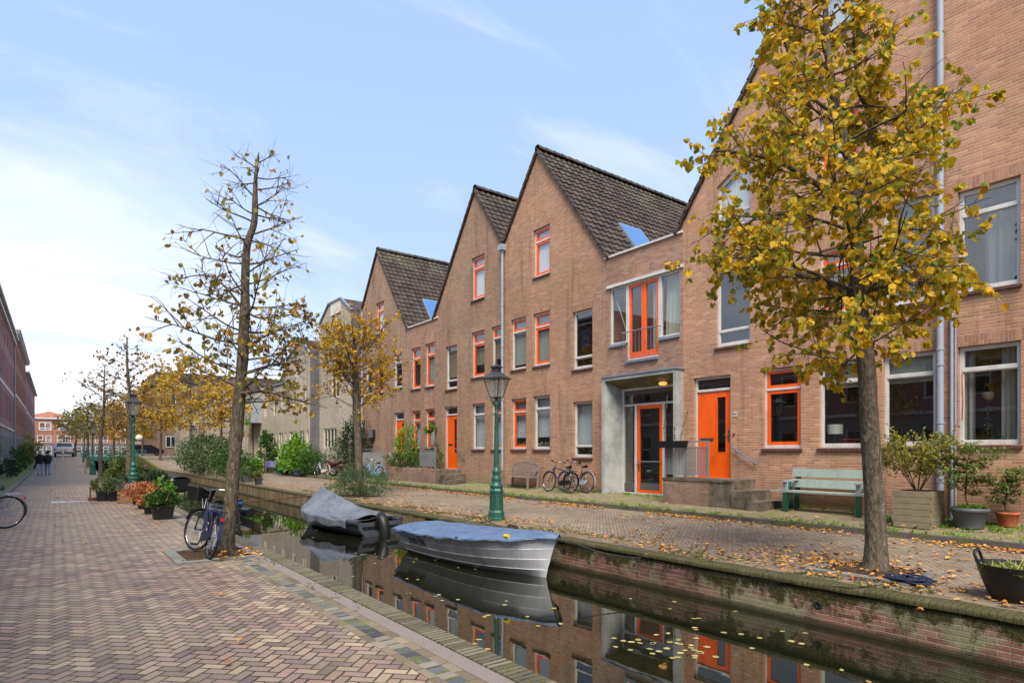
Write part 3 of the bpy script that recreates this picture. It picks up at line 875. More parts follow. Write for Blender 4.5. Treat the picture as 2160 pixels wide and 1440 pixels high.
# nearest double gable
zfC = 7.74; kC = 1.40; apC = 6.1; vC = 4.53
zaC = zfC + kC * (11.07 - apC); zvC = zaC - kC * (apC - vC)
win3poly = [(wl(1583, 478, XF)[0], wl(1512, 491, XF)[1]), (wl(1512, 491, XF)[0], wl(1512, 491, XF)[1]), wl(1512, 395, XF), wl(1583, 318, XF)]
opC = [O(1609, 1690, 779, 945, 'O'), O(1727, 1822, 765, 944, 'T', 'half'), O(1862, 1974, 750, 941, 'T', 'half'),
       dict(r=W(1463, 1541, 798, 1009), kind='D', kw=dict(zt=None)),
       O(1510, 1583, 573, 733, 'L'), O(1727, 1822, 530, 668, 'O', 'blind'), O(1861, 1972, 438, 649, 'T'),
       dict(poly=win3poly, r=(0, 0, 0, 0), kind='X'), O(1728, 1813, 250, 367, 'O', 'white'), O(1727, 1813, -45, 85, 'T', 'white')]
hC = house('tall gabled brick house with the orange door number 64 and sloped-top attic window', vC, 10.83,
           [(vC, -.1), (10.83, -.1), (10.83, 7.81), (11.02, 7.81), (apC, zaC - .03), (vC, zvC - .03)], opC, 'brick_tan_c',
           slopes=[(11.07, zfC, apC, zaC), (vC, zvC, apC, zaC)], rdg=(apC, zaC + .1))
# the attic window with a raking head
def poly_window(h, X, poly):
    n = len(poly); cx = sum(p[0] for p in poly) / n; cz = sum(p[1] for p in poly) / n
    def shrink(k): return [(cx + (p[0] - cx) * k, cz + (p[1] - cz) * k) for p in poly]
    a, b = shrink(.995), shrink(.86); Xf = X + .085
    m = MB(); m.add([(Xf, *p) for p in a] + [(Xf, *p) for p in b] + [(Xf + .06, *p) for p in b], [(i, (i + 1) % n, n + (i + 1) % n, n + i) for i in range(n)] + [(n + i, n + (i + 1) % n, 2 * n + (i + 1) % n, 2 * n + i) for i in range(n)])
    zm = poly[0][1] + .42; m.box(Xf - .004, Xf + .05, poly[0][0] + .06, poly[1][0] - .06, zm - .03, zm + .03)
    fr = m.build('window', 'paint_white', h)
    MB().add([(Xf + .04, *p) for p in a], [tuple(range(n))]).build('pane', 'glass', fr)
    MB().add([(Xf + .12, *p) for p in a], [tuple(range(n))]).build('blind', 'white_shade', fr)
    y0, y1, z0 = poly[0][0], poly[1][0], poly[0][1]
    MB().box(X - .05, X + .09, y0 - .03, y1 + .03, z0 - .07, z0 - .005).build('sill', 'sill_brick', fr)
poly_window(hC, XF, win3poly)
opC2 = [O(2020, 2154, 732, 938, 'T', 'drapes'), O(2020, 2153, 406, 619, 'T', 'greydrape'),
        dict(r=(1.2, 2.2, 1.75, 3.6), kind='T', cur='half'), dict(r=(1.2, 2.2, 4.75, 6.6), kind='T')]
hC2 = house('nearest gabled brick house at the right edge with tall white curtained windows', -2.05, vC,
            [(-2.05, -.1), (vC, -.1), (vC, zvC - .03), (2.96, zaC - .03), (-2.05, zfC - .03)], opC2, 'brick_tan_c',
            slopes=[(-2.03, zfC, 2.96, zaC), (vC, zvC, 2.96, zaC)], rdg=(2.96, zaC + .1))
# middle pair
opB = [O(1125, 1160, 487, 587, 'O', 'white'), O(1078, 1110, 675, 781, 'H', 'blind'), O(1125, 1160, 663, 773, 'O', 'blind'), O(1208, 1249.5, 659, 780, 'L'),
       O(1079, 1110, 842, 947, 'O', 'lace'), O(1125.5, 1160, 836, 947, 'T', 'lace'), O(1209, 1249.5, 848, 964, 'L', 'lace')]
hB = house('tall gabled brick house behind the leaning bicycles, right of the middle drainpipe', 13.86, yV,
           [(13.86, -.1), (yV, -.1), (yV, zv - .03), (yB, ZA - .03), (13.73, ZE + .06), (13.86, ZE + .06)], opB, 'brick_tan',
           slopes=[(13.70, ZE, yB, ZA), (yV, zv, yB, ZA)], rdg=(yB, ZA + .1))
opA = [O(995, 1022, 546, 635, 'O', 'white'), O(995, 1022, 702, 797, 'O', 'beige'), O(1037, 1063, 690, 783, 'H', 'beige'), O(940.4, 964, 732, 822, 'L', 'beige'),
       O(996, 1022, 852, 947, 'T', 'lacefull'), O(1037, 1063, 846, 947, 'O', 'lacefull'), dict(r=W(938, 964.5, 858.5, 988), kind='D')]
hA = house('gabled brick house left of the middle drainpipe with an orange door above three steps', yV, 24.5,
           [(yV, -.1), (24.5, -.1), (24.5, ZE + .06), (24.88, ZE + .06), (yA, ZA - .03), (yV, zv - .03)], opA, 'brick_tan_a',
           slopes=[(24.93, ZE, yA, ZA), (yV, zv, yA, ZA)], rdg=(yA, ZA + .1))
# low links with flat tops
opL = [dict(r=W(868, 887, 735.7, 821), kind='O'), dict(r=W(897, 916.5, 726, 816), kind='O', cur='blind'), dict(r=W(870, 887, 867, 945), kind='O', cur='lacefull'), dict(r=W(897.5, 917, 863, 945), kind='O', cur='lacefull')]
hL = house('low flat-topped brick link house with four orange windows between two gables', 24.5, 27.5,
           [(24.5, -.1), (27.5, -.1), (27.5, ZE), (24.5, ZE)], opL, 'brick_link', flat=ZE)
opD = [O(793.5, 810, 641, 706, 'O', 'white'), O(830.5, 848, 748, 819, 'T'), O(794, 809, 757, 829, 'O'), O(771.5, 785, 763, 833, 'T'),
       dict(r=W(831.7, 852, 870.6, 975), kind='D')]
hD = house('farthest of the orange-windowed gabled houses, with a skylight on its dark tiled roof', 27.5, 33.15,
           [(27.5, -.1), (33.15, -.1), (33.15, ZA - SL * 2.05 - .03), (yD, ZA - .03), (27.5, ZE - .03)], opD, 'brick_tan_d',
           slopes=[(27.52, ZE, yD, ZA), (33.15, ZA - SL * 2.05, yD, ZA)], rdg=(yD, ZA + .1))
# ---- entrance building between the two double gables: portal and french doors
fw = [W(1285.5, 1323, 605, 729), W(1321, 1389, 596, 761.6), W(1389, 1435, 572, 713)]
yl0, zt0 = wl(1285.5, 609, XF)
zT = zt0
w1 = (fw[1][1], fw[0][1], fw[0][2], zT); w2 = (fw[1][0], fw[1][1], fw[1][2], zT); w3 = (fw[2][0], fw[1][0], fw[2][2], zT)
hole = [(w3[0], w3[2]), (w3[1], w3[2]), (w3[1], w2[2]), (w2[1], w2[2]), (w2[1], w1[2]), (w1[1], w1[2]), (w1[1], zT), (w3[0], zT)]
py1, pz1 = wl(1269, 798, XF - .34); py0 = wl(1443, 774, XF - .34)[0] + .28
hole2 = rect(py0 + .12, py1 - .14, .25, pz1 - .16)
hE = house('narrow entrance building with grey concrete portal and orange french doors above', 10.83, 13.86,
           [(10.83, -.1), (13.86, -.1), (13.86, ZE), (10.83, ZE)], [dict(poly=hole, kind='X', r=0), dict(poly=hole2, kind='X', r=0)], 'brick_link', flat=ZE)
Xf = XF + .06
f = MB()
for (a, b, c, d) in (w1, w3): border(f, Xf, a + .004, b - .004, c + .004, d - .004, .06, .08)
border(f, Xf - .004, w2[0] + .004, w2[1] - .004, w2[2] + .004, w2[3] - .004, .05, .09)
f.box(XF - .045, XF + .055, w3[0] - .12, w1[1] + .09, zT - .002, zT + .085)
fr = f.build('french_window', 'paint_white', hE)
for (a, b, c, d) in (w1, w3): MB().add([(Xf + .04, a, c), (Xf + .04, a, d), (Xf + .04, b, d), (Xf + .04, b, c)], [(0, 1, 2, 3)]).build('pane', 'glass', fr)
m = MB(); ym = (w2[0] + w2[1]) / 2
for (a, b) in ((w2[0] + .055, ym - .005), (ym + .005, w2[1] - .055)): border(m, Xf + .02, a, b, w2[2] + .055, w2[3] - .055, .085, .05, bot=.2)
m.build('door', 'paint_orange', fr)
MB().add([(Xf + .05, w2[0] + .1, w2[2] + .1), (Xf + .05, w2[0] + .1, zT - .1), (Xf + .05, w2[1] - .1, zT - .1), (Xf + .05, w2[1] - .1, w2[2] + .1)], [(0, 1, 2, 3)]).build('pane', 'glass', fr)
m = MB(); wavy(m, XF + .25, w3[0] - .02, w3[1] - .12, w3[2] + .08, zT, .03, .12, pinch=.05); wavy(m, XF + .28, w2[0] + .05, w2[0] + .42, w2[2] + .1, zT - .05, .025, .1)
m.build('curtain', 'drape_cream', fr)
m = MB(); m.bar((XF + .22, w1[1] - .1, zT - .35), (XF + .22, w1[0] + .1, w1[2] + .2), .02); m.build('blind_cord', 'paint_white', fr)
m = MB(); zr_ = w2[2] + .86
m.tube([(XF - .13, w2[0] - .08, zr_), (XF - .13, w2[1] + .1, zr_)], .018); m.tube([(XF - .13, w2[0] - .08, zr_), (XF + .03, w2[0] - .08, zr_)], .015); m.tube([(XF - .13, w2[1] + .1, zr_), (XF + .03, w2[1] + .1, zr_)], .015)
m.tube([(XF - .13, w2[0] - .03, w2[2] + .05), (XF - .13, w2[1] + .03, w2[2] + .05)], .012)
for k in range(9):
    yy = w2[0] + .02 + (w2[1] - w2[0] - .04) * k / 8; m.tube([(XF - .13, yy, zr_), (XF - .13, yy, w2[2] + .05)], .006, 5)
m.build('balcony_rail', 'railing_grey', hE)
for (a, b, c, d) in (w1, w2, w3): MB().box(XF - .06, Xf + .0, a - .0, b + .0, c - .08, c - .002).build('sill', 'lead', hE)
# vent bricks near the top
m = MB()
for k in range(5):
    yy = 12.28 + k * .085; m.box(XF - .004, XF + .01, yy, yy + .055, 7.02, 7.22)
m.build('vent_brick', 'brick_tan_soldier', hE)
# portal: splayed concrete surround standing proud of the wall
PX = XF - .34
m = MB()
oy0, oy1, oz = py0, py1, pz1
iy0, iy1, iz = py0 + .36, py1 - .3, pz1 - .33
def ringp(X, a, b, z): return [(X, b, .2), (X, b, z), (X, a, z), (X, a, .2)]
A_ = ringp(XF, oy0, oy1, oz); B_ = ringp(PX, oy0, oy1, oz); C_ = ringp(PX, oy0 + .09, oy1 - .12, oz - .10); D_ = ringp(PX + .62, iy0, iy1, iz)
vs = A_ + B_ + C_ + D_
fs = []
for a in (0, 4, 8):
    for i in range(3): fs.append((a + i, a + i + 1, a + 4 + i + 1, a + 4 + i))
m.add(vs, fs)
po = m.build('portal', 'concrete', hE)
MB().box(PX - .03, XF, oy0 - .04, oy1 + .02, oz + .004, oz + .045).build('portal_flashing', 'lead', po)
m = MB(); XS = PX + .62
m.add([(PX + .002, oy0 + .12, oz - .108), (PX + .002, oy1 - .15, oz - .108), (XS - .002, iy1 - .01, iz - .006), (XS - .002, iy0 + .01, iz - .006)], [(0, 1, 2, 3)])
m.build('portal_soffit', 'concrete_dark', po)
# glazed screen with the orange door
dyl, dyr = wl(1343, 862, XS)[0], wl(1397, 862, XS)[0]; dzt = wl(1343, 862, XS)[1]; ztr = wl(1311, 854, XS)[1]
m = MB(); border(m, XS, iy0, iy1, .27, iz, .07, .08); m.box(XS + .002, XS + .078, iy0 + .07, iy1 - .07, ztr - .06, ztr + .0)
m.box(XS + .003, XS + .077, dyl, dyl + .09, .3, ztr - .06); m.box(XS + .003, XS + .077, dyr - .08, dyr, .3, ztr - .06)
sc = m.build('screen', 'paint_white', hE)
MB().add([(XS + .04, iy0, .3), (XS + .04, iy0, iz), (XS + .04, iy1, iz), (XS + .04, iy1, .3)], [(0, 1, 2, 3)]).build('pane', 'glass', sc)
m = MB(); border(m, XS + .01, dyr, dyl, .3, ztr - .06, .11, .055, bot=.13); dd = m.build('door', 'paint_orange', hE)
m = MB(); m.tube([(XS - .04, dyr + .04, 1.3), (XS - .04, dyl - .04, 1.3)], .018); m.box(XS - .003, XS + .005, dyl - .1, dyl - .05, 1.0, 1.2); m.build('handle', 'chrome', dd)
MB().ball((XS - .3, iy0 + .35, iz + .0), .13, sq=(1, 1, .45)).build('ceiling_lamp', new_mat('warm_lamp', lambda g: g.pbr('#e8a850', .5, Emission_Color=(1, .55, .15, 1), Emission_Strength=.55)), hE)
m = MB()
for k in range(5): m.box(XS + .9 + k * .28, XS + 1.3 + k * .28, iy0 + .1, iy1 - .5, .3, .5 + k * .18)
m.build('staircase', 'concrete_step', hE)
# skylights on the tiled slopes that face the camera
def skylight(h, x0, x1, z0, z1, y0):
    nr = Vector((0, -SL, 1)).normalized()
    def P_(x, z, l): return Vector((x, y0 + (z - ZE) / SL, z)) + nr * l
    m = MB(); m.prism([(x0 - .07, z0 - .06), (x1 + .07, z0 - .06), (x1 + .07, z1 + .06), (x0 - .07, z1 + .06)], lambda p: P_(p[0], p[1], -.05), lambda p: P_(p[0], p[1], .125))
    s_ = m.build('skylight', 'lead', h)
    MB().prism([(x0, z0), (x1, z0), (x1, z1), (x0, z1)], lambda p: P_(p[0], p[1], .127), lambda p: P_(p[0], p[1], .137)).build('pane', 'skylight_glass', s_)
skylight(hB, 15.95, 17.0, 8.45, 9.55, 13.68)
skylight(hD, 15.66, 16.6, 8.5, 9.6, 27.5)
# drain pipes with hopper heads
def pipe(label, y, ztop, x=XF - .09, r=.055, hopper=True, mat='zinc', group=None, z0=.25):
    h = thing('drainpipe', label, 'drainpipe', (x, y, z0))
    m = MB(); m.tube([(x, y, z0), (x, y, ztop)], r, 12)
    for z in (z0 + .75, z0 + 1.9, 3.6, 5.7, 7.8):
        if z < ztop - .3: m.tube([(x, y, z), (x, y, z + .05)], r * 1.18, 12)
    m.build('pipe', mat, h)
    for z in (z0 + 1.4, 3.3, 5.3, 7.3):
        if z < ztop - .3: b = MB(); b.tube([(x, y, z), (x, y, z + .03)], r * 1.25, 10); b.box(x, XF, y - .01, y + .01, z, z + .03); b.build('bracket', 'zinc', h)
    if hopper:
        hb = MB(); hb.lathe((x, y, ztop), [(.07, 0), (.10, .08), (.19, .12), (.19, .34), (.17, .34)], 4, False, math.pi / 4); hb.build('hopper_head', 'zinc', h)
pipe('grey zinc drainpipe with hopper between the two middle gables', 19.36, 9.35)
pipe('thick pale grey drainpipe running up the wall beside the wooden planter box', 4.58, 12.4, r=.06, x=XF - .1)
pipe('dark drainpipe where the orange-windowed row meets the beige row', 33.05, 9.6, hopper=False, mat='zinc')
m = MB(); m.tube([(XF - .06, 4.40, .25), (XF - .06, 4.40, 4.3)], .03, 8); m.tube([(XF - .05, 4.34, .25), (XF - .05, 4.34, 4.25)], .018, 8)
tag(m.build('cable_duct', 'zinc'), 'pair of thin grey conduits beside the thick pale drainpipe', 'conduit')
m = MB(); m.tube([(XF - .03, 4.24, 2.2), (XF - .05, 4.22, 2.5), (XF - .03, 4.24, 3.1)], .012, 6)
tag(m.build('cable', 'cable_orange'), 'short orange cable on the brick wall right of the drainpipe', 'cable')
# house number plate
def text_mesh(s_, size, name='lettering', extrude=.001):
    cu = bpy.data.curves.new('txt', 'FONT'); cu.body = s_; cu.size = size; cu.extrude = extrude; cu.align_x = 'CENTER'; cu.align_y = 'CENTER'
    t = bpy.data.objects.new('txt', cu); COL.objects.link(t)
    bpy.context.view_layer.update()
    me = bpy.data.meshes.new_from_object(t.evaluated_get(bpy.context.evaluated_depsgraph_get())); me.name = name
    bpy.data.objects.remove(t, do_unlink=True); bpy.data.curves.remove(cu)
    return me
def text_obj(me, mat, parent, mtx, name='lettering'):
    me.transform(mtx); me.materials.clear(); me.materials.append(M[mat])
    o = bpy.data.objects.new(name, me); COL.objects.link(o); o.parent = parent; return o
yn, zn = wl(1551, 873, XF)
np_ = thing('house_number', 'small white enamel plate reading 64 beside the orange door', 'number plate', (XF - .012, yn, zn))
MB().box(XF - .012, XF, yn - .055, yn + .055, zn - .06, zn + .06).build('plate', 'paint_white', np_)
rot = Matrix(((0, 0, -1, 0), (-1, 0, 0, 0), (0, 1, 0, 0), (0, 0, 0, 1)))     # text x -> -y, text y -> z, facing -x
text_obj(text_mesh('64', .10), 'text_black', np_, Matrix.Translation((-.0025, 0, 0)) @ rot)
m = MB()
for (px, py) in ((1549, 915),):
    y_, z_ = wl(px, py, XF); m.lathe((XF - .02, y_, z_), [(.0, -.02), (.03, 0), (0, .02)], 10)
tag(m.build('doorbell', 'plastic_black'), 'round black doorbell on the brick wall right of the door', 'doorbell')
# wall handrails
def handrail(label, p0, p1):
    h = thing('handrail', label, 'handrail', (XF - .08, p0[0], p0[1]))
    a = Vector((XF - .09, *p0)); b = Vector((XF - .09, *p1))
    MB().tube([a, b], .022, 8).build('rail', 'chrome', h)
    for t in (.15, .85):
        m = MB(); q = a.lerp(b, t); m.tube([q, q + Vector((.03, 0, -.08)), q + Vector((.09, 0, -.08))], .012, 6); m.build('bracket', 'chrome', h)
handrail('sloping steel handrail on the wall beside the door number 64 steps', wl(1546, 941, XF), wl(1601, 978, XF))
handrail('sloping steel handrail on the wall by the far orange door', wl(964, 945, XF), wl(983, 967, XF))
# ---------------------------------------------------------------- other buildings
def gwin(h, O_, u, n, w, H, frame='paint_white', mull=0, bar=0, depth=.10, fw_=.085, glassmat='glass', name='window'):
    "framed window set into (or just proud of) a wall; O_ lower corner, u along the wall, n outwards"
    O_, u, n = Vector(O_), Vector(u).normalized(), Vector(n).normalized(); k = Vector((0, 0, 1)); m = MB()
    def P_(a, b, c): return O_ + u * a + k * b + n * c
    def bx(a0, a1, b0, b1, c0, c1):
        vs = [P_(a, b, c) for a in (a0, a1) for b in (b0, b1) for c in (c0, c1)]
        m.add(vs, [(0, 1, 3, 2), (4, 6, 7, 5), (0, 4, 5, 1), (2, 3, 7, 6), (0, 2, 6, 4), (1, 5, 7, 3)])
    c0, c1 = -depth, -depth + .06
    bx(.003, fw_, .003, H - .003, c0, c1); bx(w - fw_, w - .003, .003, H - .003, c0, c1); bx(fw_, w - fw_, .003, fw_, c0, c1); bx(fw_, w - fw_, H - fw_, H - .003, c0, c1)
    for i in range(mull): x = w * (i + 1) / (mull + 1); bx(x - fw_ / 2, x + fw_ / 2, fw_, H - fw_, c0 + .002, c1 - .002)
    if bar: bx(fw_, w - fw_, H * bar - fw_ / 2, H * bar + fw_ / 2, c0 + .001, c1 - .001)
    fr = m.build(name, frame, h)
    MB().add([P_(.03, .03, c0 + .02), P_(.03, H - .03, c0 + .02), P_(w - .03, H - .03, c0 + .02), P_(w - .03, .03, c0 + .02)], [(0, 1, 2, 3)]).build('pane', glassmat, fr)
    return fr
def beige(label, X, y0, y1, zt, outline, wins, side=True, xb=21, trim=True, mat='brick_beige', cat='house', cur=True, extra=None, dk=None):
    h = thing('brick_house', label, cat, (X, (y0 + y1) / 2, .2)); mb = MB()
    outer = [(y0, -.1), (y1, -.1)] + outline
    facade(mb, X, outer, [rect(*w_[:4]) for w_ in wins])
    mb.build('wall', mat, h)
    s_ = MB(); e = .004
    s_.add([(X, y0, -.1), (xb, y0, -.1), (xb, y0, outline[-1][1]), (X, y0, outline[-1][1])], [(0, 1, 2, 3)])
    s_.add([(X, y1 - e, -.1), (xb, y1 - e, -.1), (xb, y1 - e, outline[0][1]), (X, y1 - e, outline[0][1])], [(3, 2, 1, 0)])
    s_.add([(xb, p[0], p[1]) for p in outer], [tuple(reversed(range(len(outer))))])
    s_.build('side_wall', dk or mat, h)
    rm = MB(); rm.box(X + .7, X + .75, y0 + .03, y1 - .03, 0, zt - .6); rm.box(X + .2, X + .7, y0 + .03, y1 - .03, 3.1, 3.3); rm.build('inner_wall', 'room', h)
    for w_ in wins:
        fr = gwin(h, (X, w_[1], w_[2]), (0, -1, 0), (-1, 0, 0), w_[1] - w_[0], w_[3] - w_[2], 'paint_cream', mull=w_[4] if len(w_) > 4 else 0, bar=w_[5] if len(w_) > 5 else 0)
        if cur and random.random() < .5:
            m = MB(); wavy(m, X + .2, w_[0] + .02, w_[1] - .02, w_[2] + .1, w_[3] - .05, .02, .12); m.build('curtain', 'lacefull' if False else 'lace', fr)
    r = MB(); n = len(outline)
    for i in range(n - 1):
        a, b = outline[i], outline[i + 1]
        r.add([(X - .05, a[0], a[1] + .03), (xb, a[0], a[1] + .03), (xb, b[0], b[1] + .03), (X - .05, b[0], b[1] + .03)], [(0, 1, 2, 3)])
    r.build('roof', 'roof_tile' if n > 3 else 'asphalt', h)
    if trim:
        t = MB()
        for i in range(n - 1):
            a, b = outline[i], outline[i + 1]; t.bar((X - .03, a[0], a[1] + .05), (X - .03, b[0], b[1] + .05), .12, .10, up=(0, 0, 1))
        t.build('roof_trim', 'lead' if n > 3 else 'paint_cream', h)
    return h
TX = 13.5
o1 = [wl(674, 687, TX), wl(694, 643, TX), wl(720, 630, TX), wl(744, 655, TX)]
ty1, ty0 = o1[0][0], 33.2
o1[-1] = (ty0, o1[-1][1])
def wb_(X, a, b, t, bt): ya, za = wl(a, t, X); _, zb = wl(a, bt, X); yb = wl(b, t, X)[0]; return (yb, ya, zb, za)
t1 = beige('tall narrow beige brick tower house behind the amber tree', TX, ty0, ty1, 10.5, o1,
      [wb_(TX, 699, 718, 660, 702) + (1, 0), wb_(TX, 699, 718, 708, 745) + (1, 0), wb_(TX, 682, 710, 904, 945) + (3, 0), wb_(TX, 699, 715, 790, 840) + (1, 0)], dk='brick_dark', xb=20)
m = MB(); ya, za = wl(698, 637, TX); yb, zb = wl(719, 657, TX); m.box(TX - .03, TX + .02, yb, ya, zb, za); m.build('panel', 'paint_cream', t1)
RX = 12.9
def row_wins(y0, n_, zg=(1.05, 3.0)):
    w = []
    L = n_
    for k in range(int(L / 4.6)):
        a = y0 + k * 4.6
        w += [(a + .35, a + .75, .5, 2.95), (a + 1.25, a + 2.25, 1.55, 2.95, 1, 0), (a + 2.75, a + 3.1, .5, 2.95), (a + 3.45, a + 4.3, .95, 2.95, 1, 0)]
        w += [(a + .7, a + 1.5, 4.3, 5.7, 1, 0), (a + 2.9, a + 3.6, 4.3, 5.7)]
    return w
y = ty1 + .004
segs = [('beige two-storey house with a gabled attic, beside the narrow tower', 9.2, True), ('beige house with the projecting grey bay window', 9.2, False),
        ('beige row house with a small gable behind the leaning bare tree', 9.2, True), ('long beige row house behind the yellow tree', 13.8, False), ('farthest beige row house before the dark-roofed block', 13.8, False)]
for i, (lab, L, gab) in enumerate(segs):
    wins = row_wins(y, L)
    ze = 6.4
    if gab:
        g0 = y + 1.2 if i == 0 else y + 4; g1 = g0 + 3.2; gt = 8.9 if i == 0 else 8.3
        out = [(y + L, ze), (g1, ze), (g1 - .5, gt - .7), (g1 - 1.8, gt), (g0, gt - 1.5 if i == 0 else gt - 1.2), (g0, ze), (y, ze)]
        if i == 0: out = [(y + L, ze), (g1 + 1, ze), (g1 + .3, gt - .9), (y + 1.6, gt), (y, gt - 1.1)]
        wins += [(g1 - 2.2, g1 - 1.5, 6.6, 7.7)]
    else: out = [(y + L, ze), (y, ze)]
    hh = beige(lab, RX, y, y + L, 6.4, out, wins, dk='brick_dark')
    if i == 0:
        b = MB(); bx0 = RX - .75; ya, yb = wl(527, 850, RX)[0], wl(564, 850, RX)[0]
    y += L + .004
ybay1, ybay0 = wl(530, 850, RX)[0], wl(552, 850, RX)[0]
b = thing('bay_window', 'grey projecting bay window with flower box on the beige wall', 'bay window', (RX - .4, (ybay0 + ybay1) / 2, 3.9))
m = MB(); m.box(RX - .8, RX, ybay0, ybay1, 3.85, 4.1); m.box(RX - .84, RX, ybay0 - .04, ybay1 + .04, 5.75, 5.95)
for yy in (ybay0, (ybay0 * 2 + ybay1) / 3, (ybay0 + 2 * ybay1) / 3, ybay1 - .08): m.box(RX - .8, RX - .72, yy, yy + .08, 4.1, 5.75)
m.box(RX - .72, RX, ybay0 + .02, ybay0 + .06, 4.1, 5.75); m.build('frame', 'paint_grey', b)
m = MB(); m.add([(RX - .76, ybay0, 4.1), (RX - .76, ybay0, 5.75), (RX - .76, ybay1, 5.75), (RX - .76, ybay1, 4.1)], [(0, 1, 2, 3)]); m.build('pane', 'glass', b)
m = MB()
for _ in range(160): m.leaf(Vector((RX - .9 + rnd(-.12, .1), rnd(ybay0, ybay1), 3.9 + rnd(-.15, .22))), rvec(), rvec(), .13, .1)
m.build('flowers', 'leaf_bright', b)
for k, (px, lab) in enumerate(((535, 'brown drainpipe under the bay window of the beige row'), (421, 'thin brown drainpipe left of the leaning bare tree'))):
    yy = wl(px, 900, RX)[0]; pipe(lab, yy, 6.3 if k else 3.8, x=RX - .06, r=.04, hopper=False, mat='wood_brown', z0=.2)
# dark-roofed block closing the row
h = thing('brick_block', 'brown block with a flat dark roof behind the yellow trees', 'building', (15, 108, .9))
m = MB(); m.box(11.5, 30, 99, 118, -.5, 11.5); m.build('wall', 'brick_brown', h)
MB().box(11.3, 30.3, 98.8, 118.2, 11.52, 12.9).build('roof', 'roof_tile', h)
for k in range(5):
    for z in (2.2, 5.2, 8.2): gwin(h, (12.5 + k * 3.2, 99, z), (1, 0, 0), (0, -1, 0), 1.3, 1.6, depth=-.02, mull=1, glassmat='window_dark')
# ---- left side of the street
LX = -2.95
def leftb(label, y0, y1, zt, mat, base_mat, bays, rows, cornice, mull=0):
    h = thing('canal_house', label, 'house', (LX, (y0 + y1) / 2, .1)); m = MB()
    holes = []; ws = []
    st = (y1 - y0) / bays
    for r, (za, zb, ww) in enumerate(rows):
        for b_ in range(bays):
            c = y0 + st * (b_ + .5)
            ws.append((c - ww / 2, c + ww / 2, za, zb)); holes.append(rect(*ws[-1]))
    facade(m, LX, [(y0, 3.15), (y1, 3.15), (y1, zt), (y0, zt)], [q for q, w_ in zip(holes, ws) if w_[2] > 3], depth=-.14)
    m.add([(LX, y0, 3.15), (LX - 9, y0, 3.15), (LX - 9, y0, zt), (LX, y0, zt)], [(3, 2, 1, 0)]); m.add([(LX - .02, y0, zt - .05), (LX - 9, y0, zt - .05), (LX - 9, y1, zt - .05), (LX - .02, y1, zt - .05)], [(0, 1, 2, 3)])
    m.add([(LX, y1, 0), (LX - 9, y1, 0), (LX - 9, y1, zt), (LX, y1, zt)], [(0, 1, 2, 3)])
    m.build('wall', mat, h)
    m = MB(); facade(m, LX + .0, [(y0, -.1), (y1, -.1), (y1, 3.146), (y0, 3.146)], [q for q, w_ in zip(holes, ws) if w_[2] < 3], depth=-.14)
    m.add([(LX, y0, -.1), (LX - 9, y0, -.1), (LX - 9, y0, 3.146), (LX, y0, 3.146)], [(3, 2, 1, 0)])
    m.build('plinth', base_mat, h)
    MB().box(LX - .75, LX - .7, y0 + .02, y1 - .02, 0, zt - .6).build('inner_wall', 'room', h)
    for w_ in ws:
        gwin(h, (LX, w_[0], w_[2]), (0, 1, 0), (1, 0, 0), w_[1] - w_[0], w_[3] - w_[2], mull=mull, bar=.5, depth=.12)
    m = MB()
    for z, d in cornice: m.box(LX - .1, LX + d, y0, y1, z, z + .16)
    m.build('cornice', 'paint_white', h); return h
leftb('unseen brick canal house nearest the camera, kept low for sunlight, left side of the street', -14, 29.99, 6.6, 'brick_purple', 'brick_grey', 26,  # out of view, seen only in reflections; kept low so sunlight reaches the street
      [(.8, 2.7, .95), (4.0, 5.7, .85)], [(6.3, .3), (3.3, .05)])
leftb('long purple-brown brick canal house at the left edge, white band courses', 30, 69, 11.5, 'brick_purple', 'brick_grey', 20,
      [(.8, 2.7, .95), (4.0, 5.9, .85), (6.8, 8.6, .85), (9.4, 10.6, .85)], [(11.3, .35), (10.9, .2), (6.3, .03), (3.3, .05)])
l2 = leftb('taller brick canal house with dentilled white cornice, left side', 69.01, 95, 12.4, 'brick_red', 'brick_grey', 14,
      [(.8, 2.8, .9), (4.2, 6.0, .85), (7.2, 9.0, .85), (9.8, 11.2, .85)], [(12.3, .45), (6.7, .03)])
for k in range(40): MB().box(LX, LX + .38, 69.2 + k * .65, 69.45 + k * .65, 12.05, 12.28).build('dentil', 'paint_white', l2)
m = MB(); m.box(LX - 3, LX - .6, 69.5, 72, 12.4, 14.3); m.box(LX - 2.4, LX - 1.0, 70, 71, 14.3, 15.2); m.build('chimney', 'brick_grey', l2)
leftb('farthest canal house on the left side of the street', 95.02, 135, 11.4, 'brick_purple', 'brick_grey', 16,
      [(.8, 2.8, .9), (4.2, 6.0, .85), (7.2, 9.0, .85)], [(11.2, .4), (6.5, .03)])
m = MB(); m.tube([(LX + .08, 68.9, .1), (LX + .08, 68.9, 11.2)], .05, 8)
tag(m.build('drainpipe', 'zinc'), 'grey drainpipe between the purple-brown and the taller canal house', 'drainpipe')
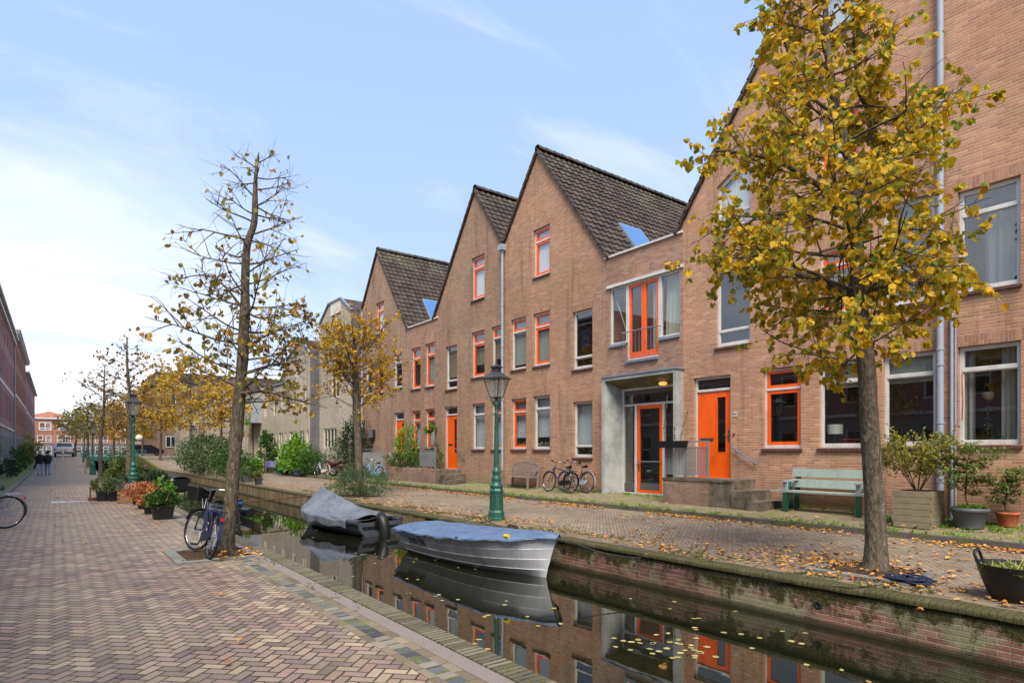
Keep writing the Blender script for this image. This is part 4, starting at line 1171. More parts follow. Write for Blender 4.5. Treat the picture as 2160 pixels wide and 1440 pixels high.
# ---- red building closing the view
FY = 175
h = thing('apartment_building', 'orange-red brick apartment building closing the far end of the street', 'building', (6, FY, .9))
m = MB(); m.box(-6, 22, FY, FY + 10, 3.4, 9.2); m.build('wall', 'brick_red', h)
MB().box(-6.01, 22.01, FY - .01, FY + 10, -.2, 3.39).build('plinth', 'brick_dark', h)
m = MB()
m.add([(-6.5, FY - .4, 9.3), (4, FY - .4, 9.3), (4, FY + 5, 9.3), (-1.2, FY + 4, 11.0), (-6.5, FY + 8, 9.3)], [(0, 1, 3), (1, 2, 3), (0, 3, 4)])
m.box(4, 22, FY - .2, FY + 9, 9.22, 9.8); m.build('roof', 'tile_red', h)
MB().box(-6.2, 22.2, FY - .3, FY, 9.0, 9.21).build('gutter', 'paint_white', h)
for k in range(6):
    x = -3.1 + k * 3.6
    gwin(h, (x, FY, 6.4), (1, 0, 0), (0, -1, 0), 2.3, 1.9, mull=1, bar=.3, depth=-.02, fw_=.2)
    for q in (0, 1.5): gwin(h, (x - .3 + q, FY, 3.7), (1, 0, 0), (0, -1, 0), 1.1, 1.6, bar=.35, depth=-.02, fw_=.14)
    for q in (0, 1.6): gwin(h, (x - .3 + q, FY, 1.1), (1, 0, 0), (0, -1, 0), 1.1, 1.7, bar=.6, depth=-.03, fw_=.12)
h = thing('town_house', 'pale grey house glimpsed behind the yellow trees at the far end', 'house', (30, 165, .9))
MB().box(22.5, 60, 160, 172, -.2, 8.5).build('wall', 'brick_beige', h); MB().box(22.2, 60.3, 159.7, 172.3, 8.51, 9.6).build('roof', 'roof_tile', h)
# ---------------------------------------------------------------- sky, sun, camera
w = bpy.data.worlds.new('World'); SC.world = w; w.use_nodes = True
g = G(w.node_tree)
SUN_EL, SUN_AZ = 54, 216            # azimuth clockwise from +y
sky = g.n('ShaderNodeTexSky', sky_type='NISHITA'); sky.sun_disc = False; sky.sun_elevation = R(SUN_EL); sky.sun_rotation = R(SUN_AZ)
sky.air_density = 1.0; sky.dust_density = 1.2; sky.ozone_density = 2.0
V = E(g, g.n('ShaderNodeTexCoord').outputs['Generated']); vx, vy, vz = g.xyz(V)
zc = vz.max(0.0) + .14
cl = g.vec(vx / zc, vy / zc, 0)
n1 = g.noise(g.vscale(cl, (.55, .9, 1)), .75, 7, .55, .5)
side = (vy * .80 - vx * .60)                                # towards the left end of the street
low = g.sstep(vz, .62, .02)
cover = g.sstep(n1 + low * .34 + g.sstep(side, .35, 1.0) * .10, .66, 1.0)
skyc = g.scale(E(g, sky.outputs[0]), .15)
skyc = g.mix(.75, skyc, (.42, .60, .96, 1))
skyc = g.mix(g.sstep(vz, .70, .0) * .45, skyc, (.58, .69, .96, 1))
wisp = g.sstep(g.noise(g.vscale(cl, (.8, 2.2, 1)), 1.3, 7, .6, .8), .50, .72)
skyc = g.mix(wisp * .5, skyc, (.74, .80, .90, 1))
skyc = g.scale(skyc, .73)
col = g.mix(cover, skyc, (.78, .79, .82, 1))
bg = g.n('ShaderNodeBackground'); g.put(bg.inputs[0], col); bg.inputs[1].default_value = 1.0
wo = g.n('ShaderNodeOutputWorld'); g.nt.links.new(bg.outputs[0], wo.inputs[0])
sd = bpy.data.lights.new('sun', 'SUN'); sd.energy = 3.3; sd.angle = R(28); sd.color = (1, .91, .79)
so = bpy.data.objects.new('sun', sd); COL.objects.link(so)
az = R(SUN_AZ); el = R(SUN_EL)
dirv = Vector((math.sin(az) * math.cos(el), math.cos(az) * math.cos(el), math.sin(el)))
so.rotation_euler = dirv.to_track_quat('Z', 'Y').to_euler()
cd = bpy.data.cameras.new('camera'); cam = bpy.data.objects.new('camera', cd); COL.objects.link(cam)
cam.location = (0, 0, EYE); cam.rotation_euler = (R(90), 0, -TH)
cd.sensor_width = 36; cd.lens = 36 * FOC / 2160; cd.shift_y = (HOR - 720) / 2160; cd.clip_end = 3000; cd.clip_start = .05
SC.camera = cam
SC.view_settings.view_transform = 'Standard'; SC.view_settings.look = 'None'; SC.view_settings.exposure = .80; SC.view_settings.gamma = 1
SC.cycles.max_bounces = 8; SC.cycles.transparent_max_bounces = 12; SC.cycles.diffuse_bounces = 3
SC.cycles.use_denoising = True; SC.cycles.caustics_reflective = False; SC.cycles.caustics_refractive = False
# ---------------------------------------------------------------- trees
def branch_path(p, d, L, n=6, curl=.25, lift=.0):
    pts = [Vector(p)]; d = d.normalized()
    for i in range(n):
        d = (d + rvec() * curl * .5 + Vector((0, 0, lift))).normalized()
        pts.append(pts[-1] + d * L / n)
    return pts
def along(pts, t):
    f = t * (len(pts) - 1); i = min(int(f), len(pts) - 2); return pts[i].lerp(pts[i + 1], f - i)
def tree(name, label, cat, group, trunk, radii, env, nb, leafmat, lsize, lpt, tpb, z0b, z1b, elev=(.1, .5), bare=.0, droop=.5, twig=.55, leafy=None, limbs=None, extra_tw=0, leaf_top=1.0, rseg=14, seed=1, limbk=.32):
    """trunk: points; env(z, azimuth) -> crown radius; nb branches between heights z0b and z1b"""
    random.seed(seed)
    root = thing(name, label, cat, tuple(trunk[0]), group)
    wd = MB(); lf = MB()
    # flared, slightly lumpy trunk
    tp = [Vector(p) for p in trunk]; seg = []; rr = []
    N = 40
    def cat_(pp, t):
        f = t * (len(pp) - 1); i = min(int(f), len(pp) - 2); f -= i
        p0, p1, p2, p3 = pp[max(i - 1, 0)], pp[i], pp[i + 1], pp[min(i + 2, len(pp) - 1)]
        return .5 * ((2 * p1) + (p2 - p0) * f + (2 * p0 - 5 * p1 + 4 * p2 - p3) * f * f + (3 * p1 - p0 - 3 * p2 + p3) * f ** 3)
    for i in range(N + 1):
        t = i / N; p = cat_(tp, t); seg.append(p)
        f = t * (len(radii) - 1); k = min(int(f), len(radii) - 2); r = radii[k] + (radii[k + 1] - radii[k]) * (f - k)
        r *= 1 + .9 * math.exp(-(p.z - tp[0].z) / .10) * .35
        rr.append(r * (1 + .05 * mnoise.noise(p * 3)))
    o = len(wd.v); wd.tube(seg, rr, rseg)
    for i in range(o, len(wd.v)):
        v = Vector(wd.v[i]); q = mnoise.noise(Vector((v.x * 9, v.y * 9, v.z * 5))) * .012 + mnoise.noise(v * 2.2) * .012
        c = min(seg, key=lambda s_: abs(s_.z - v.z)); dd = Vector((v.x - c.x, v.y - c.y, 0))
        if dd.length > .03: v += dd.normalized() * q * min(1, dd.length / .08); wd.v[i] = tuple(v)
    starts = []
    for k in range(nb):
        z = z0b + (z1b - z0b) * (k + .5 * random.random()) / nb
        c = min(range(len(seg)), key=lambda i: abs(seg[i].z - z)); starts.append((seg[c], rr[c], k * 2.4 + rnd(-.4, .4), z, 1.0))
    if limbs:
        for (pl, r0, r1) in limbs:
            lp = [Vector(q) for q in pl]; wd.tube([cat_(lp, i / 14) for i in range(15)], [r0 + (r1 - r0) * i / 14 for i in range(15)], 8)
            for k in range(9):
                q = cat_(lp, .25 + .75 * k / 8); starts.append((q, r0 + (r1 - r0) * (.25 + .75 * k / 8), k * 2.4 + rnd(0, 1), q.z, limbk))
    for (p, r, az, z, sk) in starts:
        e = rnd(*elev)
        h = Vector((math.cos(az), math.sin(az), 0))
        R_ = env(z, az)
        if R_ <= .05: continue
        R_ *= rnd(.75, 1.08) * sk
        d = (h * math.cos(e) + Vector((0, 0, math.sin(e))))
        pts = branch_path(p, d, R_, 9, .26, .02)
        rb = min(r * .42, .005 + R_ * .010)
        wd.tube(pts, [rb * (1 - .85 * i / 9) + .002 for i in range(10)], 6, cap=False)
        dens = leafy(z, az) if leafy else 1
        carr = [pts, pts]
        for q in range(3 if R_ < 1.2 else 5):
            b0 = along(pts, rnd(.2, .8)); sd2 = (d * .8 + rvec() * .75 + Vector((0, 0, .15))).normalized()
            sp = branch_path(b0, sd2, R_ * rnd(.35, .6), 6, .32, .01); carr.append(sp)
            wd.tube(sp, [rb * .5 * (1 - .8 * i / 6) + .0015 for i in range(7)], 5, cap=False)
        for q in range(int(tpb * max(.35, R_)) + extra_tw):
            t = rnd(.22, 1.0); b = along(random.choice(carr), t)
            dd = (d * .5 + rvec() * .9 + Vector((0, 0, .12 - droop * .35))).normalized()
            Lt = twig * rnd(.5, 1.15) * (1.15 - .45 * t)
            tw = branch_path(b, dd, Lt, 4, .5, -.06 * droop)
            wd.tube(tw, [.0036, .003, .0024, .0018, .001], 4, cap=False)
            if random.random() < bare: continue
            for s_ in range(max(1, int(lpt * dens * rnd(.5, 1.4)))):
                lp = along(tw, rnd(.2, 1.0)) + rvec() * .03
                ld = (rvec() * .75 + dd * .3 + Vector((0, 0, -droop))).normalized()
                lf.leaf(lp, ld, rvec(), lsize * rnd(.65, 1.2), lsize * rnd(.6, 1.0), rnd(.05, .3))
    wd.build('trunk', 'bark', root); lf.build('crown', leafmat, root)
    return root
# the golden tree on the right quay
D = 8.1
tr = [pt(1848, 1207, D), pt(1845, 1060, D), pt(1833, 880, D), pt(1826, 760, D), pt(1812, 640, D), pt(1806, 540, D), pt(1808, 430, D - .05), pt(1782, 300, D - .1), pt(1752, 160, D - .1), pt(1742, 40, D), pt(1735, -120, D)]
tr[0].z = -.02
def envR(z, az):
    s_ = math.cos(az + TH)      # +1 towards picture right
    k = [(2.7, .6), (3.1, 1.5), (3.7, 1.95), (4.4, 1.9), (5.2, 1.7), (6.0, 1.25), (6.8, .95), (7.6, .75), (8.9, .6)]
    r = 0
    for (a, b), (c, d) in zip(k, k[1:]):
        if a <= z <= c: r = b + (d - b) * (z - a) / (c - a)
    return r * (.95 + .02 * s_ if z > 5.6 else .92 - .17 * s_)
lim = [([pt(1812, 640, D), pt(1760, 600, D + .2), pt(1690, 580, D + .5), pt(1600, 560, D + .7), pt(1530, 570, D + .8)], .05, .012),
       ([pt(1808, 430, D), pt(1850, 330, D + .1), pt(1835, 240, D + .1), pt(1810, 190, D), pt(1800, 60, D)], .045, .012),
       ([pt(1808, 440, D), pt(1740, 400, D - .2), pt(1660, 350, D - .3), pt(1580, 325, D - .35), pt(1510, 318, D - .3)], .045, .01),
       ([pt(1812, 620, D), pt(1880, 600, D - .2), pt(1940, 600, D - .3), pt(1990, 595, D - .4)], .03, .008),
       ([pt(1806, 410, D), pt(1880, 340, D), pt(1950, 260, D - .1), pt(2010, 190, D - .1)], .035, .01),
       ([pt(1770, 250, D), pt(1700, 190, D + .1), pt(1650, 80, D + .1), pt(1620, 20, D + .1)], .025, .006)]
tree('street_tree', 'tall golden-leaved tree on the right quay in front of the green bench', 'tree', 'street trees along the canal', tr,
     [.145, .122, .114, .108, .098, .082, .068, .058, .045, .035, .018], envR, 58, 'leaf_gold', .096, 10.0, 17, 2.75, 8.9, elev=(-.2, .45), bare=.10, droop=.75, twig=.50, limbs=lim, seed=11)
# the bare leaning tree on the left quay
D = 9.75
tl = [pt(478, 1172, D), pt(487, 1060, D), pt(496, 940, D), pt(507, 820, D + .05), pt(515, 700, D), pt(517, 600, D), pt(521, 520, D), pt(536, 470, D), pt(538, 400, D), pt(541, 355, D), pt(546, 322, D)]
tl[0].z = -.02
def envL(z, az):
    k = [(2.3, .9), (2.7, 1.3), (3.3, 1.35), (4.0, 1.05), (4.6, .95), (5.2, .9), (5.6, .75), (6.0, .6), (6.4, .3)]
    r = 0
    for (a, b), (c, d) in zip(k, k[1:]):
        if a <= z <= c: r = b + (d - b) * (z - a) / (c - a)
    return r
limL = [([pt(515, 655, D), pt(470, 600, D - .1), pt(430, 580, D), pt(370, 590, D)], .022, .005), ([pt(512, 650, D), pt(545, 670, D), pt(600, 665, D), pt(655, 660, D)], .022, .005),
        ([pt(505, 830, D), pt(560, 825, D - .2), pt(620, 842, D - .3), pt(690, 860, D - .4)], .03, .006), ([pt(508, 790, D), pt(570, 770, D), pt(620, 720, D + .1), pt(700, 745, D + .2)], .02, .005)]
tree('street_tree', 'leaning nearly bare tree with few brown-green leaves beside the parked navy bicycle', 'tree', 'street trees along the canal', tl,
     [.115, .102, .098, .09, .078, .066, .056, .05, .04, .028, .008], envL, 46, 'leaf_sparse', .086, 2.5, 15, 2.4, 6.35, elev=(-.1, .45), bare=.42, droop=.6, twig=.42, limbs=limL, leafy=lambda z, a: 1.6 if z < 4.1 else .5, seed=5)
# the amber tree in the middle
D = 21.7
tm = [pt(759, 1049, D), pt(756, 950, D), pt(752, 860, D), pt(750, 800, D), pt(748, 750, D), pt(745, 700, D)]
def env_dome(z0, z1, rmax, low=.6):
    def f(z, az):
        t = (z - z0) / (z1 - z0)
        if t < 0 or t > 1: return 0
        return rmax * (low + (1 - low) * math.sin(math.pi * min(1, t * 1.6) / 2)) * (1 if t < .45 else max(.15, 1 - ((t - .45) / .55) ** 1.4))
    return f
tree('street_tree', 'small amber-leaved tree growing out of the rosemary bush', 'tree', 'street trees along the canal', tm, [.15, .135, .125, .11, .07, .03],
     env_dome(2.9, 6.3, 2.05, .75), 40, 'leaf_amber', .10, 7.5, 12, 3.0, 6.0, elev=(.1, .95), bare=.18, droop=.35, twig=.62, seed=9, rseg=10)
def gpos(px, X): t = (px - 1080) / FOC; return X * (CT - t * ST) / (t * CT + ST)
# farther trees: (px at trunk, quay x, top py, crown bottom py, crown half-width px, material, leaf, density, label)
FT = [(213, 2.15, 768, 905, 72, 'leaf_brown', .13, 2.4, 'thin nearly bare tree left of the nearest left-quay lamp', .45, 2, 42),
      (274, 2.3, 706, 900, 80, 'leaf_brown', .12, 2.4, 'tall sparse tree standing right behind the nearest left-quay lamp', .45, 3, 28),
      (404, 8.7, 752, 905, 96, 'leaf_yellow', .20, 4.4, 'yellow-leaved tree on the right quay above the big hedge', .15, 4, None),
      (338, 8.7, 790, 915, 74, 'leaf_yellow', .24, 5, 'dense yellow tree on the right quay, third from the amber one', .1, 5, None),
      (300, 8.7, 815, 930, 62, 'leaf_amber', .22, 4.4, 'orange-yellow tree far down the right quay behind the lamp', .1, 6, None),
      (268, 9.0, 835, 938, 66, 'leaf_yellow', .25, 4.4, 'farthest yellow tree on the right quay near the bridge', .1, 7, 118),
      (186, 2.2, 850, 925, 50, 'leaf_olive', .16, 3.4, 'olive tree on the left quay behind the second lamp', .15, 8, 66),
      (468, 8.7, 800, 912, 60, 'leaf_yellow', .19, 4.0, 'yellow tree on the right quay half hidden behind the leaning trunk', .15, 12, None),
      (240, 2.3, 850, 935, 46, 'leaf_yellow', .22, 4.5, 'bright yellow tree beyond the second lamp on the left quay', .1, 13, 84),
      (160, 2.2, 862, 930, 44, 'leaf_olive', .18, 3.6, 'olive-green tree on the left quay near the silver car', .1, 9, 92)]
for (px, X, top, bot, hw, lm, ls, den, lab, bare, sd_, Yo) in FT:
    Y = Yo or gpos(px, X)
    if Yo:
        t = (px - 1080) / FOC; X = Y * (t * CT + ST) / (CT - t * ST)
    d = X * ST + Y * CT; zt = EYE + (HOR - top) * d / FOC; zb = EYE + (HOR - bot) * d / FOC; rmax = hw * d / FOC; zg = rise(Y)
    base = Vector((X, Y, zg))
    random.seed(sd_); lean = rnd(-.02, .03)
    trp = [base + Vector((lean * q * CT + rnd(-.06, .06) * (q > 0), -lean * q * ST, q)) for q in [0, (zt - zg) * .2, (zt - zg) * .4, (zt - zg) * .6, (zt - zg) * .8, zt - zg - .1]]
    tree('street_tree', lab, 'tree', 'street trees along the canal', trp, [.13, .11, .09, .07, .045, .015], env_dome(max(zb, zg + 1.8), zt, rmax, .7), (26 if den < 2.5 else 30), lm, ls, den * (1.3 if den < 2.5 else 1.0), (9 if den < 2.5 else 12), max(zb, zg + 1.9), zt, elev=(.0, .6), bare=bare, twig=.65, seed=sd_, rseg=8)

# ---------------------------------------------------------------- shrubs and plants
def foliage(m, c, rad, n, L, Wd, up=.3, clump=.55, blade=False, lowcut=-1.0):
    c = Vector(c); rad = Vector(rad) if isinstance(rad, tuple) else Vector((rad,) * 3)
    cl = []
    for _ in range(max(5, int(n / 22))):
        v = rvec() * rnd(.35, 1.0) ** .6
        if v.z < lowcut: v.z = -v.z * .4
        cl.append(v)
    for _ in range(n):
        k = random.choice(cl); v = k + rvec() * rnd(0, clump) * .7
        if v.z < lowcut: continue
        p = c + Vector((v.x * rad.x, v.y * rad.y, v.z * rad.z))
        d = (Vector((v.x, v.y, v.z)) * .8 + rvec() * .7 + Vector((0, 0, up))).normalized()
        (m.blade if blade else m.leaf)(p, d, rvec(), L * rnd(.6, 1.25), Wd * rnd(.6, 1.2))
def stems(m, base, c, rad, n, r=.008):
    for _ in range(n):
        v = rvec(); e = Vector(c) + Vector((v.x * rad[0], v.y * rad[1], abs(v.z) * rad[2] * .8)) * .8
        b = Vector(base) + Vector((rnd(-1, 1) * rad[0] * .25, rnd(-1, 1) * rad[1] * .25, 0))
        m.tube([b, b.lerp(e, .5) + rvec() * .04, e], [r, r * .7, r * .3], 5, cap=False)
def shrub(name, label, base, rad, n, mat, L=.08, Wd=.05, cat='shrub', blade=False, group=None, zc=None, ns=10, clump=.55, up=.3, extra=()):
    base = Vector(base); h = thing(name, label, cat, tuple(base), group)
    c = base + Vector((0, 0, zc if zc is not None else rad[2] * .95)); m = MB()
    foliage(m, c, tuple(rad), n, L, Wd, clump=clump, blade=blade, up=up, lowcut=-.9); m.build('foliage', mat, h)
    s_ = MB(); stems(s_, base, c, rad, ns); s_.build('stem', 'bark', h)
    for (mt, nn, LL, ww) in extra:
        m = MB(); foliage(m, c + Vector((0, 0, rad[2] * .15)), tuple(Vector(rad) * 1.02), nn, LL, ww, clump=.3); m.build('blossom' if 'flower' in mt else 'foliage', mt, h)
    return h
def Q(px, py, X):      # ground point on a longitudinal line x = X
    y = gpos(px, X); return Vector((X, y, zquay(X) if X > 3 else 0))
random.seed(21)
shrub('rosemary_bush', 'wide dark green rosemary bush round the foot of the amber tree', (8.65, 20.3, 0), (1.15, 1.0, .52), 2600, 'leaf_rosemary', .13, .022, blade=True, ns=24, up=.9)
shrub('heather_clump', 'low brownish creeping plant under the rosemary bush', (8.3, 20.9, 0), (.9, 1.1, .22), 700, 'leaf_drab', .08, .04)
p = Q(400, 1000, 8.1); shrub('hedge_shrub', 'big wild green shrub hanging over the right quay wall', (8.3, 47.0, 0), (1.3, 8.0, 1.35), 5200, 'leaf_greygreen', .22, .09, ns=30, up=.6)
shrub('hedge_shrub', 'dark green tuft at the near end of the wild quay shrub', (8.2, 38.6, 0), (1.1, 1.8, 1.0), 1500, 'leaf_green', .18, .07, ns=12, up=.6)
shrub('hedge_shrub', 'smaller bright shrub at the near end of the wild quay shrub', (8.0, 34.5, 0), (.8, 1.3, .4), 600, 'leaf_drab', .13, .06)
p = Q(720, 985, 12.7); shrub('shrub', 'grey-green round shrub on the pavement left of the amber tree', (12.2, 30.2, .16), (.75, .75, .55), 1100, 'leaf_greygreen', .09, .04)
shrub('climbing_shrub', 'tall dark evergreen against the wall where beige meets orange-brown brick', (13.3, 32.2, .2), (.85, .95, 1.6), 3000, 'leaf_dark', .11, .07, zc=1.75, ns=14)
shrub('climbing_shrub', 'grey-green climber beside the burgundy motorcycle', (13.2, 34.6, .2), (.8, 1.2, 1.05), 1900, 'leaf_greygreen', .10, .06, zc=1.15)
shrub('fig_shrub', 'large bright green big-leaved fig shrub before the beige row', (12.3, 39.8, .16), (.9, 2.5, .95), 1500, 'leaf_bright', .22, .17, zc=1.0, clump=.9)
shrub('shrub', 'tall lighter shoots rising from the back of the fig shrub', (12.6, 40.6, .16), (.5, 1.0, .7), 420, 'leaf_bright', .22, .15, zc=1.9, clump=.9)
shrub('shrub', 'pale shrub filling the gap between the fig and the climber', (12.6, 37.9, .16), (.6, 1.2, .9), 900, 'leaf_greygreen', .13, .08, zc=1.0, clump=.8)
shrub('shrub', 'green leafy shrub right of the big fig, before the dark brick return', (12.3, 36.5, .16), (.7, 1.0, .75), 1000, 'leaf_green', .12, .08, zc=.8)
shrub('vine', 'tall leafy vine on a frame before the beige row, left of the fig', (12.3, 46.2, .16), (.6, 1.1, 1.15), 1200, 'leaf_green', .17, .12, zc=1.7)
shrub('planter_shrub', 'yellow-green rose bush growing over the low planter wall before the far doors', (13.5, 26.5, .9), (.5, .8, .95), 1900, 'leaf_bright', .085, .055, zc=1.05, extra=(('leaf_yellow', 260, .08, .05),))
shrub('planter_shrub', 'dark trailing shrub filling the low planter wall', (13.4, 26.6, .85), (.5, 1.9, .42), 1700, 'leaf_green', .08, .055, zc=.30)
shrub('planter_shrub', 'loose plant behind the grey railing panel by the far orange door', (13.55, 23.9, .85), (.3, .5, .6), 600, 'leaf_green', .07, .05, zc=.55)
hb = thing('hanging_basket', 'hanging basket of trailing leaves on the wall left of the far orange door', 'hanging basket', (XF - .3, 24.75, 2.6))
m = MB(); m.lathe((XF - .3, 24.75, 2.45), [(.03, 0), (.14, .06), (.17, .16)], 12); m.build('basket', 'wood_brown', hb)
m = MB(); foliage(m, (XF - .3, 24.75, 2.62), (.26, .26, .3), 420, .07, .05, up=0); m.build('foliage', 'leaf_bright', hb)
m = MB(); m.tube([(XF, 24.75, 2.95), (XF - .3, 24.75, 2.97)], .01, 5); m.tube([(XF - .3, 24.75, 2.97), (XF - .3, 24.75, 2.6)], .005, 4); m.build('bracket', 'railing_dark', hb)
# left-pavement shrubs
shrub('shrub', 'low dark shrub against the left houses, nearer the camera', (-2.2, 46, .1), (.55, 2.2, .5), 900, 'leaf_dark', .12, .07)
shrub('shrub', 'bushy green plant against the left houses beyond the low dark shrub', (-2.3, 58, .1), (.6, 2, .9), 900, 'leaf_green', .15, .09)
shrub('shrub', 'far leafy plant at the left houses near the walkers', (-2.1, 66, .1), (.7, 3, 1.1), 900, 'leaf_drab', .16, .1)
shrub('shrub', 'farthest bush on the left pavement before the silver car', (-1.9, 78, .7), (.8, 3, 1.3), 800, 'leaf_olive', .2, .12)
shrub('wall_plant', 'bright green leaves poking in at the left edge above the bicycle', (-2.2, 33.2, .9), (.35, .5, .9), 320, 'leaf_bright', .12, .08, zc=.6)
# weeds along the pavement
m = MB(); random.seed(31)
for _ in range(900):
    y = rnd(2.5, 34); x = XF - abs(random.gauss(0, .16)) - .02
    if random.random() < .45: x = 12.15 + abs(random.gauss(0, .10))
    if random.random() < .15: x = 13.2 + rnd(-.5, .6); y = rnd(2.6, 5.4)
    for q in range(random.choice((4, 6, 9))): m.blade(Vector((x + rnd(-.05, .05), y + rnd(-.05, .05), zquay(x) + .005)), Vector((rnd(-1, 1), rnd(-1, 1), rnd(.3, 1.4))), rvec(), rnd(.04, .10), .018)
tag(m.build('weeds', 'leaf_bright'), 'small green weeds sprouting along the pavement and house fronts', 'weeds', kind='stuff')
m = MB()
for _ in range(1500):
    y = rnd(1.5, 26); x = 7.72 + abs(random.gauss(0, .28)); q = mnoise.noise(Vector((x, y * .8, 3)))
    if q < .02: continue
    for k in range(4): m.blade(Vector((x + rnd(-.04, .04), y + rnd(-.04, .04), zquay(x) + .004)), Vector((rnd(-1, 1), rnd(-1, 1), rnd(.1, .9))), rvec(), rnd(.03, .07), .016)
for _ in range(500):
    y = rnd(4, 40); x = 2.42 + rnd(-.04, .30)
    if mnoise.noise(Vector((x, y, 9))) < .1: continue
    for k in range(3): m.blade(Vector((x + rnd(-.02, .02), y + rnd(-.03, .03), .005)), Vector((rnd(-1, 1), rnd(-1, 1), rnd(.1, .9))), rvec(), rnd(.015, .035), .010)
tag(m.build('moss_tufts', 'leaf_drab'), 'moss and grass tufts between the quay bricks', 'moss', kind='stuff')
# fallen leaves
m = MB(); random.seed(41)
def litter(x, y, z, s_=.078):
    n_ = Vector((rnd(-.35, .35), rnd(-.35, .35), 1)); a = rnd(0, 6.28); d = Vector((math.cos(a), math.sin(a), rnd(-.15, .25)))
    m.leaf(Vector((x, y, z + .008)), d, n_, s_ * rnd(.6, 1.25), s_ * rnd(.5, .9), rnd(.05, .4))
for _ in range(3400):                      # drift along the kerb
    y = rnd(1.5, 34); x = 12.05 - abs(random.gauss(0, .16)); k = mnoise.noise(Vector((y * .5, 0, 4)))
    if k + .35 < random.random() * .7: continue
    litter(x, y, zquay(x) + rnd(0, .02))
for _ in range(3000):
    y = rnd(1.5, 34); x = rnd(7.8, 12); k = mnoise.noise(Vector((x * .45, y * .4, 7))) + (.25 if 8 < x < 9.3 else 0) - .012 * y * .5
    if k < random.random() * .8 - .28: continue
    litter(x, y, zquay(x) + .003)
for _ in range(520):
    y = rnd(1.5, 24); x = 7.75 + abs(random.gauss(0, .5)); litter(x, y, zquay(x) + .012)
for _ in range(420):
    a = rnd(0, 6.28); r = abs(random.gauss(0, .8)); litter(8.75 + r * math.cos(a), 4.1 + r * math.sin(a) * 1.7, zquay(8.75) + .03)
for _ in range(160): litter(rnd(12.3, 14), rnd(2.5, 20), zquay(13) + .01)
for (x, y) in [(2.2 + rnd(-.25, .35), 10.1 + rnd(-.5, .7)) for _ in range(60)] + [(1.63 + rnd(-.3, .4), 9.0), (1.5, 9.95), (1.38, 11.2), (1.45, 7.3), (.62, 2.2 + 2), (1.05, 4.9), (1.2, 5.4)]: litter(x, y, .02)
for _ in range(60): litter(rnd(-1, 2.2), rnd(12, 40), .004)
tag(m.build('fallen_leaves', 'leaf_litter'), 'drifts of orange and brown fallen leaves along the kerb and quay', 'fallen leaves', kind='stuff')
m = MB(); random.seed(43)
for _ in range(110):
    y = rnd(2.4, 20); x = rnd(2.9, 7.3)
    if mnoise.noise(Vector((x * .8, y * .45, 12))) < .12 and random.random() < .8: continue
    a = rnd(0, 6.28); m.leaf(Vector((x, y, -.517)), Vector((math.cos(a), math.sin(a), 0)), Vector((0, 0, 1)), rnd(.05, .09), rnd(.04, .07), .0)
for (cx, cy, n) in ((5.3, 4.3, 34), (4.9, 6.2, 7), (6.4, 3.7, 6), (4.4, 7.9, 6)):
    for _ in range(n):
        a = rnd(0, 6.28); m.leaf(Vector((cx + random.gauss(0, .28), cy + random.gauss(0, .32), -.516)), Vector((math.cos(a), math.sin(a), 0)), Vector((0, 0, 1)), rnd(.06, .10), rnd(.05, .08), .0)
tag(m.build('floating_leaves', 'leaf_float'), 'yellow leaves floating on the dark canal water', 'floating leaves', kind='stuff')
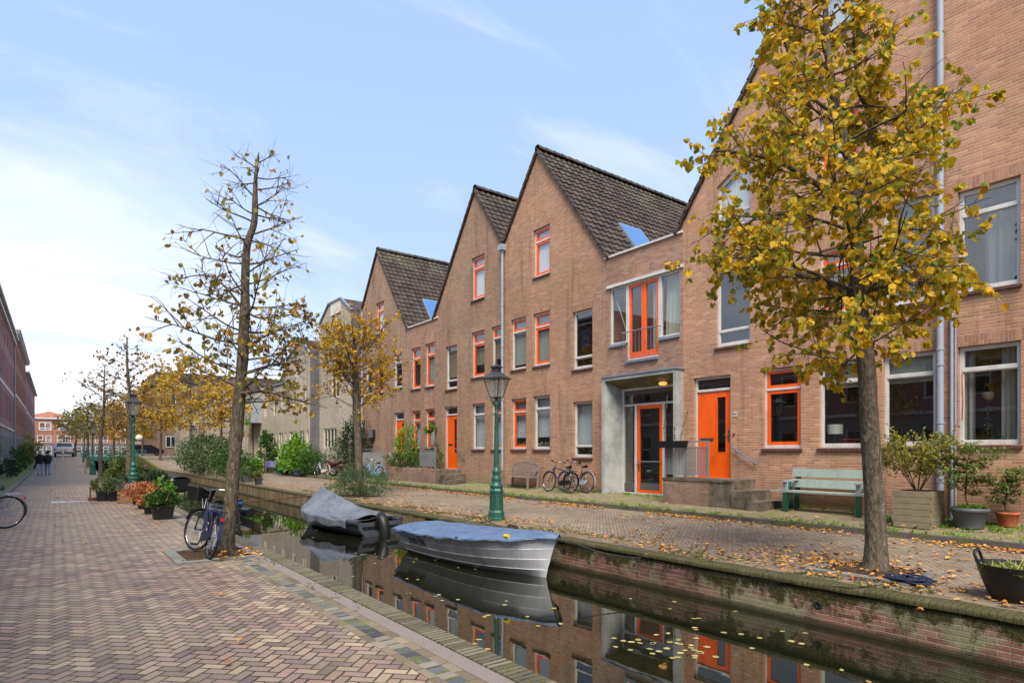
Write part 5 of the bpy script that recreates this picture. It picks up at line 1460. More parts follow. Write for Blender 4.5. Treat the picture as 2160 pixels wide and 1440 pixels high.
# ---------------------------------------------------------------- street lamps
def make_lamp(label, simple=False):
    h = thing('street_lamp', label, 'street lamp', (0, 0, 0), 'green cast-iron lanterns along the canal')
    m = MB()
    m.lathe((0, 0, 0), [(.205, 0), (.205, .06), (.19, .075), (.19, .20), (.175, .22), (.165, .24), (.16, .26), (.148, .60), (.155, .64), (.168, .66), (.168, .70), (.15, .73), (.135, .76)], 8, False, math.pi / 8)
    for k in range(8):
        a = math.pi / 4 * k; c, s_ = math.cos(a), math.sin(a)
        q = lambda r, z, t: (c * r - s_ * t, s_ * r + c * t, z)
        for t in (-.045, .045): m.bar(q(.150, .28, t), q(.142, .58, t), .008, .012)
        for z, r in ((.28, .151), (.58, .140)): m.bar(q(r, z, -.045), q(r, z, .045), .008, .012)
    m.lathe((0, 0, .76), [(.135, 0), (.155, .02), (.155, .06), (.12, .10), (.105, .16), (.12, .19), (.12, .22), (.095, .26), (.085, .32), (.10, .35), (.10, .39), (.08, .42), (.062, .48)], 18)
    m.build('base', 'lamp_green', h)
    m = MB(); m.lathe((0, 0, 1.24), [(.062, 0), (.058, .3), (.052, .8), (.045, 1.18), (.056, 1.22), (.056, 1.26), (.042, 1.29), (.040, 1.40), (.065, 1.44), (.07, 1.48), (.05, 1.53), (.035, 1.58)], 12)
    for k in range(26):
        a = k * 1.9; z = 1.28 + k * .042; r = .058 - k * .0005
        m.ball((math.cos(a) * r, math.sin(a) * r, z), .016, 5, 4)
    m.tube([(-.17, 0, 2.46), (.17, 0, 2.46)], .008, 6)
    for s_ in (-1, 1):
        m.ball((.17 * s_, 0, 2.46), .016, 6, 4)
        for ax in ((1, 0), (0, 1)):
            pts = [(s_ * ax[0] * r, s_ * ax[1] * r, z) for r, z in ((.03, 2.70), (.10, 2.74), (.165, 2.80), (.15, 2.86), (.12, 2.84), (.13, 2.80))]
            m.tube(pts, .008, 5)
    m.build('post', 'lamp_green', h)
    m = MB(); z0, z1, a0, a1 = 2.86, 3.30, .105, .215
    cn = [(1, 1), (1, -1), (-1, -1), (-1, 1)]
    for i, (x, y) in enumerate(cn):
        x2, y2 = cn[(i + 1) % 4]
        m.bar((x * a0, y * a0, z0), (x * a1, y * a1, z1), .016)
        m.bar((x * a0, y * a0, z0), (x2 * a0, y2 * a0, z0), .022); m.bar((x * a1, y * a1, z1), (x2 * a1, y2 * a1, z1), .022)
    m.lathe((0, 0, 3.29), [(.36, 0), (.36, .015), (.22, .09), (.13, .15), (.115, .16), (.115, .25), (.15, .26), (.15, .285), (.07, .315), (.03, .33)], 4, False, math.pi / 4)
    m.lathe((0, 0, 3.60), [(.03, 0), (.018, .02), (.028, .05), (.012, .08), (.016, .10), (0, .13)], 8)
    m.lathe((0, 0, 2.82), [(.05, 0), (.14, .03), (.14, .045)], 4, False, math.pi / 4)
    lt = m.build('lantern', 'lamp_top', h)
    m = MB(); e = .97
    for i, (x, y) in enumerate(cn):
        x2, y2 = cn[(i + 1) % 4]; m.add([(x * a0 * e, y * a0 * e, z0), (x2 * a0 * e, y2 * a0 * e, z0), (x2 * a1 * e, y2 * a1 * e, z1), (x * a1 * e, y * a1 * e, z1)], [(0, 1, 2, 3)])
    m.build('pane', 'lamp_glass', lt)
    m = MB(); m.tube([(0, 0, 2.88), (0, 0, 3.05)], .012, 6); m.ball((0, 0, 3.12), .045, 8, 6, (1, 1, 1.7)); m.build('bulb', 'paint_white', lt)
    return h
lamp = make_lamp('tall green street lamp on the right quay behind the white boat')
LG = 'green cast-iron lanterns along the canal'
place(lamp, (8.21, 11.58, 0), R(20))
dup(lamp, (2.15, 24.8, 0), R(8), 'green street lamp rising out of the potted plants on the left quay')
dup(lamp, (2.03, 51.0, 0), R(12), 'second green street lamp down the left quay, beyond the potted plants')
dup(lamp, (2.2, 72.0, rise(72)), R(5), 'third and farthest street lamp on the left quay, before the bridge')
dup(lamp, (8.4, 52.0, 0), R(5), 'far street lamp on the right quay beside the yellow tree')
b_ = MB(); b_.ball((0, 0, 0), .12, 12, 8); o = b_.build('globe', 'paint_cream'); o.location = (2.32, 24.75, 1.95); tag(o, 'small cream globe hung on the post of the plant-side lamp', 'globe')

# ---------------------------------------------------------------- bicycles
def make_bike(label, fm, guard='bike_black', basket=False, rod=False, rack=True, women=True, steer=0.0, cat='bicycle', group=None):
    """heading +x, rear hub at x = 0, front hub at x = 1.08"""
    h = thing('bicycle', label, cat, (0, 0, 0), group); rw = .345
    def wheel(x, y=0, ang=0):
        m = MB(); ax = Vector((-math.sin(ang), math.cos(ang), 0)); m.ring((x, y, rw), ax, rw - .018, .019, 36, 6); w_ = m.build('wheel', 'rubber', h)
        m = MB(); m.ring((x, y, rw), ax, rw - .042, .010, 36, 5); m.tube([Vector((x, y, rw)) - ax * .045, Vector((x, y, rw)) + ax * .045], .02, 8); m.build('rim', 'chrome', w_)
        m = MB(); u = Vector((math.cos(ang), math.sin(ang), 0))
        for k in range(24):
            a = 2 * math.pi * k / 24; e = Vector((x, y, rw)) + (u * math.cos(a) + Vector((0, 0, 1)) * math.sin(a)) * (rw - .045)
            m.tube([Vector((x, y, rw)) + ax * (.03 if k % 2 else -.03), e], .0016, 3, cap=False)
        m.build('spokes', 'chrome', w_)
        g_ = MB(); uu = []
        for k in range(15):
            a = R(-15 + k * 13.5) if x < .5 else R(20 + k * 10)
            uu.append(Vector((x, y, rw)) + (u * math.cos(a if x > .5 else math.pi - a) + Vector((0, 0, 1)) * math.sin(a)) * (rw + .018))
        for a_, b2 in zip(uu, uu[1:]): g_.bar(a_, b2 + (b2 - a_) * .06, .055, .006, up=(a_ + b2) / 2 - Vector((x, y, rw)))
        g_.build('mudguard', guard, w_)
    wheel(0); 
    fx = 1.08; hd0 = Vector((.90, 0, .64)); hd1 = Vector((.855, 0, .86))
    wheel(fx, 0, steer)
    m = MB(); bb = Vector((.44, 0, .28)); st0 = Vector((.285, 0, .70)); st1 = Vector((.25, 0, .84))
    m.tube([bb, st0], .017, 8); m.tube([hd0, hd1], .02, 8)
    if women: m.tube([hd0 + Vector((0, 0, .02)), Vector((.62, 0, .36)), bb], .02, 8); m.tube([hd1 - Vector((0, 0, .05)), Vector((.66, 0, .50)), Vector((.39, 0, .43))], .017, 8)
    else: m.tube([hd0, bb], .019, 8); m.tube([hd1 - Vector((0, 0, .04)), st0], .017, 8)
    for s_ in (-1, 1):
        m.tube([bb + Vector((0, s_ * .03, 0)), Vector((0, s_ * .06, rw))], .011, 6); m.tube([st0 + Vector((0, s_ * .02, -.02)), Vector((0, s_ * .06, rw))], .009, 6)
        f0 = hd0; f1 = Vector((fx, s_ * .055, rw)); m.tube([f0, Vector((.955, s_ * .055, .56)), f1], .012, 6)
    m.build('frame', fm, h)
    m = MB(); m.tube([st0, st1], .013, 8); m.build('seat_post', 'chrome', h)
    m = MB()
    def sad(u, v):
        x = .10 + .27 * u; w2 = (.085 if u < .35 else .085 - .06 * (u - .35) / .65) ; t = (v - .5) * 2
        return (x, w2 * t, .875 + .02 * math.cos(u * 3.14) - .035 * t * t * (1.2 - u))
    m.grid(sad, 8, 6); m.grid(lambda u, v: tuple(Vector(sad(u, v)) - Vector((0, 0, .03))), 8, 6)
    m.tube([sad(0, .1), sad(0, .5), sad(0, .9)], .018, 6)
    m.build('saddle', 'saddle', h)
    m = MB(); stem = Vector((.835, 0, .98)); m.tube([hd1, stem], .013, 8)
    cs, sn = math.cos(steer), math.sin(steer)
    def hb_(x, y, z): return Vector((.835 + x * cs - y * sn, x * sn + y * cs, z))
    m.tube([hb_(-.16, -.27, 1.02), hb_(-.02, -.25, 1.04), hb_(.07, -.12, 1.02), hb_(.06, 0, .99), hb_(.07, .12, 1.02), hb_(-.02, .25, 1.04), hb_(-.16, .27, 1.02)], .011, 8)
    hbo = m.build('handlebar', 'chrome', h)
    m = MB()
    for s_ in (-1, 1): m.tube([hb_(-.06, s_ * .262, 1.035), hb_(-.175, s_ * .272, 1.018)], .017, 8)
    m.build('grip', 'rubber', hbo)
    m = MB(); m.ring(bb + Vector((0, .045, 0)), (0, 1, 0), .085, .007, 20, 4); m.tube([bb - Vector((0, .06, 0)), bb + Vector((0, .06, 0))], .02, 8)
    for s_ in (-1, 1): m.bar(bb + Vector((0, s_ * .065, 0)), bb + Vector((s_ * .12, s_ * .07, -.12)), .02, .01)
    cr = m.build('crank', 'chrome', h)
    for s_ in (-1, 1): MB().box(bb.x + s_ * .12 - .045, bb.x + s_ * .12 + .045, s_ * .08, s_ * .17, bb.z - .135, bb.z - .11).build('pedal', 'plastic_black', cr)
    m = MB()
    m.prism([(0.0, .27), (.44, .20), (.52, .28), (.44, .37), (0, .40), (-.07, .34)], lambda p: (p[0], .05, p[1] + .02), lambda p: (p[0], .072, p[1] + .02)); m.build('chain_case', guard, h)
    if rack:
        m = MB()
        for y in (-.06, .06, 0): m.tube([(-.20, y, .73), (.2, y, .73)], .007, 5)
        m.tube([(-.20, -.06, .73), (-.22, 0, .73), (-.20, .06, .73)], .007, 5)
        for y in (-.06, .06): m.tube([(-.12, y, .73), (0, y, .37)], .006, 5)
        m.build('rack', guard, h)
    MB().box(-.315, -.295, -.022, .022, .60, .65).build('rear_light', 'red_lens', h) if True else 0
    m = MB(); m.tube([(.93, 0, .76), (.98, 0, .76)], .035, 10); m.build('headlight', 'chrome', h)
    m = MB(); m.tube([(.33, -.04, .30), (.25, -.16, .02)], .009, 6); m.build('kickstand', 'chrome', h)
    if basket:
        m = MB()
        def bk(u, v):
            a = 2 * math.pi * u; k = .82 + .18 * v; cx = .14 * k; cy = .18 * k
            x = max(-1, min(1, 1.25 * math.cos(a))) * cx; y = max(-1, min(1, 1.25 * math.sin(a))) * cy
            return hb_(.22 + x, y, .80 + .21 * v)
        m.grid(bk, 28, 3, False); m.add([bk(i / 28, 0) for i in range(28)], [tuple(range(28))]); m.tube([bk(i / 28, 1) for i in range(29)], .01, 5); m.build('basket', 'plastic_black', h)
        m = MB(); m.tube([hb_(.03, -.2, 1.02), hb_(.12, -.12, 1.0), hb_(.10, -.03, .86), hb_(.06, 0, .70)], .005, 5); m.tube([hb_(.03, .2, 1.02), hb_(.13, .12, .98), hb_(.10, .04, .84), hb_(.07, .02, .70)], .005, 5); m.build('cable', 'paint_white', h)
    return h
def lean(o, loc, heading, ang):
    # ang leans the top of the bicycle towards its left (+) or right (-)
    o.rotation_mode = 'XYZ'; o.location = loc
    o.rotation_euler = (Matrix.Rotation(heading, 4, 'Z') @ Matrix.Rotation(-ang, 4, 'X')).to_euler()
b = make_bike('navy bicycle with a front basket leaning on the bare tree trunk', 'bike_navy', 'bike_navy', basket=True, women=True, steer=R(24))
lean(b, (1.80, 9.9, 0), R(91), R(-12))
b = make_bike('purple-blue bicycle in front of the pair leaning on the brick wall', 'bike_purple', women=False)
zp = zquay(13.45)
lean(b, (13.30, 14.66, zp), R(90), R(-8))
b = make_bike('black bicycle with a red rear light parked behind the purple-blue one', 'bike_black', 'bike_silver', women=True)
lean(b, (13.68, 14.30, zquay(13.6)), R(90), R(-7))
b = make_bike('light blue bicycle parked between the amber tree and the low planter wall', 'bike_blue', 'bike_blue', women=True)
lean(b, (12.75, 27.9, zquay(12.7)), R(112), R(-6))
b = make_bike('silver bicycle parked left of the bright fig shrub', 'bike_silver', 'bike_black', women=True)
lean(b, (12.3, 43.4, zquay(12.3)), R(250), R(6))
b = make_bike('pale bicycle half hidden in the shrubs beside the motorcycle', 'bike_silver', 'paint_white'); lean(b, (12.35, 34.2, .17), R(100), R(-5))
b = make_bike('silver bicycle cut off by the left edge of the view, rear wheel showing', 'bike_silver', 'bike_silver', women=True)
lean(b, (-.84, 16.5, 0), R(205), R(8))
b = make_bike('dark bicycle at the left edge in front of the silver one', 'bike_black', 'bike_black', women=True)
lean(b, (-1.30, 15.35, .0), R(205), R(8))
b = make_bike('black bicycle with dark saddle on the left pavement, at the picture edge', 'bike_black', 'bike_black'); lean(b, (-1.75, 19.6, .1), R(196), R(6))

# ---------------------------------------------------------------- motorcycle
h = thing('motorcycle', 'burgundy motorcycle parked among the shrubs by the far wall', 'motorcycle', (0, 0, 0))
for x in (0, 1.42):
    m = MB(); m.ring((x, 0, .31), (0, 1, 0), .26, .06, 28, 8); w_ = m.build('wheel', 'rubber', h)
    m = MB(); m.ring((x, 0, .31), (0, 1, 0), .19, .02, 20, 6); m.ring((x, .03, .31), (0, 1, 0), .12, .012, 20, 4)
    for k in range(10): a = k * .628; m.tube([(x, 0, .31), (x + .19 * math.cos(a), 0, .31 + .19 * math.sin(a))], .008, 4)
    m.build('rim', 'chrome', w_)
m = MB(); m.grid(lambda u, v: (.55 + .62 * u, .15 * math.sin(math.pi * (v * 1.0)) * 0 + .15 * math.cos(2 * math.pi * v) * math.sin(math.pi * (.12 + .8 * u)), .84 + .13 * math.sin(2 * math.pi * v) * math.sin(math.pi * (.15 + .75 * u)) + .08 * u), 10, 14); m.build('fuel_tank', 'burgundy', h)
m = MB(); m.grid(lambda u, v: (-.35 + .9 * u, .13 * math.cos(2 * math.pi * v), .80 - .10 * math.sin(3.14 * u) + .04 * (1 - u) + .055 * math.sin(2 * math.pi * v)), 10, 12); m.build('seat', 'burgundy', h)
m = MB(); m.box(-.38, .15, -.10, .10, .60, .76); m.box(.35, .85, -.17, .17, .30, .62); m.build('side_panel', 'burgundy', h)
m = MB(); m.lathe((.62, 0, .30), [(.17, 0), (.19, .1), (.17, .2), (.14, .38)], 10)
m.tube([(.75, .16, .35), (.4, .2, .26), (-.3, .22, .30)], .04, 8)
for s_ in (-1, 1): m.tube([(1.05, s_ * .09, .95), (1.42, s_ * .09, .31)], .025, 8)
m.build('engine', 'chrome', h)
m = MB(); m.tube([(.95, -.36, 1.05), (1.06, -.15, 1.08), (1.08, .15, 1.08), (.95, .36, 1.05)], .014, 8); m.tube([(1.2, 0, .92), (1.3, 0, .92)], .09, 12); m.build('handlebar', 'railing_dark', h)
MB().box(-.42, -.38, -.08, .08, .66, .74).build('rear_light', 'red_lens', h); MB().box(-.44, -.42, -.09, .09, .50, .62).build('number_plate', 'plate', h)
place(h, (12.65, 33.9, zquay(12.6)), R(-62))

# ---------------------------------------------------------------- benches
h = thing('garden_bench', 'weathered grey slatted wooden bench against the brick wall left of the bicycles', 'bench', (0, 0, 0))
L = 1.55; m = MB()
for k in range(4): m.box(-.22 + k * .12, -.12 + k * .12, -L / 2, L / 2, .42, .445)
m.build('seat', 'wood_grey', h)
m = MB()
for k in range(17):
    y = -L / 2 + .09 + (L - .18) * k / 16; t = y / (L / 2); top = .84 + .10 * (1 - t * t) ; m.bar((.24, y, .47), (.30, y, top - .03), .045, .014, up=(1, 0, 0))
def arch(t): return (.30, -L / 2 + L * t, .83 + .11 * (1 - (2 * t - 1) ** 2) + (.02 if .1 < t < .9 else 0))
for k in range(16): m.bar(arch(k / 16), arch((k + 1) / 16), .07, .03, up=(1, 0, 0))
m.box(.23, .26, -L / 2, L / 2, .46, .50); m.build('backrest', 'wood_grey', h)
for y in (-L / 2 + .02, L / 2 - .02):
    MB().bar((-.22, y, 0), (-.22, y, .64), .06).build('leg', 'wood_grey', h); MB().bar((.22, y, 0), (.31, y, .86), .06).build('leg', 'wood_grey', h)
    MB().bar((-.27, y, .655), (.28, y, .67), .07, .03, up=(0, 0, 1)).build('armrest', 'wood_grey', h)
place(h, (13.62, 17.75, zquay(13.4)))
h = thing('park_bench', 'long green-painted plank bench partly hidden by the golden tree trunk', 'bench', (0, 0, 0))
m = MB()
for k in range(3): m.box(-.30 + k * .155, -.16 + k * .155, -.95, 1.14 - (0 if k == 1 else .0), .43, .465)
m.build('seat', 'paint_bench', h)
for z in (.53, .77):
    m = MB(); o_ = .19 if z < .6 else .235; m.add([(o_, -.93, z), (o_ + .035, -.93, z), (o_ + .075, -.93, z + .19), (o_ + .04, -.93, z + .19), (o_, .90, z), (o_ + .035, .90, z), (o_ + .075, .90, z + .19), (o_ + .04, .90, z + .19)],
               [(0, 3, 2, 1), (4, 5, 6, 7), (0, 4, 7, 3), (1, 2, 6, 5), (0, 1, 5, 4), (3, 7, 6, 2)]); m.build('backrest', 'paint_bench', h)
for y in (-.80, .78):
    MB().box(-.30, -.23, y - .05, y + .05, 0, .43).build('leg', 'paint_bench_green', h)
    MB().bar((.20, y, 0), (.32, y, .95), .10, .06, up=(1, 0, 0)).build('leg', 'paint_bench_green', h)
    m = MB(); m.box(-.29, -.24, y - .045, y + .045, .466, .66); m.bar((-.36, y, .675), (.22, y, .70), .10, .03, up=(0, 0, 1)); m.build('armrest', 'paint_grey', h)
place(h, (13.6, 6.62, zquay(13.4)))

# ---------------------------------------------------------------- steps and landings
PX0 = 13.08
h = thing('entrance_steps', 'brick landing with three mossy concrete steps at door 64', 'steps', (13.6, 9.3, .2))
MB().box(PX0, 14.1, 9.27, 10.71, 0, .84).build('landing', 'brick_pink', h)
MB().box(PX0 - .02, 14.098, 8.62, 10.73, .842, .905).build('landing_slab', 'concrete_step', h)
MB().box(PX0, 14.098, 8.62, 9.268, 0, .84).build('step', 'concrete_step', h)
MB().box(PX0 - .03, 14.098, 8.20, 8.618, 0, .66).build('step', 'concrete_step', h)
MB().box(PX0 - .07, 14.098, 7.80, 8.198, 0, .43).build('step', 'concrete_step', h)
def rail_panel(label, x, y0, y1, z0, z1, slats=True, ret=None, mat='railing_grey'):
    h = thing('railing', label, 'railing', (x, (y0 + y1) / 2, z0)); m = MB()
    for y in (y0, y1): m.box(x - .02, x + .02, y - .02, y + .02, z0, z1 - .04)
    m.box(x - .025, x + .025, y0 - .02, y1 + .02, z1 - .04, z1); m.box(x - .012, x + .012, y0 + .02, y1 - .02, z0 + .09, z0 + .12); m.box(x - .012, x + .012, y0 + .02, y1 - .02, z1 - .18, z1 - .155)
    if ret: m.box(x + .025, ret, y1 - .02, y1 + .02, z1 - .04, z1 - .002); m.box(ret - .04, ret, y1 - .02, y1 + .02, z0, z1 - .04)
    m.build('frame', mat, h)
    if slats:
        s_ = MB(); n = int((y1 - y0) / .045)
        for k in range(1, n): y = y0 + (y1 - y0) * k / n; s_.box(x - .006, x + .006, y - .012, y + .012, z0 + .12, z1 - .18)
        s_.build('panel', mat, h)
    return h
rail_panel('grey metal railing on the landing beside door 64', 13.14, 9.33, 10.66, .91, 1.88, ret=14.08)
h = thing('window_box', 'black window box hanging on the railing beside door 64', 'window box', (13.06, 10.3, 1.72))
MB().add([(12.96, 9.95, 1.70), (13.11, 9.95, 1.70), (13.11, 10.72, 1.70), (12.96, 10.72, 1.70), (12.93, 9.90, 1.88), (13.12, 9.90, 1.88), (13.12, 10.77, 1.88), (12.93, 10.77, 1.88)], [(3, 2, 1, 0), (0, 1, 5, 4), (1, 2, 6, 5), (2, 3, 7, 6), (3, 0, 4, 7), (4, 5, 6, 7)]).build('box', 'plastic_black', h)
m = MB(); random.seed(51)
for (bx_, by_, hh) in ((13.02, 10.6, 1.35), (13.02, 10.1, .9), (13.03, 10.3, .4)):
    tw = branch_path((bx_, by_, 1.87), Vector((0, -.15 if hh < 1 else .05, 1)), hh, 7, .18); m.tube(tw, [.006] * 6 + [.004, .002], 5)
    for k in range(26): p = along(tw, rnd(.15, 1)); m.leaf(p, rvec(), rvec(), .05, .03)
m.build('plant', 'leaf_brown', h)
h = thing('entrance_steps', 'low mossy planter wall with three steps at the far orange door', 'steps', (13.6, 23.5, .2))
MB().box(PX0, PX0 + .16, 22.95, 28.5, 0, .86).build('planter_wall', 'brick_pink', h)
m = MB(); m.box(PX0 + .162, 14.098, 22.95, 24.4, 0, .83); m.box(PX0, 14.098, 22.55, 22.948, 0, .80); m.build('landing', 'concrete_step', h)
m = MB(); m.box(PX0 + .162, 14.098, 24.402, 28.5, 0, .80); m.build('soil', 'soil', h)
MB().box(PX0 - .02, 14.098, 22.10, 22.548, 0, .62).build('step', 'concrete_step', h)
MB().box(PX0 - .04, 14.098, 21.65, 22.098, 0, .42).build('step', 'concrete_step', h)
rail_panel('grey slatted railing panel on the planter wall before the far orange door', 13.18, 23.2, 24.55, .87, 1.82)
h = rail_panel('concrete-panelled railing at the farthest orange door', 13.3, 28.6, 31.6, .3, 1.75, slats=False)
MB().box(13.27, 13.33, 28.65, 31.55, .25, 1.55).build('panel', 'concrete_panel', h)
m = MB(); m.tube([(XF - .35, 28.9, 1.55), (XF - .35, 28.2, .95)], .02, 6); m.tube([(XF, 28.9, 1.55), (XF - .35, 28.9, 1.55)], .015, 6)
tag(m.build('handrail', 'zinc'), 'short bent grey handrail near the farthest orange door', 'handrail')
h = thing('post_box', 'small dark box mounted on the wall left of the farthest orange door', 'box', (XF - .1, 31.6, 2.4))
MB().box(XF - .18, XF, 31.4, 31.9, 2.35, 2.8).build('body', 'railing_dark', h); MB().box(XF - .20, XF - .181, 31.43, 31.87, 2.38, 2.77).build('lid', 'railing_grey', h)
# balustrades and furniture before the beige row
for (y0, y1, lab) in ((46, 50.5, 'black metal fence before the beige row, left of the vine'), (61, 67, 'far dark railing along the beige row'), (70, 76, 'farthest dark railing along the beige row')):
    h = thing('fence', lab, 'fence', (12.3, (y0 + y1) / 2, .16)); m = MB()
    n = int((y1 - y0) / .9)
    for k in range(n + 1): y = y0 + (y1 - y0) * k / n; m.box(12.28, 12.33, y - .025, y + .025, .16, 1.25)
    m.build('post', 'railing_dark', h); m = MB()
    for z in (.45, .85, 1.2): m.box(12.29, 12.32, y0, y1, z, z + .04)
    m.build('rail', 'railing_dark', h)
h = thing('garden_chair', 'brown wooden chairs set out before the far beige row', 'chair', (12, 63, .16))
m = MB(); m.box(11.7, 12.2, 62.6, 63.1, .55, .6); m.box(12.2, 12.25, 62.6, 63.1, .6, 1.05); m.build('seat', 'wood_brown', h)
for (x, y) in ((11.72, 62.62), (12.2, 62.62), (11.72, 63.08), (12.2, 63.08)): MB().box(x - .025, x + .025, y - .025, y + .025, .1, .55).build('leg', 'wood_brown', h)
h['label'] = 'brown wooden chair set out before the far beige row'
h = thing('covered_table', 'lilac cloth-covered table beside the silver bicycle', 'table', (12.4, 45, .16))
m = MB(); m.grid(lambda u, v: (12.0 + .8 * u, 44.4 + 1.1 * v, .92 + .01 * math.sin(9 * u)), 6, 6)
def skirt(u, v):
    a = u * 4; k = int(a) % 4; f = a - int(a); c = [(12.0, 44.4), (12.8, 44.4), (12.8, 45.5), (12.0, 45.5)]; p, q = c[k], c[(k + 1) % 4]
    return (p[0] + (q[0] - p[0]) * f + .02 * math.sin(u * 60) * (1 - v), p[1] + (q[1] - p[1]) * f + .02 * math.sin(u * 60 + 1) * (1 - v), .5 + .42 * v)
m.grid(skirt, 60, 3); m.build('cloth', 'pad_lilac', h)
for (x, y) in ((12.1, 44.5), (12.7, 44.5), (12.1, 45.4), (12.7, 45.4)): MB().box(x - .02, x + .02, y - .02, y + .02, .1, .9).build('leg', 'railing_dark', h)

# ---------------------------------------------------------------- pots and planters
def pot(name, label, c, r0, r1, hgt, mat, fol, n, L_, W_, rad, cat='potted plant', sides=18, zc=None, group=None, blade=False, extra=None, sq=False):
    c = Vector(c); h = thing(name, label, cat, tuple(c), group); m = MB(); rot = math.pi / 4 if sq else 0
    k = 1.3 if sq else 1
    m.lathe(tuple(c), [(r0 * k, 0), (r1 * k * .97, hgt * .86), (r1 * k * 1.05, hgt * .87), (r1 * k * 1.06, hgt), (r1 * k * .95, hgt), (r1 * k * .93, hgt * .88)], 4 if sq else sides, not sq, rot); m.build('pot', mat, h)
    m = MB(); m.lathe((c.x, c.y, c.z + hgt * .86), [(r1 * k * .94, 0), (0, .03)], 4 if sq else sides, True, rot); m.build('soil', 'soil', h)
    if n:
        m = MB(); foliage(m, c + Vector((0, 0, hgt + (zc if zc is not None else rad[2] * .6))), rad, n, L_, W_, blade=blade, lowcut=-.8); m.build('foliage', fol, h)
        m = MB(); stems(m, c + Vector((0, 0, hgt * .85)), c + Vector((0, 0, hgt + rad[2] * .6)), rad, 6, .006); m.build('stem', 'bark', h)
    if extra: m = MB(); foliage(m, c + Vector((0, 0, hgt + rad[2])), tuple(Vector(rad) * .9), extra[1], extra[2], extra[2] * .8, clump=.2); m.build('blossom', extra[0], h)
    return h
random.seed(61)
def G_(px, py): # ground point z = 0
    d = EYE * FOC / (py - HOR); t = (px - 1080) / FOC; return (d * (t * CT + ST), d * (CT - t * ST), 0)
GP = 'pots and planters crowded on the left quay'
x, y, _ = G_(343, 1094); pot('potted_plant', 'big black pot with a bushy green plant, nearest of the quay group', (x, y, 0), .20, .25, .34, 'basket_black', 'leaf_green', 1300, .06, .045, (.36, .36, .22), group=GP, sq=True, extra=('leaf_bright', 300, .05))
x, y, _ = G_(318, 1083); pot('potted_plant', 'black pot with pink-orange autumn leaves, second in the row', (x, y, 0), .14, .17, .26, 'basket_black', 'leaf_pink', 700, .07, .06, (.30, .30, .20), group=GP, extra=('leaf_yellow', 120, .08))
x, y, _ = G_(304, 1072); pot('potted_plant', 'black pot with salmon-pink foliage between two darker pots', (x, y, 0), .14, .17, .26, 'basket_black', 'leaf_pink', 900, .08, .06, (.36, .42, .26), group=GP)
x, y, _ = G_(291, 1063); pot('potted_plant', 'small black pot with reddish leaves at the back of the row', (x, y, 0), .13, .16, .25, 'basket_black', 'leaf_pink', 700, .08, .06, (.36, .4, .26), group=GP)
x, y, _ = G_(345, 1060); pot('potted_plant', 'pot with a creamy hydrangea head behind the bushy green plant', (x, y, 0), .15, .19, .30, 'terracotta', 'leaf_bright', 420, .09, .07, (.30, .3, .28), group=GP, extra=('flower_cream', 260, .06))
x, y, _ = G_(240, 1056); pot('potted_plant', 'square black tub of wispy grey-green herbs beside the wooden crate', (x, y, 0), .17, .20, .32, 'basket_black', 'leaf_greygreen', 900, .11, .02, (.30, .3, .26), group=GP, sq=True, blade=True)
x, y, _ = G_(217, 1056); pot('potted_plant', 'square black tub of dark herbs, left of its twin', (x, y, 0), .17, .20, .32, 'basket_black', 'leaf_drab', 700, .09, .02, (.30, .3, .24), group=GP, sq=True, blade=True)
x, y, _ = G_(285, 1045); pot('potted_plant', 'dark round leafy plant behind the wooden crate', (x, y, 0), .15, .18, .26, 'plastic_grey', 'leaf_dark', 1200, .07, .05, (.42, .42, .40), group=GP)
x, y, _ = G_(300, 1030); pot('potted_plant', 'flowering pot with pink blossoms by the green lamp', (x, y, 0), .15, .18, .26, 'terracotta', 'leaf_green', 1000, .09, .06, (.55, .6, .48), group=GP, extra=('flower_pink', 240, .07))
x, y, _ = G_(322, 1025); pot('potted_plant', 'pot of grey lavender right of the green lamp', (x, y, 0), .15, .2, .3, 'plastic_grey', 'leaf_greygreen', 800, .10, .02, (.42, .5, .36), group=GP, blade=True)
x, y, _ = G_(258, 1030); pot('potted_plant', 'tall loose green plant left of the green lamp', (x, y, 0), .16, .2, .3, 'zinc', 'leaf_drab', 1200, .11, .055, (.55, .6, .7), group=GP)
x, y, _ = G_(236, 1028); pot('potted_plant', 'low leafy pot at the back left of the quay group', (x, y, 0), .16, .2, .3, 'blue_plastic', 'leaf_green', 700, .09, .05, (.4, .5, .30), group=GP)
x, y, _ = G_(262, 1018); pot('potted_plant', 'white-flowered airy plant behind the quay group', (x, y, 0), .16, .2, .3, 'plastic_grey', 'leaf_greygreen', 1300, .12, .055, (.75, 1.1, .95), group=GP, extra=('flower_cream', 120, .06))
x, y, _ = G_(340, 1040); pot('potted_plant', 'dark spreading plant at the water side of the quay group', (x - .1, y, 0), .16, .2, .28, 'basket_black', 'leaf_dark', 900, .09, .06, (.42, .6, .34), group=GP)
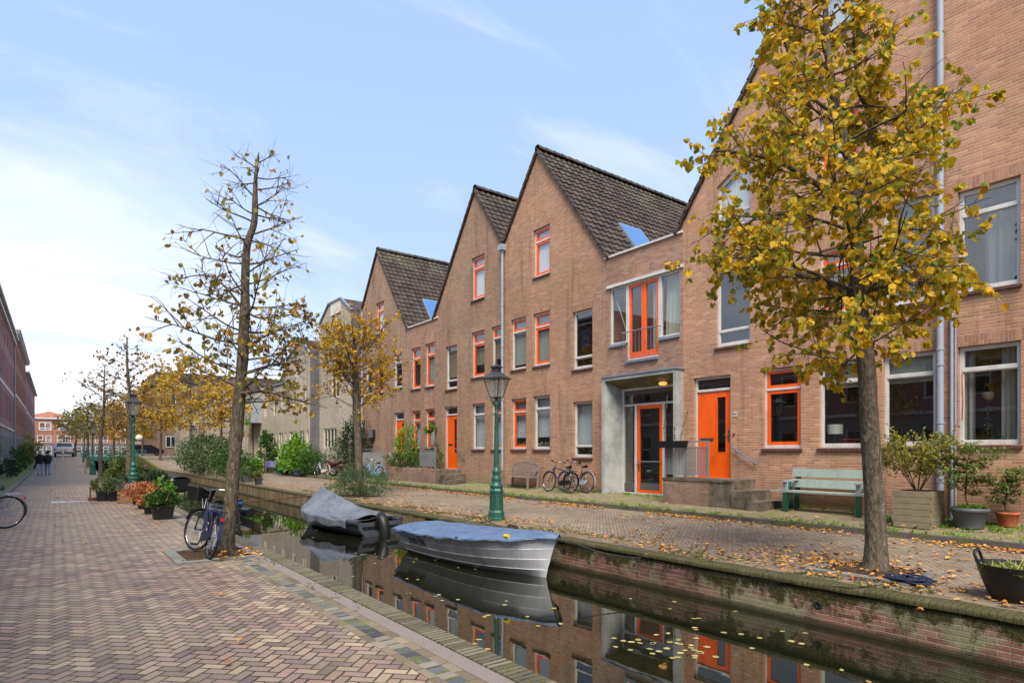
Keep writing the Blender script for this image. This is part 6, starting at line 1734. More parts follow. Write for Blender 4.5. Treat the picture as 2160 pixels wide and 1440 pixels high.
# low wooden crate and metal can among the pots
x, y, _ = G_(266, 1060); h = thing('wooden_crate', 'open brown slatted wooden crate between the quay pots', 'crate', (x, y, 0))
for s_ in (-1, 1):
    m = MB()
    for k in range(3): m.box(x - .22, x + .22, y + s_ * .17 - .01, y + s_ * .17 + .01, .03 + k * .12, .10 + k * .12)
    m.build('side_panel', 'wood_crate', h)
    m = MB()
    for k in range(3): m.box(x + s_ * .22 - .01, x + s_ * .22 + .01, y - .158, y + .158, .03 + k * .12, .10 + k * .12)
    m.build('side_panel', 'wood_crate', h)
m = MB()
for a in (-1, 1):
    for b in (-1, 1): m.box(x + a * .20 - .015, x + a * .20 + .015, y + b * .15 - .009, y + b * .15 + .009, 0, .36)
m.build('corner_post', 'wood_crate', h)
o = MB().tube([(x + .02, y + .45, .46), (x + .42, y + .55, .46)], .11, 14).build('watering_can', 'zinc'); tag(o, 'grey metal cylinder lying on top of the pots behind the crate', 'can')
x, y, _ = G_(200, 1055); h = thing('plant_stand', 'small brown wooden plant stand at the left end of the quay pots', 'stand', (x, y, 0))
MB().box(x - .18, x + .18, y - .15, y + .15, .02, .10).build('shelf', 'wood_brown', h); MB().box(x - .14, x + .16, y - .1, y + .3, .38, .42).build('shelf', 'wood_brown', h)
for (a, b) in ((-.12, -.08), (.14, -.08), (-.12, .28), (.14, .28)): MB().box(x + a - .015, x + a + .015, y + b - .015, y + b + .015, 0, .38).build('leg', 'wood_brown', h)
pot('potted_plant', 'small dark pot standing on the brown plant stand', (x, y + .1, .42), .08, .1, .13, 'plastic_grey', 'leaf_green', 160, .05, .04, (.12, .12, .12))
# troughs on the right quay edge
for i, (px, py, w_, mt, fl, lab) in enumerate(((545, 1018, .46, 'plastic_grey', 'leaf_drab', 'grey plastic trough with rusty sedum on the quay edge, rightmost of three'), (517, 1016, .5, 'pot_grey', 'leaf_greygreen', 'grey plastic trough with thin herbs, middle of the three on the quay edge'), (492, 1013, .3, 'basket_black', 'leaf_green', 'small black trough nearest the leaning trunk, leftmost of the three'))):
    X = 7.85; Y = gpos(px, X); h = thing('plant_trough', lab, 'plant trough', (X, Y, .0)); m = MB(); w2 = w_ / 2
    m.add([(X - .10, Y - w2 * .85, 0), (X + .10, Y - w2 * .85, 0), (X + .10, Y + w2 * .85, 0), (X - .10, Y + w2 * .85, 0), (X - .15, Y - w2, .3), (X + .15, Y - w2, .3), (X + .15, Y + w2, .3), (X - .15, Y + w2, .3)], [(3, 2, 1, 0), (0, 1, 5, 4), (1, 2, 6, 5), (2, 3, 7, 6), (3, 0, 4, 7), (4, 5, 6, 7)])
    m.box(X - .17, X + .17, Y - w2 - .02, Y + w2 + .02, .29, .33); m.build('trough', mt, h)
    m = MB(); foliage(m, (X, Y, .42), (.17, w2, .16), 420, .08, .03, lowcut=-.6); m.build('foliage', fl, h)
    if i == 0: m = MB(); foliage(m, (X, Y, .40), (.15, w2 * .8, .12), 260, .06, .05, lowcut=-.5); m.build('foliage', 'leaf_pink', h)
pot('potted_plant', 'bright lime-green plant in a pot behind the three quay troughs', (8.9, gpos(537, 8.9), .02), .2, .24, .35, 'wood_brown', 'leaf_bright', 800, .12, .10, (.4, .4, .45), zc=.45)
pot('potted_plant', 'tall spiky plant behind the middle quay trough', (8.4, gpos(520, 8.4), .02), .16, .2, .3, 'green_pot', 'leaf_green', 600, .22, .03, (.35, .35, .6), blade=True, zc=.4)
h = thing('tree_stump', 'upright cut log standing behind the quay troughs', 'log', (8.5, gpos(508, 8.5), .01)); y_ = gpos(508, 8.5)
MB().lathe((8.5, y_, 0), [(.24, 0), (.2, .5), (.22, 1.0), (.18, 1.25)], 12).build('log', 'bark', h)
# pots below the fig
for k, (y_, mt, lab) in enumerate(((41.3, 'green_pot', 'green pot below the fig shrub on an orange saucer'), (40.3, 'basket_black', 'black pot below the middle of the fig shrub'), (38.2, 'navy_cloth', 'dark blue tub at the right end of the fig shrub'), (37.5, 'basket_black', 'second dark tub at the right end of the fig shrub'))):
    pot('plant_pot', lab, (11.75 + .1 * k, y_, zquay(12.2)), .19, .25, .36, mt, 'leaf_bright', 150, .14, .1, (.25, .25, .2))
# wooden planter box by the drainpipe
h = thing('wooden_planter', 'square planter of stacked weathered boards with a twiggy shrub', 'planter', (12.95, 4.6, .19)); x0, x1, y0, y1 = 12.6, 13.3, 4.28, 4.88
m = MB()
for k in range(6):
    z = .2 + k * .113
    m.box(x0, x0 + .04, y0 - (.03 if k % 2 else 0), y1 + (.03 if k % 2 else 0), z, z + .107); m.box(x1 - .04, x1, y0, y1, z, z + .107)
    m.box(x0 + .041, x1 - .041, y0 - .0, y0 + .04, z, z + .107); m.box(x0 + .041, x1 - .041, y1 - .04, y1, z, z + .107)
m.build('board', 'wood_planter', h)
MB().box(x0 + .04, x1 - .04, y0 + .04, y1 - .04, .3, .80).build('soil', 'soil', h)
h2 = thing('planted_shrub', 'twiggy yellow-green shrub growing in the weathered wooden planter', 'shrub', (12.95, 4.6, .80))
m = MB(); lf = MB(); random.seed(71)
for k in range(9):
    a = k * .7; tgt = Vector((12.9 + .42 * math.cos(a), 4.6 + .62 * math.sin(a), 1.75 + rnd(-.2, .35))); b0 = Vector((12.95, 4.6, .8)); mid = b0.lerp(tgt, .45) + Vector((0, 0, .12)) + rvec() * .06
    m.tube([b0, mid, tgt], [.012, .007, .003], 6)
    for q in range(26):
        p = mid.lerp(tgt, rnd(-.15, 1.1)); d = rvec() + Vector((0, 0, .2)); tw = branch_path(p, d, rnd(.15, .40), 3, .5); m.tube(tw, [.004, .003, .002, .0015], 4, cap=False)
        for s_ in range(15): lf.leaf(along(tw, rnd(.2, 1)) + rvec() * .03, rvec() + Vector((0, 0, -.2)), rvec(), rnd(.035, .06), .035)
m.build('stem', 'bark', h2); lf.build('foliage', 'leaf_olive', h2)
# big grey tub with a feathery maple, terracotta pot with a young maple
def maple(label, c, r, hp, mat, htree, spread, seed, n=16, moss=True, r0=None):
    random.seed(seed); c = Vector(c); h = thing('potted_tree', label, 'potted tree', tuple(c)); m = MB()
    m.lathe(tuple(c), [(r * .72, 0), (r * .93, hp * .78), (r * .97, hp * .80), (r * 1.03, hp * .82), (r * 1.03, hp), (r * .95, hp), (r * .93, hp * .88)], 22); m.build('pot', mat, h)
    m = MB(); m.lathe((c.x, c.y, c.z + hp * .9), [(r * .94, 0), (r * .5, .03), (0, .04)], 18); m.build('soil', 'soil', h)
    if moss: m = MB(); foliage(m, c + Vector((0, 0, hp)), (r * .85, r * .85, .04), 520, .035, .02, up=.5); m.build('ground_cover', 'leaf_bright', h)
    tp = [c + Vector((0, 0, hp * .85))] 
    for k in range(5): tp.append(tp[-1] + Vector((rnd(-.05, .05), rnd(-.06, .06) - .02 * k, htree / 5)))
    m = MB(); m.tube(tp, [.02, .017, .015, .012, .008, .004], 8); lf = MB()
    for k in range(n):
        p = along(tp, .25 + .75 * k / n); a = k * 2.4; d = Vector((math.cos(a), math.sin(a), rnd(.0, .5))); bp = branch_path(p, d, spread * rnd(.6, 1.1), 5, .35); m.tube(bp, [.007, .006, .005, .004, .003, .002], 5, cap=False)
        for q in range(44):
            p2 = along(bp, rnd(.2, 1)) + Vector((rnd(-.12, .12), rnd(-.12, .12), rnd(-.04, .05)))
            for s_ in range(6): lf.blade(p2, Vector((rnd(-1, 1), rnd(-1, 1), rnd(-.5, .25))), Vector((0, 0, 1)), rnd(.05, .09), .022)
    m.build('trunk', 'bark', h); lf.build('crown', 'leaf_maple', h); return h
maple('feathery green maple in a big dark grey tub by the wall', (13.15, 3.85, zquay(13.15) + .005), .29, .36, 'pot_grey', 1.15, .62, 81, 20)
maple('young maple in a terracotta pot at the right edge', (13.62, 3.42, zquay(13.6) + .005), .18, .26, 'terracotta', .80, .34, 83, 12, moss=False)
# flexible black trug with a handle
c = Vector((8.22, 2.0, zquay(8.2) + .004)); h = thing('garden_bucket', 'flexible black garden tub holding grassy leaves, bottom right', 'bucket', tuple(c)); m = MB()
m.lathe(tuple(c), [(.20, 0), (.25, .10), (.30, .24), (.335, .37), (.345, .385), (.33, .385), (.29, .24), (.0, .20)], 28); m.build('tub', 'basket_black', h)
m = MB()
for s_ in (-1, 1): m.tube([c + Vector((s_ * .33 * CT * .2 - .1 * s_, s_ * .31, .36)), c + Vector((-.09, s_ * .335, .46)), c + Vector((-.04, s_ * .34, .50)), c + Vector((.04, s_ * .34, .50)), c + Vector((.09, s_ * .335, .46)), c + Vector((.1, s_ * .31, .36))], .016, 8)
m.build('handle', 'basket_black', h)
m = MB()
for _ in range(420): p = c + Vector((rnd(-.27, .27), rnd(-.27, .27), .28 + rnd(0, .06))); m.blade(p, Vector((rnd(-1, 1), rnd(-1, 1), rnd(-.1, .5))), Vector((0, 0, 1)), rnd(.08, .2), .012)
m.build('clippings', 'grass_blades', h)
# rope coil and mooring lines
m = MB(); random.seed(91); c = Vector((8.28, 3.02, .02)); pts = []
for k in range(150):
    a = k * .42; r = .13 + .05 * math.sin(k * .23) + .03 * math.sin(k * .71); pts.append(c + Vector((r * 1.1 * math.cos(a), r * 1.3 * math.sin(a), .012 + .05 * abs(math.sin(k * .37)))))
m.tube(pts, .011, 6); tag(m.build('rope_coil', 'rope_blue'), 'tangled dark blue rope coil on the quay beside the tree pit', 'rope')
def sag(a, b, s_, n=14): a, b = Vector(a), Vector(b); return [a.lerp(b, i / n) - Vector((0, 0, s_ * 4 * (i / n) * (1 - i / n))) for i in range(n + 1)]
m = MB(); m.tube(sag((7.40, 8.6, -.02), (7.42, 3.3, .02), .14) + [Vector((7.6, 3.2, .03)), Vector((8.15, 3.05, .04))], .007, 5)
tag(m.build('mooring_rope', 'plastic_black'), 'long black mooring line slung along the mossy quay wall', 'rope')
# ---------------------------------------------------------------- boats
WZ = -.52
def hullfn(L, beam, bow_rake, zs, zb, nose=1.0):
    "section functions: t 0 stern .. 1 bow"
    def half(t): return beam / 2 * (.80 + .2 * math.sin(min(1, t / .45) * math.pi / 2)) * (1 if t < .45 else math.cos(((t - .45) / .55) ** 1.9 * math.pi / 2) ** .85)
    def sheer(t): return zs + (zb - zs) * t ** 2.2
    return half, sheer
def place_boat(root, stern, bow):
    s_, b = Vector(stern), Vector(bow); d = b - s_; root.location = (s_.x, s_.y, WZ); root.rotation_euler = (0, 0, math.atan2(d.y, d.x))
L = 3.85
h = thing('rowing_boat', 'white clinker boat under a blue tarpaulin, lettered 29-07-YN', 'boat', (0, 0, 0))
half, sheer = hullfn(L, 1.62, .3, .50, .70)
NS = 4
def sect(t):
    "list of (y, z) from keel up, with lapped strakes"
    b = max(.012, half(t)); zt = sheer(t); pts = [(0, -.12 + .10 * t ** 4)]
    for k in range(NS):
        for (f, lip) in ((k / NS, .0), ((k + 1) / NS, .011)):
            z = -.06 + (zt + .06) * f; w_ = (.55 + .45 * f ** .55) if f > 0 else .50
            w_ = .50 + .50 * f ** .62
            flare = 1 - (1 - w_) * (1 + .9 * t ** 3)
            pts.append((b * max(.02, flare) + (lip if b > .05 else 0), z))
    return pts
def hull_pt(t, j, s_):
    y, z = sect(t)[j]; zt = sheer(t); x = L * t + (.30 * (z / zt) if z > 0 else 0) * t ** 3 * .95 - .12 * (z / zt) * (1 - t) ** 4
    return (x, y * s_, z)
m = MB(); nt = 40; nj = len(sect(0))
for s_ in (-1, 1):
    for q_ in range(nj - 1):
        m.grid(lambda u, v: hull_pt(u, q_ + int(round(v)), s_), 60, 1, True)
m.add([hull_pt(0, j, 1) for j in range(nj)] + [hull_pt(0, j, -1) for j in reversed(range(nj))], [tuple(range(2 * nj))])
hu = m.build('hull', 'hull_white', h)
m = MB()
for s_ in (-1, 1): m.tube([Vector(hull_pt(i / 40, nj - 1, s_)) + Vector((0, .012 * s_, 0)) for i in range(41)], .022, 6)
m.tube([hull_pt(0, nj - 1, 1), hull_pt(0, nj - 1, -1)], .022, 6)
m.build('gunwale', 'paint_grey', hu)
m = MB()
random.seed(3)
def cover(u, v):
    t = .015 + u * .985; b = half(t) + .03; s_ = (v - .5) * 2; zt = sheer(t)
    x, _, _ = hull_pt(t, nj - 1, 1); x += .05 * max(0, (t - .94) / .06)
    e = abs(s_)
    if e < .86: q = e / .86; y = b * q * (1 if s_ > 0 else -1); z = zt + .03 + (.075 - .05 * t) * (1 - q ** 2) + .03 * math.sin(t * 9) * (1 - q) + .022 * mnoise.noise(Vector((x * 2.5, y * 4, 0)))
    else:
        q = (e - .86) / .14; y = (b + .022 + .012 * math.sin(x * 11) * q) * (1 if s_ > 0 else -1); z = zt + .030 - q * (.045 + .014 * math.sin(x * 7.5))
    return (x, y, z)
m.grid(cover, 90, 40); cv = m.build('tarpaulin', 'tarp_blue', h)
m = MB()
for k in range(17):
    t = .03 + .92 * k / 16
    for s_ in (-1, 1): p = Vector(cover((t - .015) / .975, .5 + .5 * .985 * s_)); m.tube([p + Vector((0, .006 * s_, .015)), p + Vector((0, -.01 * s_, -.06))], .006, 4)
m.build('lashing', 'rope', cv)
m = MB(); p0 = Vector(hull_pt(.86, nj - 1, -1)); m.tube([p0 + Vector((-.05, -.0, .06)), p0 + Vector((.05, -.0, .06))], .035, 10); m.build('fender', 'yellow', h)
m = MB(); p0 = Vector(hull_pt(.62, nj - 1, -1)); m.tube([p0 + Vector((-.02, -.04, .03)), p0 + Vector((.03, -.04, .03))], .018, 8); m.build('cleat', 'brass', h)
# port-side name strip near the stern (dark panel) and registration
m = MB()
def band(u, v):
    t = .035 + .245 * u; y, z = sect(t)[nj - 1]; y2, z2 = sect(t)[nj - 2]; f = .10 + .62 * v; a = Vector(hull_pt(t, nj - 2, -1)); b = Vector(hull_pt(t, nj - 1, -1))
    return tuple(a.lerp(b, f + .05) + Vector((0, -.028, 0)))
m.grid(band, 14, 2, False); m.build('name_strip', 'bike_navy', h)
# which side faces the camera: local -y faces left bank when the bow points to -y world
txt = text_mesh('29-07-YN', .17, extrude=.004)
t0 = .225; zc = .335; txt_v = []
for v in txt.vertices:
    t = t0 + v.co.x / L; z = zc + v.co.y; sc_ = sect(t); yy = None
    for q in range(len(sc_) - 1):
        if sc_[q][1] <= z <= sc_[q + 1][1] and sc_[q + 1][1] > sc_[q][1]: k = (z - sc_[q][1]) / (sc_[q + 1][1] - sc_[q][1]); yy = sc_[q][0] + (sc_[q + 1][0] - sc_[q][0]) * k
    yy = yy if yy is not None else half(t); zt = sheer(t)
    v.co = Vector((L * t - .12 * (z / zt) * (1 - t) ** 4, -(yy + .016 + v.co.z), z))
text_obj(txt, 'text_black', h, Matrix.Identity(4), 'registration')
place_boat(h, (6.40, 11.75), (6.62, 7.9))
# grey-covered boat with an outboard
L2 = 3.9
h = thing('motor_boat', 'small dark boat under a sagging grey tarpaulin, outboard motor tilted up', 'boat', (0, 0, 0))
half2, sheer2 = hullfn(L2, 1.5, .3, .36, .50)
m = MB()
def h2pt(t, f, s_):
    b = max(.012, half2(t)); zt = sheer2(t); z = -.1 + (zt + .1) * f; w_ = .45 + .55 * math.sin(min(1, f * 1.25) * math.pi / 2)
    return (L2 * t + .2 * f * t ** 3, b * w_ * s_, z)
for s_ in (-1, 1): m.grid(lambda u, v: h2pt(u, v, s_), 30, 8)
m.add([h2pt(0, j / 8, 1) for j in range(9)] + [h2pt(0, j / 8, -1) for j in reversed(range(9))], [tuple(range(18))]); hu = m.build('hull', 'hull_grey', h)
m = MB()
for s_ in (-1, 1): m.tube([h2pt(i / 30, 1, s_) for i in range(31)], .075, 8)
m.build('rubbing_tube', 'plastic_grey', hu)
m = MB()
def cov2(u, v):
    t = .10 + u * .93; tt = min(1, t); b = max(.05, half2(min(.985, tt)) + .07); s_ = (v - .5) * 2; zt = sheer2(tt); e = abs(s_)
    rid = .08 + .50 * max(0, min(1, (t - .12) / .70)) ** .85 * (1 if t < .84 else max(0, 1 - ((t - .84) / .19)) ** .75)
    x = L2 * t + .1 * (t > .9)
    if e < .8: q = e / .8; y = b * q; z = zt + .06 + rid * (1 - q) ** 1.08 - .03 * math.sin(q * math.pi) * (t > .3) + .016 * math.sin(t * 26 + q * 4) * q * (1 - t)
    else: q = (e - .8) / .2; y = b + .03 + .015 * math.sin(x * 9) * q; z = zt + .06 - q * (.20 + .03 * math.sin(x * 6))
    n_ = mnoise.noise(Vector((x * 2.2, y * 3 * (1 if s_ > 0 else -1), 2))) * .03
    return (x, y * (1 if s_ >= 0 else -1), z + n_)
m.grid(cov2, 70, 44); m.build('tarpaulin', 'tarp_grey', h)
m = MB(); m.tube([h2pt(.98, .9, 1), (L2 * .985, 0, sheer2(1) + .1), h2pt(.98, .9, -1)], .03, 6); m.build('bow_rail', 'plastic_grey', h)
m = MB(); m.box(-.02, .14, -.16, .16, .18, .36)
m.tube([Vector((.10, 0, .44)), Vector((-.02, 0, .47)), Vector((-.13, 0, .40)), Vector((-.20, 0, .25)), Vector((-.23, 0, .08)), Vector((-.22, 0, -.1))], [.07, .145, .15, .12, .135, .10], 12)
for k in range(6): m.ring((-.11 - .02 * k, 0, .40 - .07 * k), (.35, 0, 1), .13 - .004 * k, .018, 16, 5)
m.box(-.02, .3, -.5, .5, .20, .26); m.build('outboard_motor', 'plastic_black', h)
m = MB(); m.tube(sag((.3, .5, .42), (-.1, .15, .5), .05), .012, 5); m.build('rope', 'rope', h)
place_boat(h, (6.55, 14.3), (6.15, 18.3))
m = MB(); m.tube(sag((6.6, 14.2, -.02), (7.5, 14.9, .03), .10) + [Vector((7.8, 14.6, .02)), Vector((8.0, 14.1, .02)), Vector((8.05, 12.0, .05)), Vector((8.2, 11.8, .12))], .010, 5)
tag(m.build('mooring_rope', 'rope'), 'slack brown mooring rope from the grey-covered boat to the quay', 'rope')
m = MB(); m.tube(sag((6.75, 7.35, .12), (7.42, 6.5, -.08), .06), .009, 5); tag(m.build('mooring_rope', 'plastic_black'), 'short dark line from the bow of the white boat to the wall', 'rope')
m = MB()
for k in range(40): a = k * .5; m.ring((7.62 + .004 * k % .03, 10.15 + .02 * (k % 5), .03 + .012 * (k % 4)), (rnd(-.5, .5), rnd(-.3, .3), 1), .10, .008, 14, 4) if k < 7 else None
m.tube([(7.5, 10.4, .02), (7.45, 10.9, .10), (7.55, 11.3, .02), (8.0, 11.5, .03)], .010, 5)
tag(m.build('mooring_rope', 'rope'), 'little heap of mooring rope on the coping behind the blue tarpaulin', 'rope')
# dark boat with outboard behind the leaning tree, and two covered boats farther up
h = thing('motor_boat', 'black dinghy with an outboard motor, mostly hidden behind the leaning trunk', 'boat', (0, 0, 0))
m = MB()
for s_ in (-1, 1): m.tube([(0, .5 * s_, .22), (1.6, .5 * s_, .22), (2.3, .3 * s_, .26), (2.6, 0, .32)], [.18, .18, .17, .15], 10)
m.box(.02, 2.2, -.4, .4, .05, .12); m.build('tube', 'hull_dark', h)
m = MB(); m.box(-.12, .10, -.14, .14, .45, .78); m.tube([(-.1, 0, .5), (-.15, 0, -.1)], .06, 8); m.tube([(.1, 0, .6), (.6, .05, .68)], .03, 6); m.build('outboard_motor', 'plastic_black', h)
MB().box(-.13, .0, -.15, .15, .62, .70).build('cowling', 'blue_plastic', h)
place_boat(h, (4.55, 20.4), (4.15, 23.0)); h.scale = (.8, .8, .8)
for (a, b, mt, lab) in (((6.4, 44), (5.9, 47.8), 'hull_dark', 'dark covered boat moored beneath the wild quay shrub'),):
    h = thing('moored_boat', lab, 'boat', (0, 0, 0)); m = MB()
    for s_ in (-1, 1): m.grid(lambda u, v: h2pt(u, v, s_), 24, 6)
    m.add([h2pt(0, j / 6, 1) for j in range(7)] + [h2pt(0, j / 6, -1) for j in reversed(range(7))], [tuple(range(14))]); m.build('hull', 'hull_dark', h)
    m = MB(); m.grid(lambda u, v: (L2 * u * .98, (half2(u * .98) + .05) * (2 * v - 1), sheer2(u) + .02 + .12 * math.cos((v - .5) * math.pi) + .03 * math.sin(u * 12)), 24, 10); m.build('tarpaulin', 'hull_dark' if mt == 'hull_dark' else 'tarp_blue', h)
    place_boat(h, a, b)
# long thin mooring pole / rope from the quay to the dinghy
m = MB(); m.tube([(7.5, 21.5, .05), (4.6, 20.6, .0)], .02, 6); tag(m.build('mooring_pole', 'wood_brown'), 'thin rusty pole reaching from the quay over the black dinghy', 'pole')

# ---------------------------------------------------------------- people walking away
def figure(label, top, leg, hair, x, y, h_, lean_=.06, stepw=.14, arm=1, bag=None):
    root = thing('person', label, 'person', (x, y, 0)); k = h_ / 1.7
    J = {'pelvis': (0, 0, .92), 'waist': (0, .02, 1.05), 'chest': (0, .07, 1.28), 'neck': (0, .11, 1.45), 'head0': (0, .15, 1.52), 'head': (0, .17, 1.60)}
    V_ = []; E_ = []; Rr = []
    def add(p, r, par=None):
        V_.append(tuple(k * c for c in p)); Rr.append(r * k); i = len(V_) - 1
        if par is not None: E_.append((par, i))
        return i
    p = add((0, 0, .92), .155); w_ = add((0, .02, 1.06), .15, p); c = add((0, .06, 1.28), .175, w_); n = add((0, .10, 1.44), .07, c)
    hd = add((0, .12, 1.50), .075, n); h2_ = add((0, .13, 1.60), .098, hd); add((0, .12, 1.67), .07, h2_)
    for s_ in (-1, 1):
        hp = add((.09 * s_, 0, .86), .105, p); kn = add((.10 * s_, .10 * s_ * stepw / .14, .48), .068, hp); an = add((.10 * s_, -.02 + .16 * s_ * stepw / .14, .09), .045, kn); add((.10 * s_, .12 + .16 * s_ * stepw / .14, .035), .04, an)
        sh = add((.18 * s_, .07, 1.36), .062, c); el = add((.25 * s_, .02, 1.12), .05, sh); wr = add((.20 * s_, .22, .98), .038, el); add((.19 * s_, .30, .97), .034, wr)
    me = bpy.data.meshes.new('body'); me.from_pydata(V_, E_, []); o = bpy.data.objects.new('body', me); COL.objects.link(o)
    sk = o.modifiers.new('skin', 'SKIN'); sk.use_smooth_shade = True
    for i, r in enumerate(Rr): me.skin_vertices[0].data[i].radius = (r, r * .85 if V_[i][2] > .8 * k else r)
    me.skin_vertices[0].data[0].use_root = True
    sb = o.modifiers.new('sub', 'SUBSURF'); sb.levels = 2
    bpy.context.view_layer.update(); m2 = bpy.data.meshes.new_from_object(o.evaluated_get(bpy.context.evaluated_depsgraph_get()))
    bpy.data.objects.remove(o, do_unlink=True)
    for q in (top, leg, 'skin', 'plastic_black'): m2.materials.append(M[q])
    for pl in m2.polygons:
        z = pl.center.z / k; a_ = pl.center.y / k > .24 and z > .85 and z < 1.05
        pl.material_index = 3 if z < .10 else (2 if a_ or 1.42 < z else (1 if z < .84 else 0)); pl.use_smooth = True
    b = bpy.data.objects.new('body', m2); COL.objects.link(b); b.parent = root
    m = MB(); m.ball((x, y + .11 * k, 1.63 * k), .125 * k, 12, 8, (1, 1.05, 1)); m.build('hair', hair, root)
    m = MB(); m.lathe((x, y + .03, .80 * k), [(.19 * k, 0), (.195 * k, .1 * k), (.18 * k, .3 * k), (.205 * k, .5 * k), (.12 * k, .66 * k)], 14); m.build('coat', top, root)
    return root
f1 = figure('elderly person with pale hair in a dark jacket and light blue jeans, walking away', 'cloth_dark', 'denim_light', 'hair_grey', -.86, 52.0, 1.66)
f2 = figure('person in a dark jacket and blue jeans walking arm in arm on the right', 'cloth_dark', 'denim', 'cloth_dark', -.46, 52.15, 1.62, stepw=-.12)
# ---------------------------------------------------------------- car, bridge, small street things
cx, cy, cz = .72, 80.5, rise(80.5)
h = thing('parked_car', 'silver car with a yellow rear plate seen from behind at the street end', 'car', (cx, cy, cz))
prof = [(0, .32), (-.02, .62), (.05, .92), (.35, 1.02), (.75, 1.48), (2.2, 1.52), (3.0, 1.02), (4.1, .86), (4.25, .55), (4.2, .30)]
m = MB(); W2 = .86
def cp(i, s_, k): y, z = prof[i]; w_ = W2 * (1 if z < 1.0 else 1 - (z - 1.0) * .32); return (cx + w_ * s_ * k, cy + y, cz + z)
n = len(prof)
m.add([cp(i, -1, 1) for i in range(n)] + [cp(i, 1, 1) for i in range(n)], [(i, (i + 1) % n, n + (i + 1) % n, n + i) for i in range(n)] + [tuple(reversed(range(n))), tuple(range(n, 2 * n))]); m.build('body', 'car_silver', h)
m = MB(); m.add([(cx - .70, cy + .385, cz + 1.06), (cx + .70, cy + .385, cz + 1.06), (cx + .62, cy + .725, cz + 1.46), (cx - .62, cy + .725, cz + 1.46)], [(0, 1, 2, 3)])
for s_ in (-1, 1): m.add([(cx + s_ * .862, cy + .65, cz + 1.06), (cx + s_ * .862, cy + 2.7, cz + 1.06), (cx + s_ * .735, cy + 2.15, cz + 1.44), (cx + s_ * .735, cy + .85, cz + 1.44)], [(0, 1, 2, 3)])
m.build('window', 'window_dark', h)
for s_ in (-1, 1):
    MB().box(cx + s_ * .80 - .07, cx + s_ * .80 + .05, cy - .03, cy + .05, cz + .68, cz + .95).build('tail_light', 'red_lens', h)
    for yy in (.75, 3.4):
        m = MB(); m.ring((cx + s_ * .78, cy + yy, cz + .31), (1, 0, 0), .22, .09, 20, 8); w_ = m.build('wheel', 'rubber', h); m = MB(); m.ring((cx + s_ * .84, cy + yy, cz + .31), (1, 0, 0), .1, .05, 14, 6); m.build('rim', 'chrome', w_)
MB().box(cx - .26, cx + .26, cy - .045, cy - .02, cz + .62, cz + .73).build('number_plate', 'plate', h); MB().box(cx - .84, cx + .84, cy - .06, cy + .0, cz + .34, cz + .50).build('bumper', 'plastic_grey', h)
h = thing('parked_car', 'dark blue car crossing behind the bridge at the canal end', 'car', (9, 92, 1.05)); m = MB()
pf = [(0, .3), (0, .8), (.6, .9), (1.2, 1.4), (2.9, 1.42), (3.7, .92), (4.3, .8), (4.35, .3)]
m.add([(7 + a, 91.2, 1.05 + b) for a, b in pf] + [(7 + a, 92.9, 1.05 + b) for a, b in pf], [tuple(reversed(range(8))), tuple(range(8, 16))] + [(i, (i + 1) % 8, 8 + (i + 1) % 8, 8 + i) for i in range(8)]); m.build('body', 'bike_navy', h)
MB().add([(8.1, 91.19, 2.0), (9.7, 91.19, 2.0), (10.5, 91.19, 2.0), (9.8, 91.19, 2.4), (8.35, 91.19, 2.4)], [(0, 1, 2, 3, 4)]).build('window', 'window_dark', h)
for xx in (7.8, 10.5): MB().ring((xx, 91.2, 1.36), (0, 1, 0), .22, .09, 18, 6).build('wheel', 'rubber', h)
h = thing('canal_bridge', 'low road bridge with teal railings over the far end of the canal', 'bridge', (5.1, 85, -.5))
MB().box(2.6, 7.6, 84, 104, .55, 1.04).build('deck', 'bridge_teal', h)
m = MB()
for z in (1.35, 1.75): m.box(2.2, 8.6, 84.0, 84.06, z, z + .07)
for k in range(9): x = 2.25 + k * .78; m.box(x, x + .06, 84.0, 84.06, 1.0, 1.82)
m.build('railing', 'bridge_teal', h)
for k, (px, py, lab) in enumerate(((135, 990, 'white-topped bollard at the end of the street before the silver car'), (188, 990, 'slim wooden post beside the second left-quay lamp'))):
    x = .55 if k == 0 else 1.75; y = 74 if k == 0 else 55; m = MB(); m.lathe((x, y, rise(y)), [(.06, 0), (.06, .7), (.08, .72), (.07, .85), (0, .88)] if k == 0 else [(.05, 0), (.05, 1.1), (0, 1.12)], 10)
    tag(m.build('bollard', 'paint_white' if k == 0 else 'wood_grey'), lab, 'bollard')
h = thing('drain_cover', 'long pale metal drain grate set across the left street', 'drain cover', (.33, 24, .0)); m = MB()
m.box(-.1, .95, 23.75, 23.80, .0, .012); m.box(-.1, .95, 24.2, 24.25, .0, .012)
for k in range(22): x = -.1 + k * .0485; m.box(x, x + .022, 23.8, 24.2, .001, .010)
m.build('grate', 'chrome', h); MB().box(-.12, .97, 23.73, 24.27, -.01, .004).build('frame', 'paint_grey', h)
h = thing('bin', 'dark grey wheelie bin standing against the left houses', 'bin', (-2.3, 50, .1)); m = MB()
m.lathe((-2.3, 50, .1), [(.30, 0), (.38, .95)], 4, False, math.pi / 4); m.build('body', 'plastic_grey', h); m = MB(); m.lathe((-2.3, 50, 1.05), [(.42, 0), (.42, .05), (.2, .10)], 4, False, math.pi / 4); m.build('lid', 'plastic_black', h)
h = thing('wall_light', 'white globe light on the left wall above the dark low shrub', 'wall light', (LX + .15, 44, 2.9)); MB().ball((LX + .18, 44, 2.9), .14, 10, 8).build('globe', 'paint_white', h); MB().bar((LX, 44, 3.0), (LX + .18, 44, 3.0), .03).build('bracket', 'railing_dark', h)
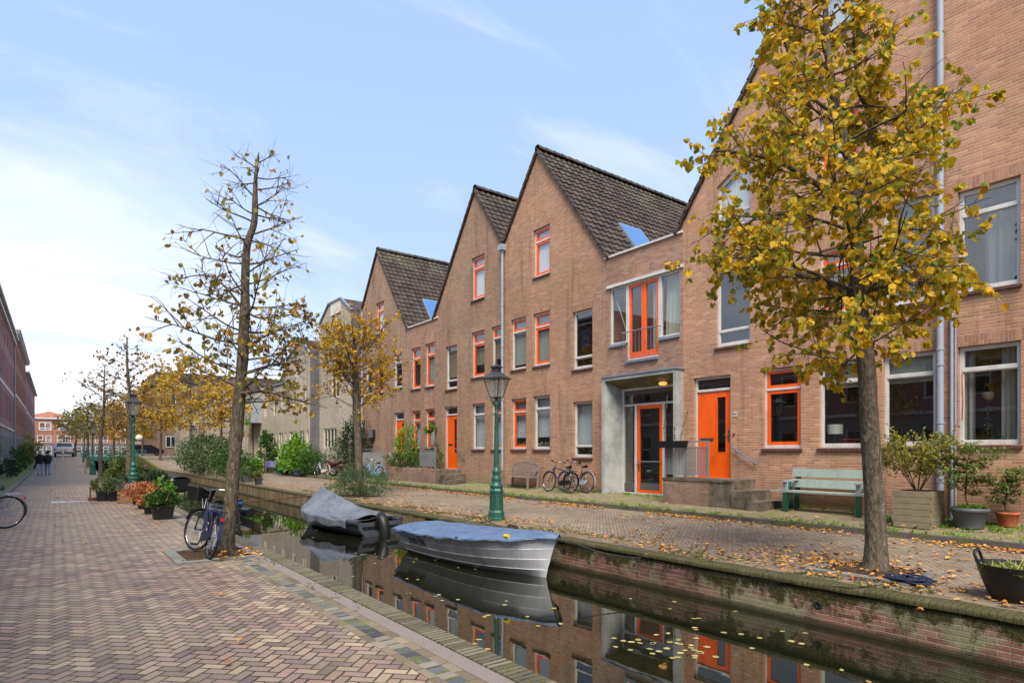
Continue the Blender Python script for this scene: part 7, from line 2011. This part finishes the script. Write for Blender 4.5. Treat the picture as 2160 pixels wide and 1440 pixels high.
# things standing on the inner window sills
yl, zl = wl(1758, 925, XF + .35)
h = thing('table_lamp', 'white drum-shaded lamp inside the window behind the golden tree', 'table lamp', (XF + .42, yl, 1.75))
s0 = wl(1757, 935, XF + .42)[1]; MB().lathe((XF + .42, yl, s0 + .22), [(.17, 0), (.175, .22)], 18).build('lamp_shade', 'lampshade', h); MB().tube([(XF + .42, yl, s0 - .1), (XF + .42, yl, s0 + .22)], .02, 8).build('lamp_stand', 'brass', h)
m = MB(); random.seed(8)
for k in range(9):
    y_ = yl - .12 - .07 * k; z_ = s0 - .06
    m.tube([(XF + .33, y_, z_), (XF + .33, y_ - .05, z_ + .14), (XF + .33, y_ - .12, z_ + .16)], .006, 5); m.ball((XF + .33, y_ - .12, z_ + .15), .02, 6, 4)
tag(m.build('ornament', 'coral'), 'row of small coral-coloured ornaments on the sill behind the golden tree', 'ornament')
y_, z_ = wl(2085, 830, XF + .4); h = thing('hanging_planter', 'macrame hanging planter inside the rightmost curtained window', 'hanging planter', (XF + .4, y_, z_))
MB().lathe((XF + .4, y_, z_ - .12), [(.05, 0), (.09, .05), (.095, .15)], 14).build('pot', 'blind_beige', h); m = MB()
for a in (0, 2.1, 4.2): m.tube([(XF + .4 + .08 * math.cos(a), y_ + .08 * math.sin(a), z_ + .03), (XF + .4, y_, z_ + .5)], .004, 4)
m.tube([(XF + .4, y_, z_ + .5), (XF + .4, y_, z_ + .9)], .004, 4); m.build('cord', 'rope', h); m = MB()
for k in range(60): m.leaf(Vector((XF + .38 + rnd(-.05, .05), y_ + rnd(-.05, .05), z_ - rnd(.05, .75))), rvec() + Vector((0, 0, -1)), rvec(), .04, .025)
m.build('vine', 'leaf_greygreen', h)
y_, z_ = wl(2125, 930, XF + .35); h = thing('houseplant', 'spiky green houseplant behind the glass of the rightmost window', 'houseplant', (XF + .35, y_, z_)); m = MB()
for k in range(22): a = k * 2.4; m.blade(Vector((XF + .35, y_, z_ - .1)), Vector((math.cos(a) * .5, math.sin(a) * .6, 1)), rvec(), rnd(.25, .42), .04)
m.build('foliage', 'leaf_bright', h); MB().lathe((XF + .35, y_, z_ - .22), [(.08, 0), (.1, .14)], 12).build('pot', 'terracotta', h)
m = MB(); m.lathe((13.9, 7.62, zquay(13.9)), [(.07, 0), (.09, .02), (.05, .25), (.07, .4), (.05, .6), (.03, .66)], 10); tag(m.build('garden_ornament', 'green_pot'), 'small green figure standing on the wall end beside the mossy steps', 'ornament')
# vents and small holes in the quay wall
for k, (y_, z_) in enumerate(((8.35, -.22), (3.72, -.27))):
    m = MB(); m.ring((7.448, y_, z_), (1, 0, 0), .035, .012, 16, 6); m.lathe((7.447, y_, z_), [(0, 0)], 4) if False else None
    m.add([(7.445, y_ + .035 * math.cos(a * .5236), z_ + .035 * math.sin(a * .5236)) for a in range(12)], [tuple(range(12))])
    tag(m.build('drain_outlet', 'plastic_black'), ('small round drain hole in the quay wall under the portal', 'round drain hole in the brick quay wall below the tree pit')[k], 'drain outlet')
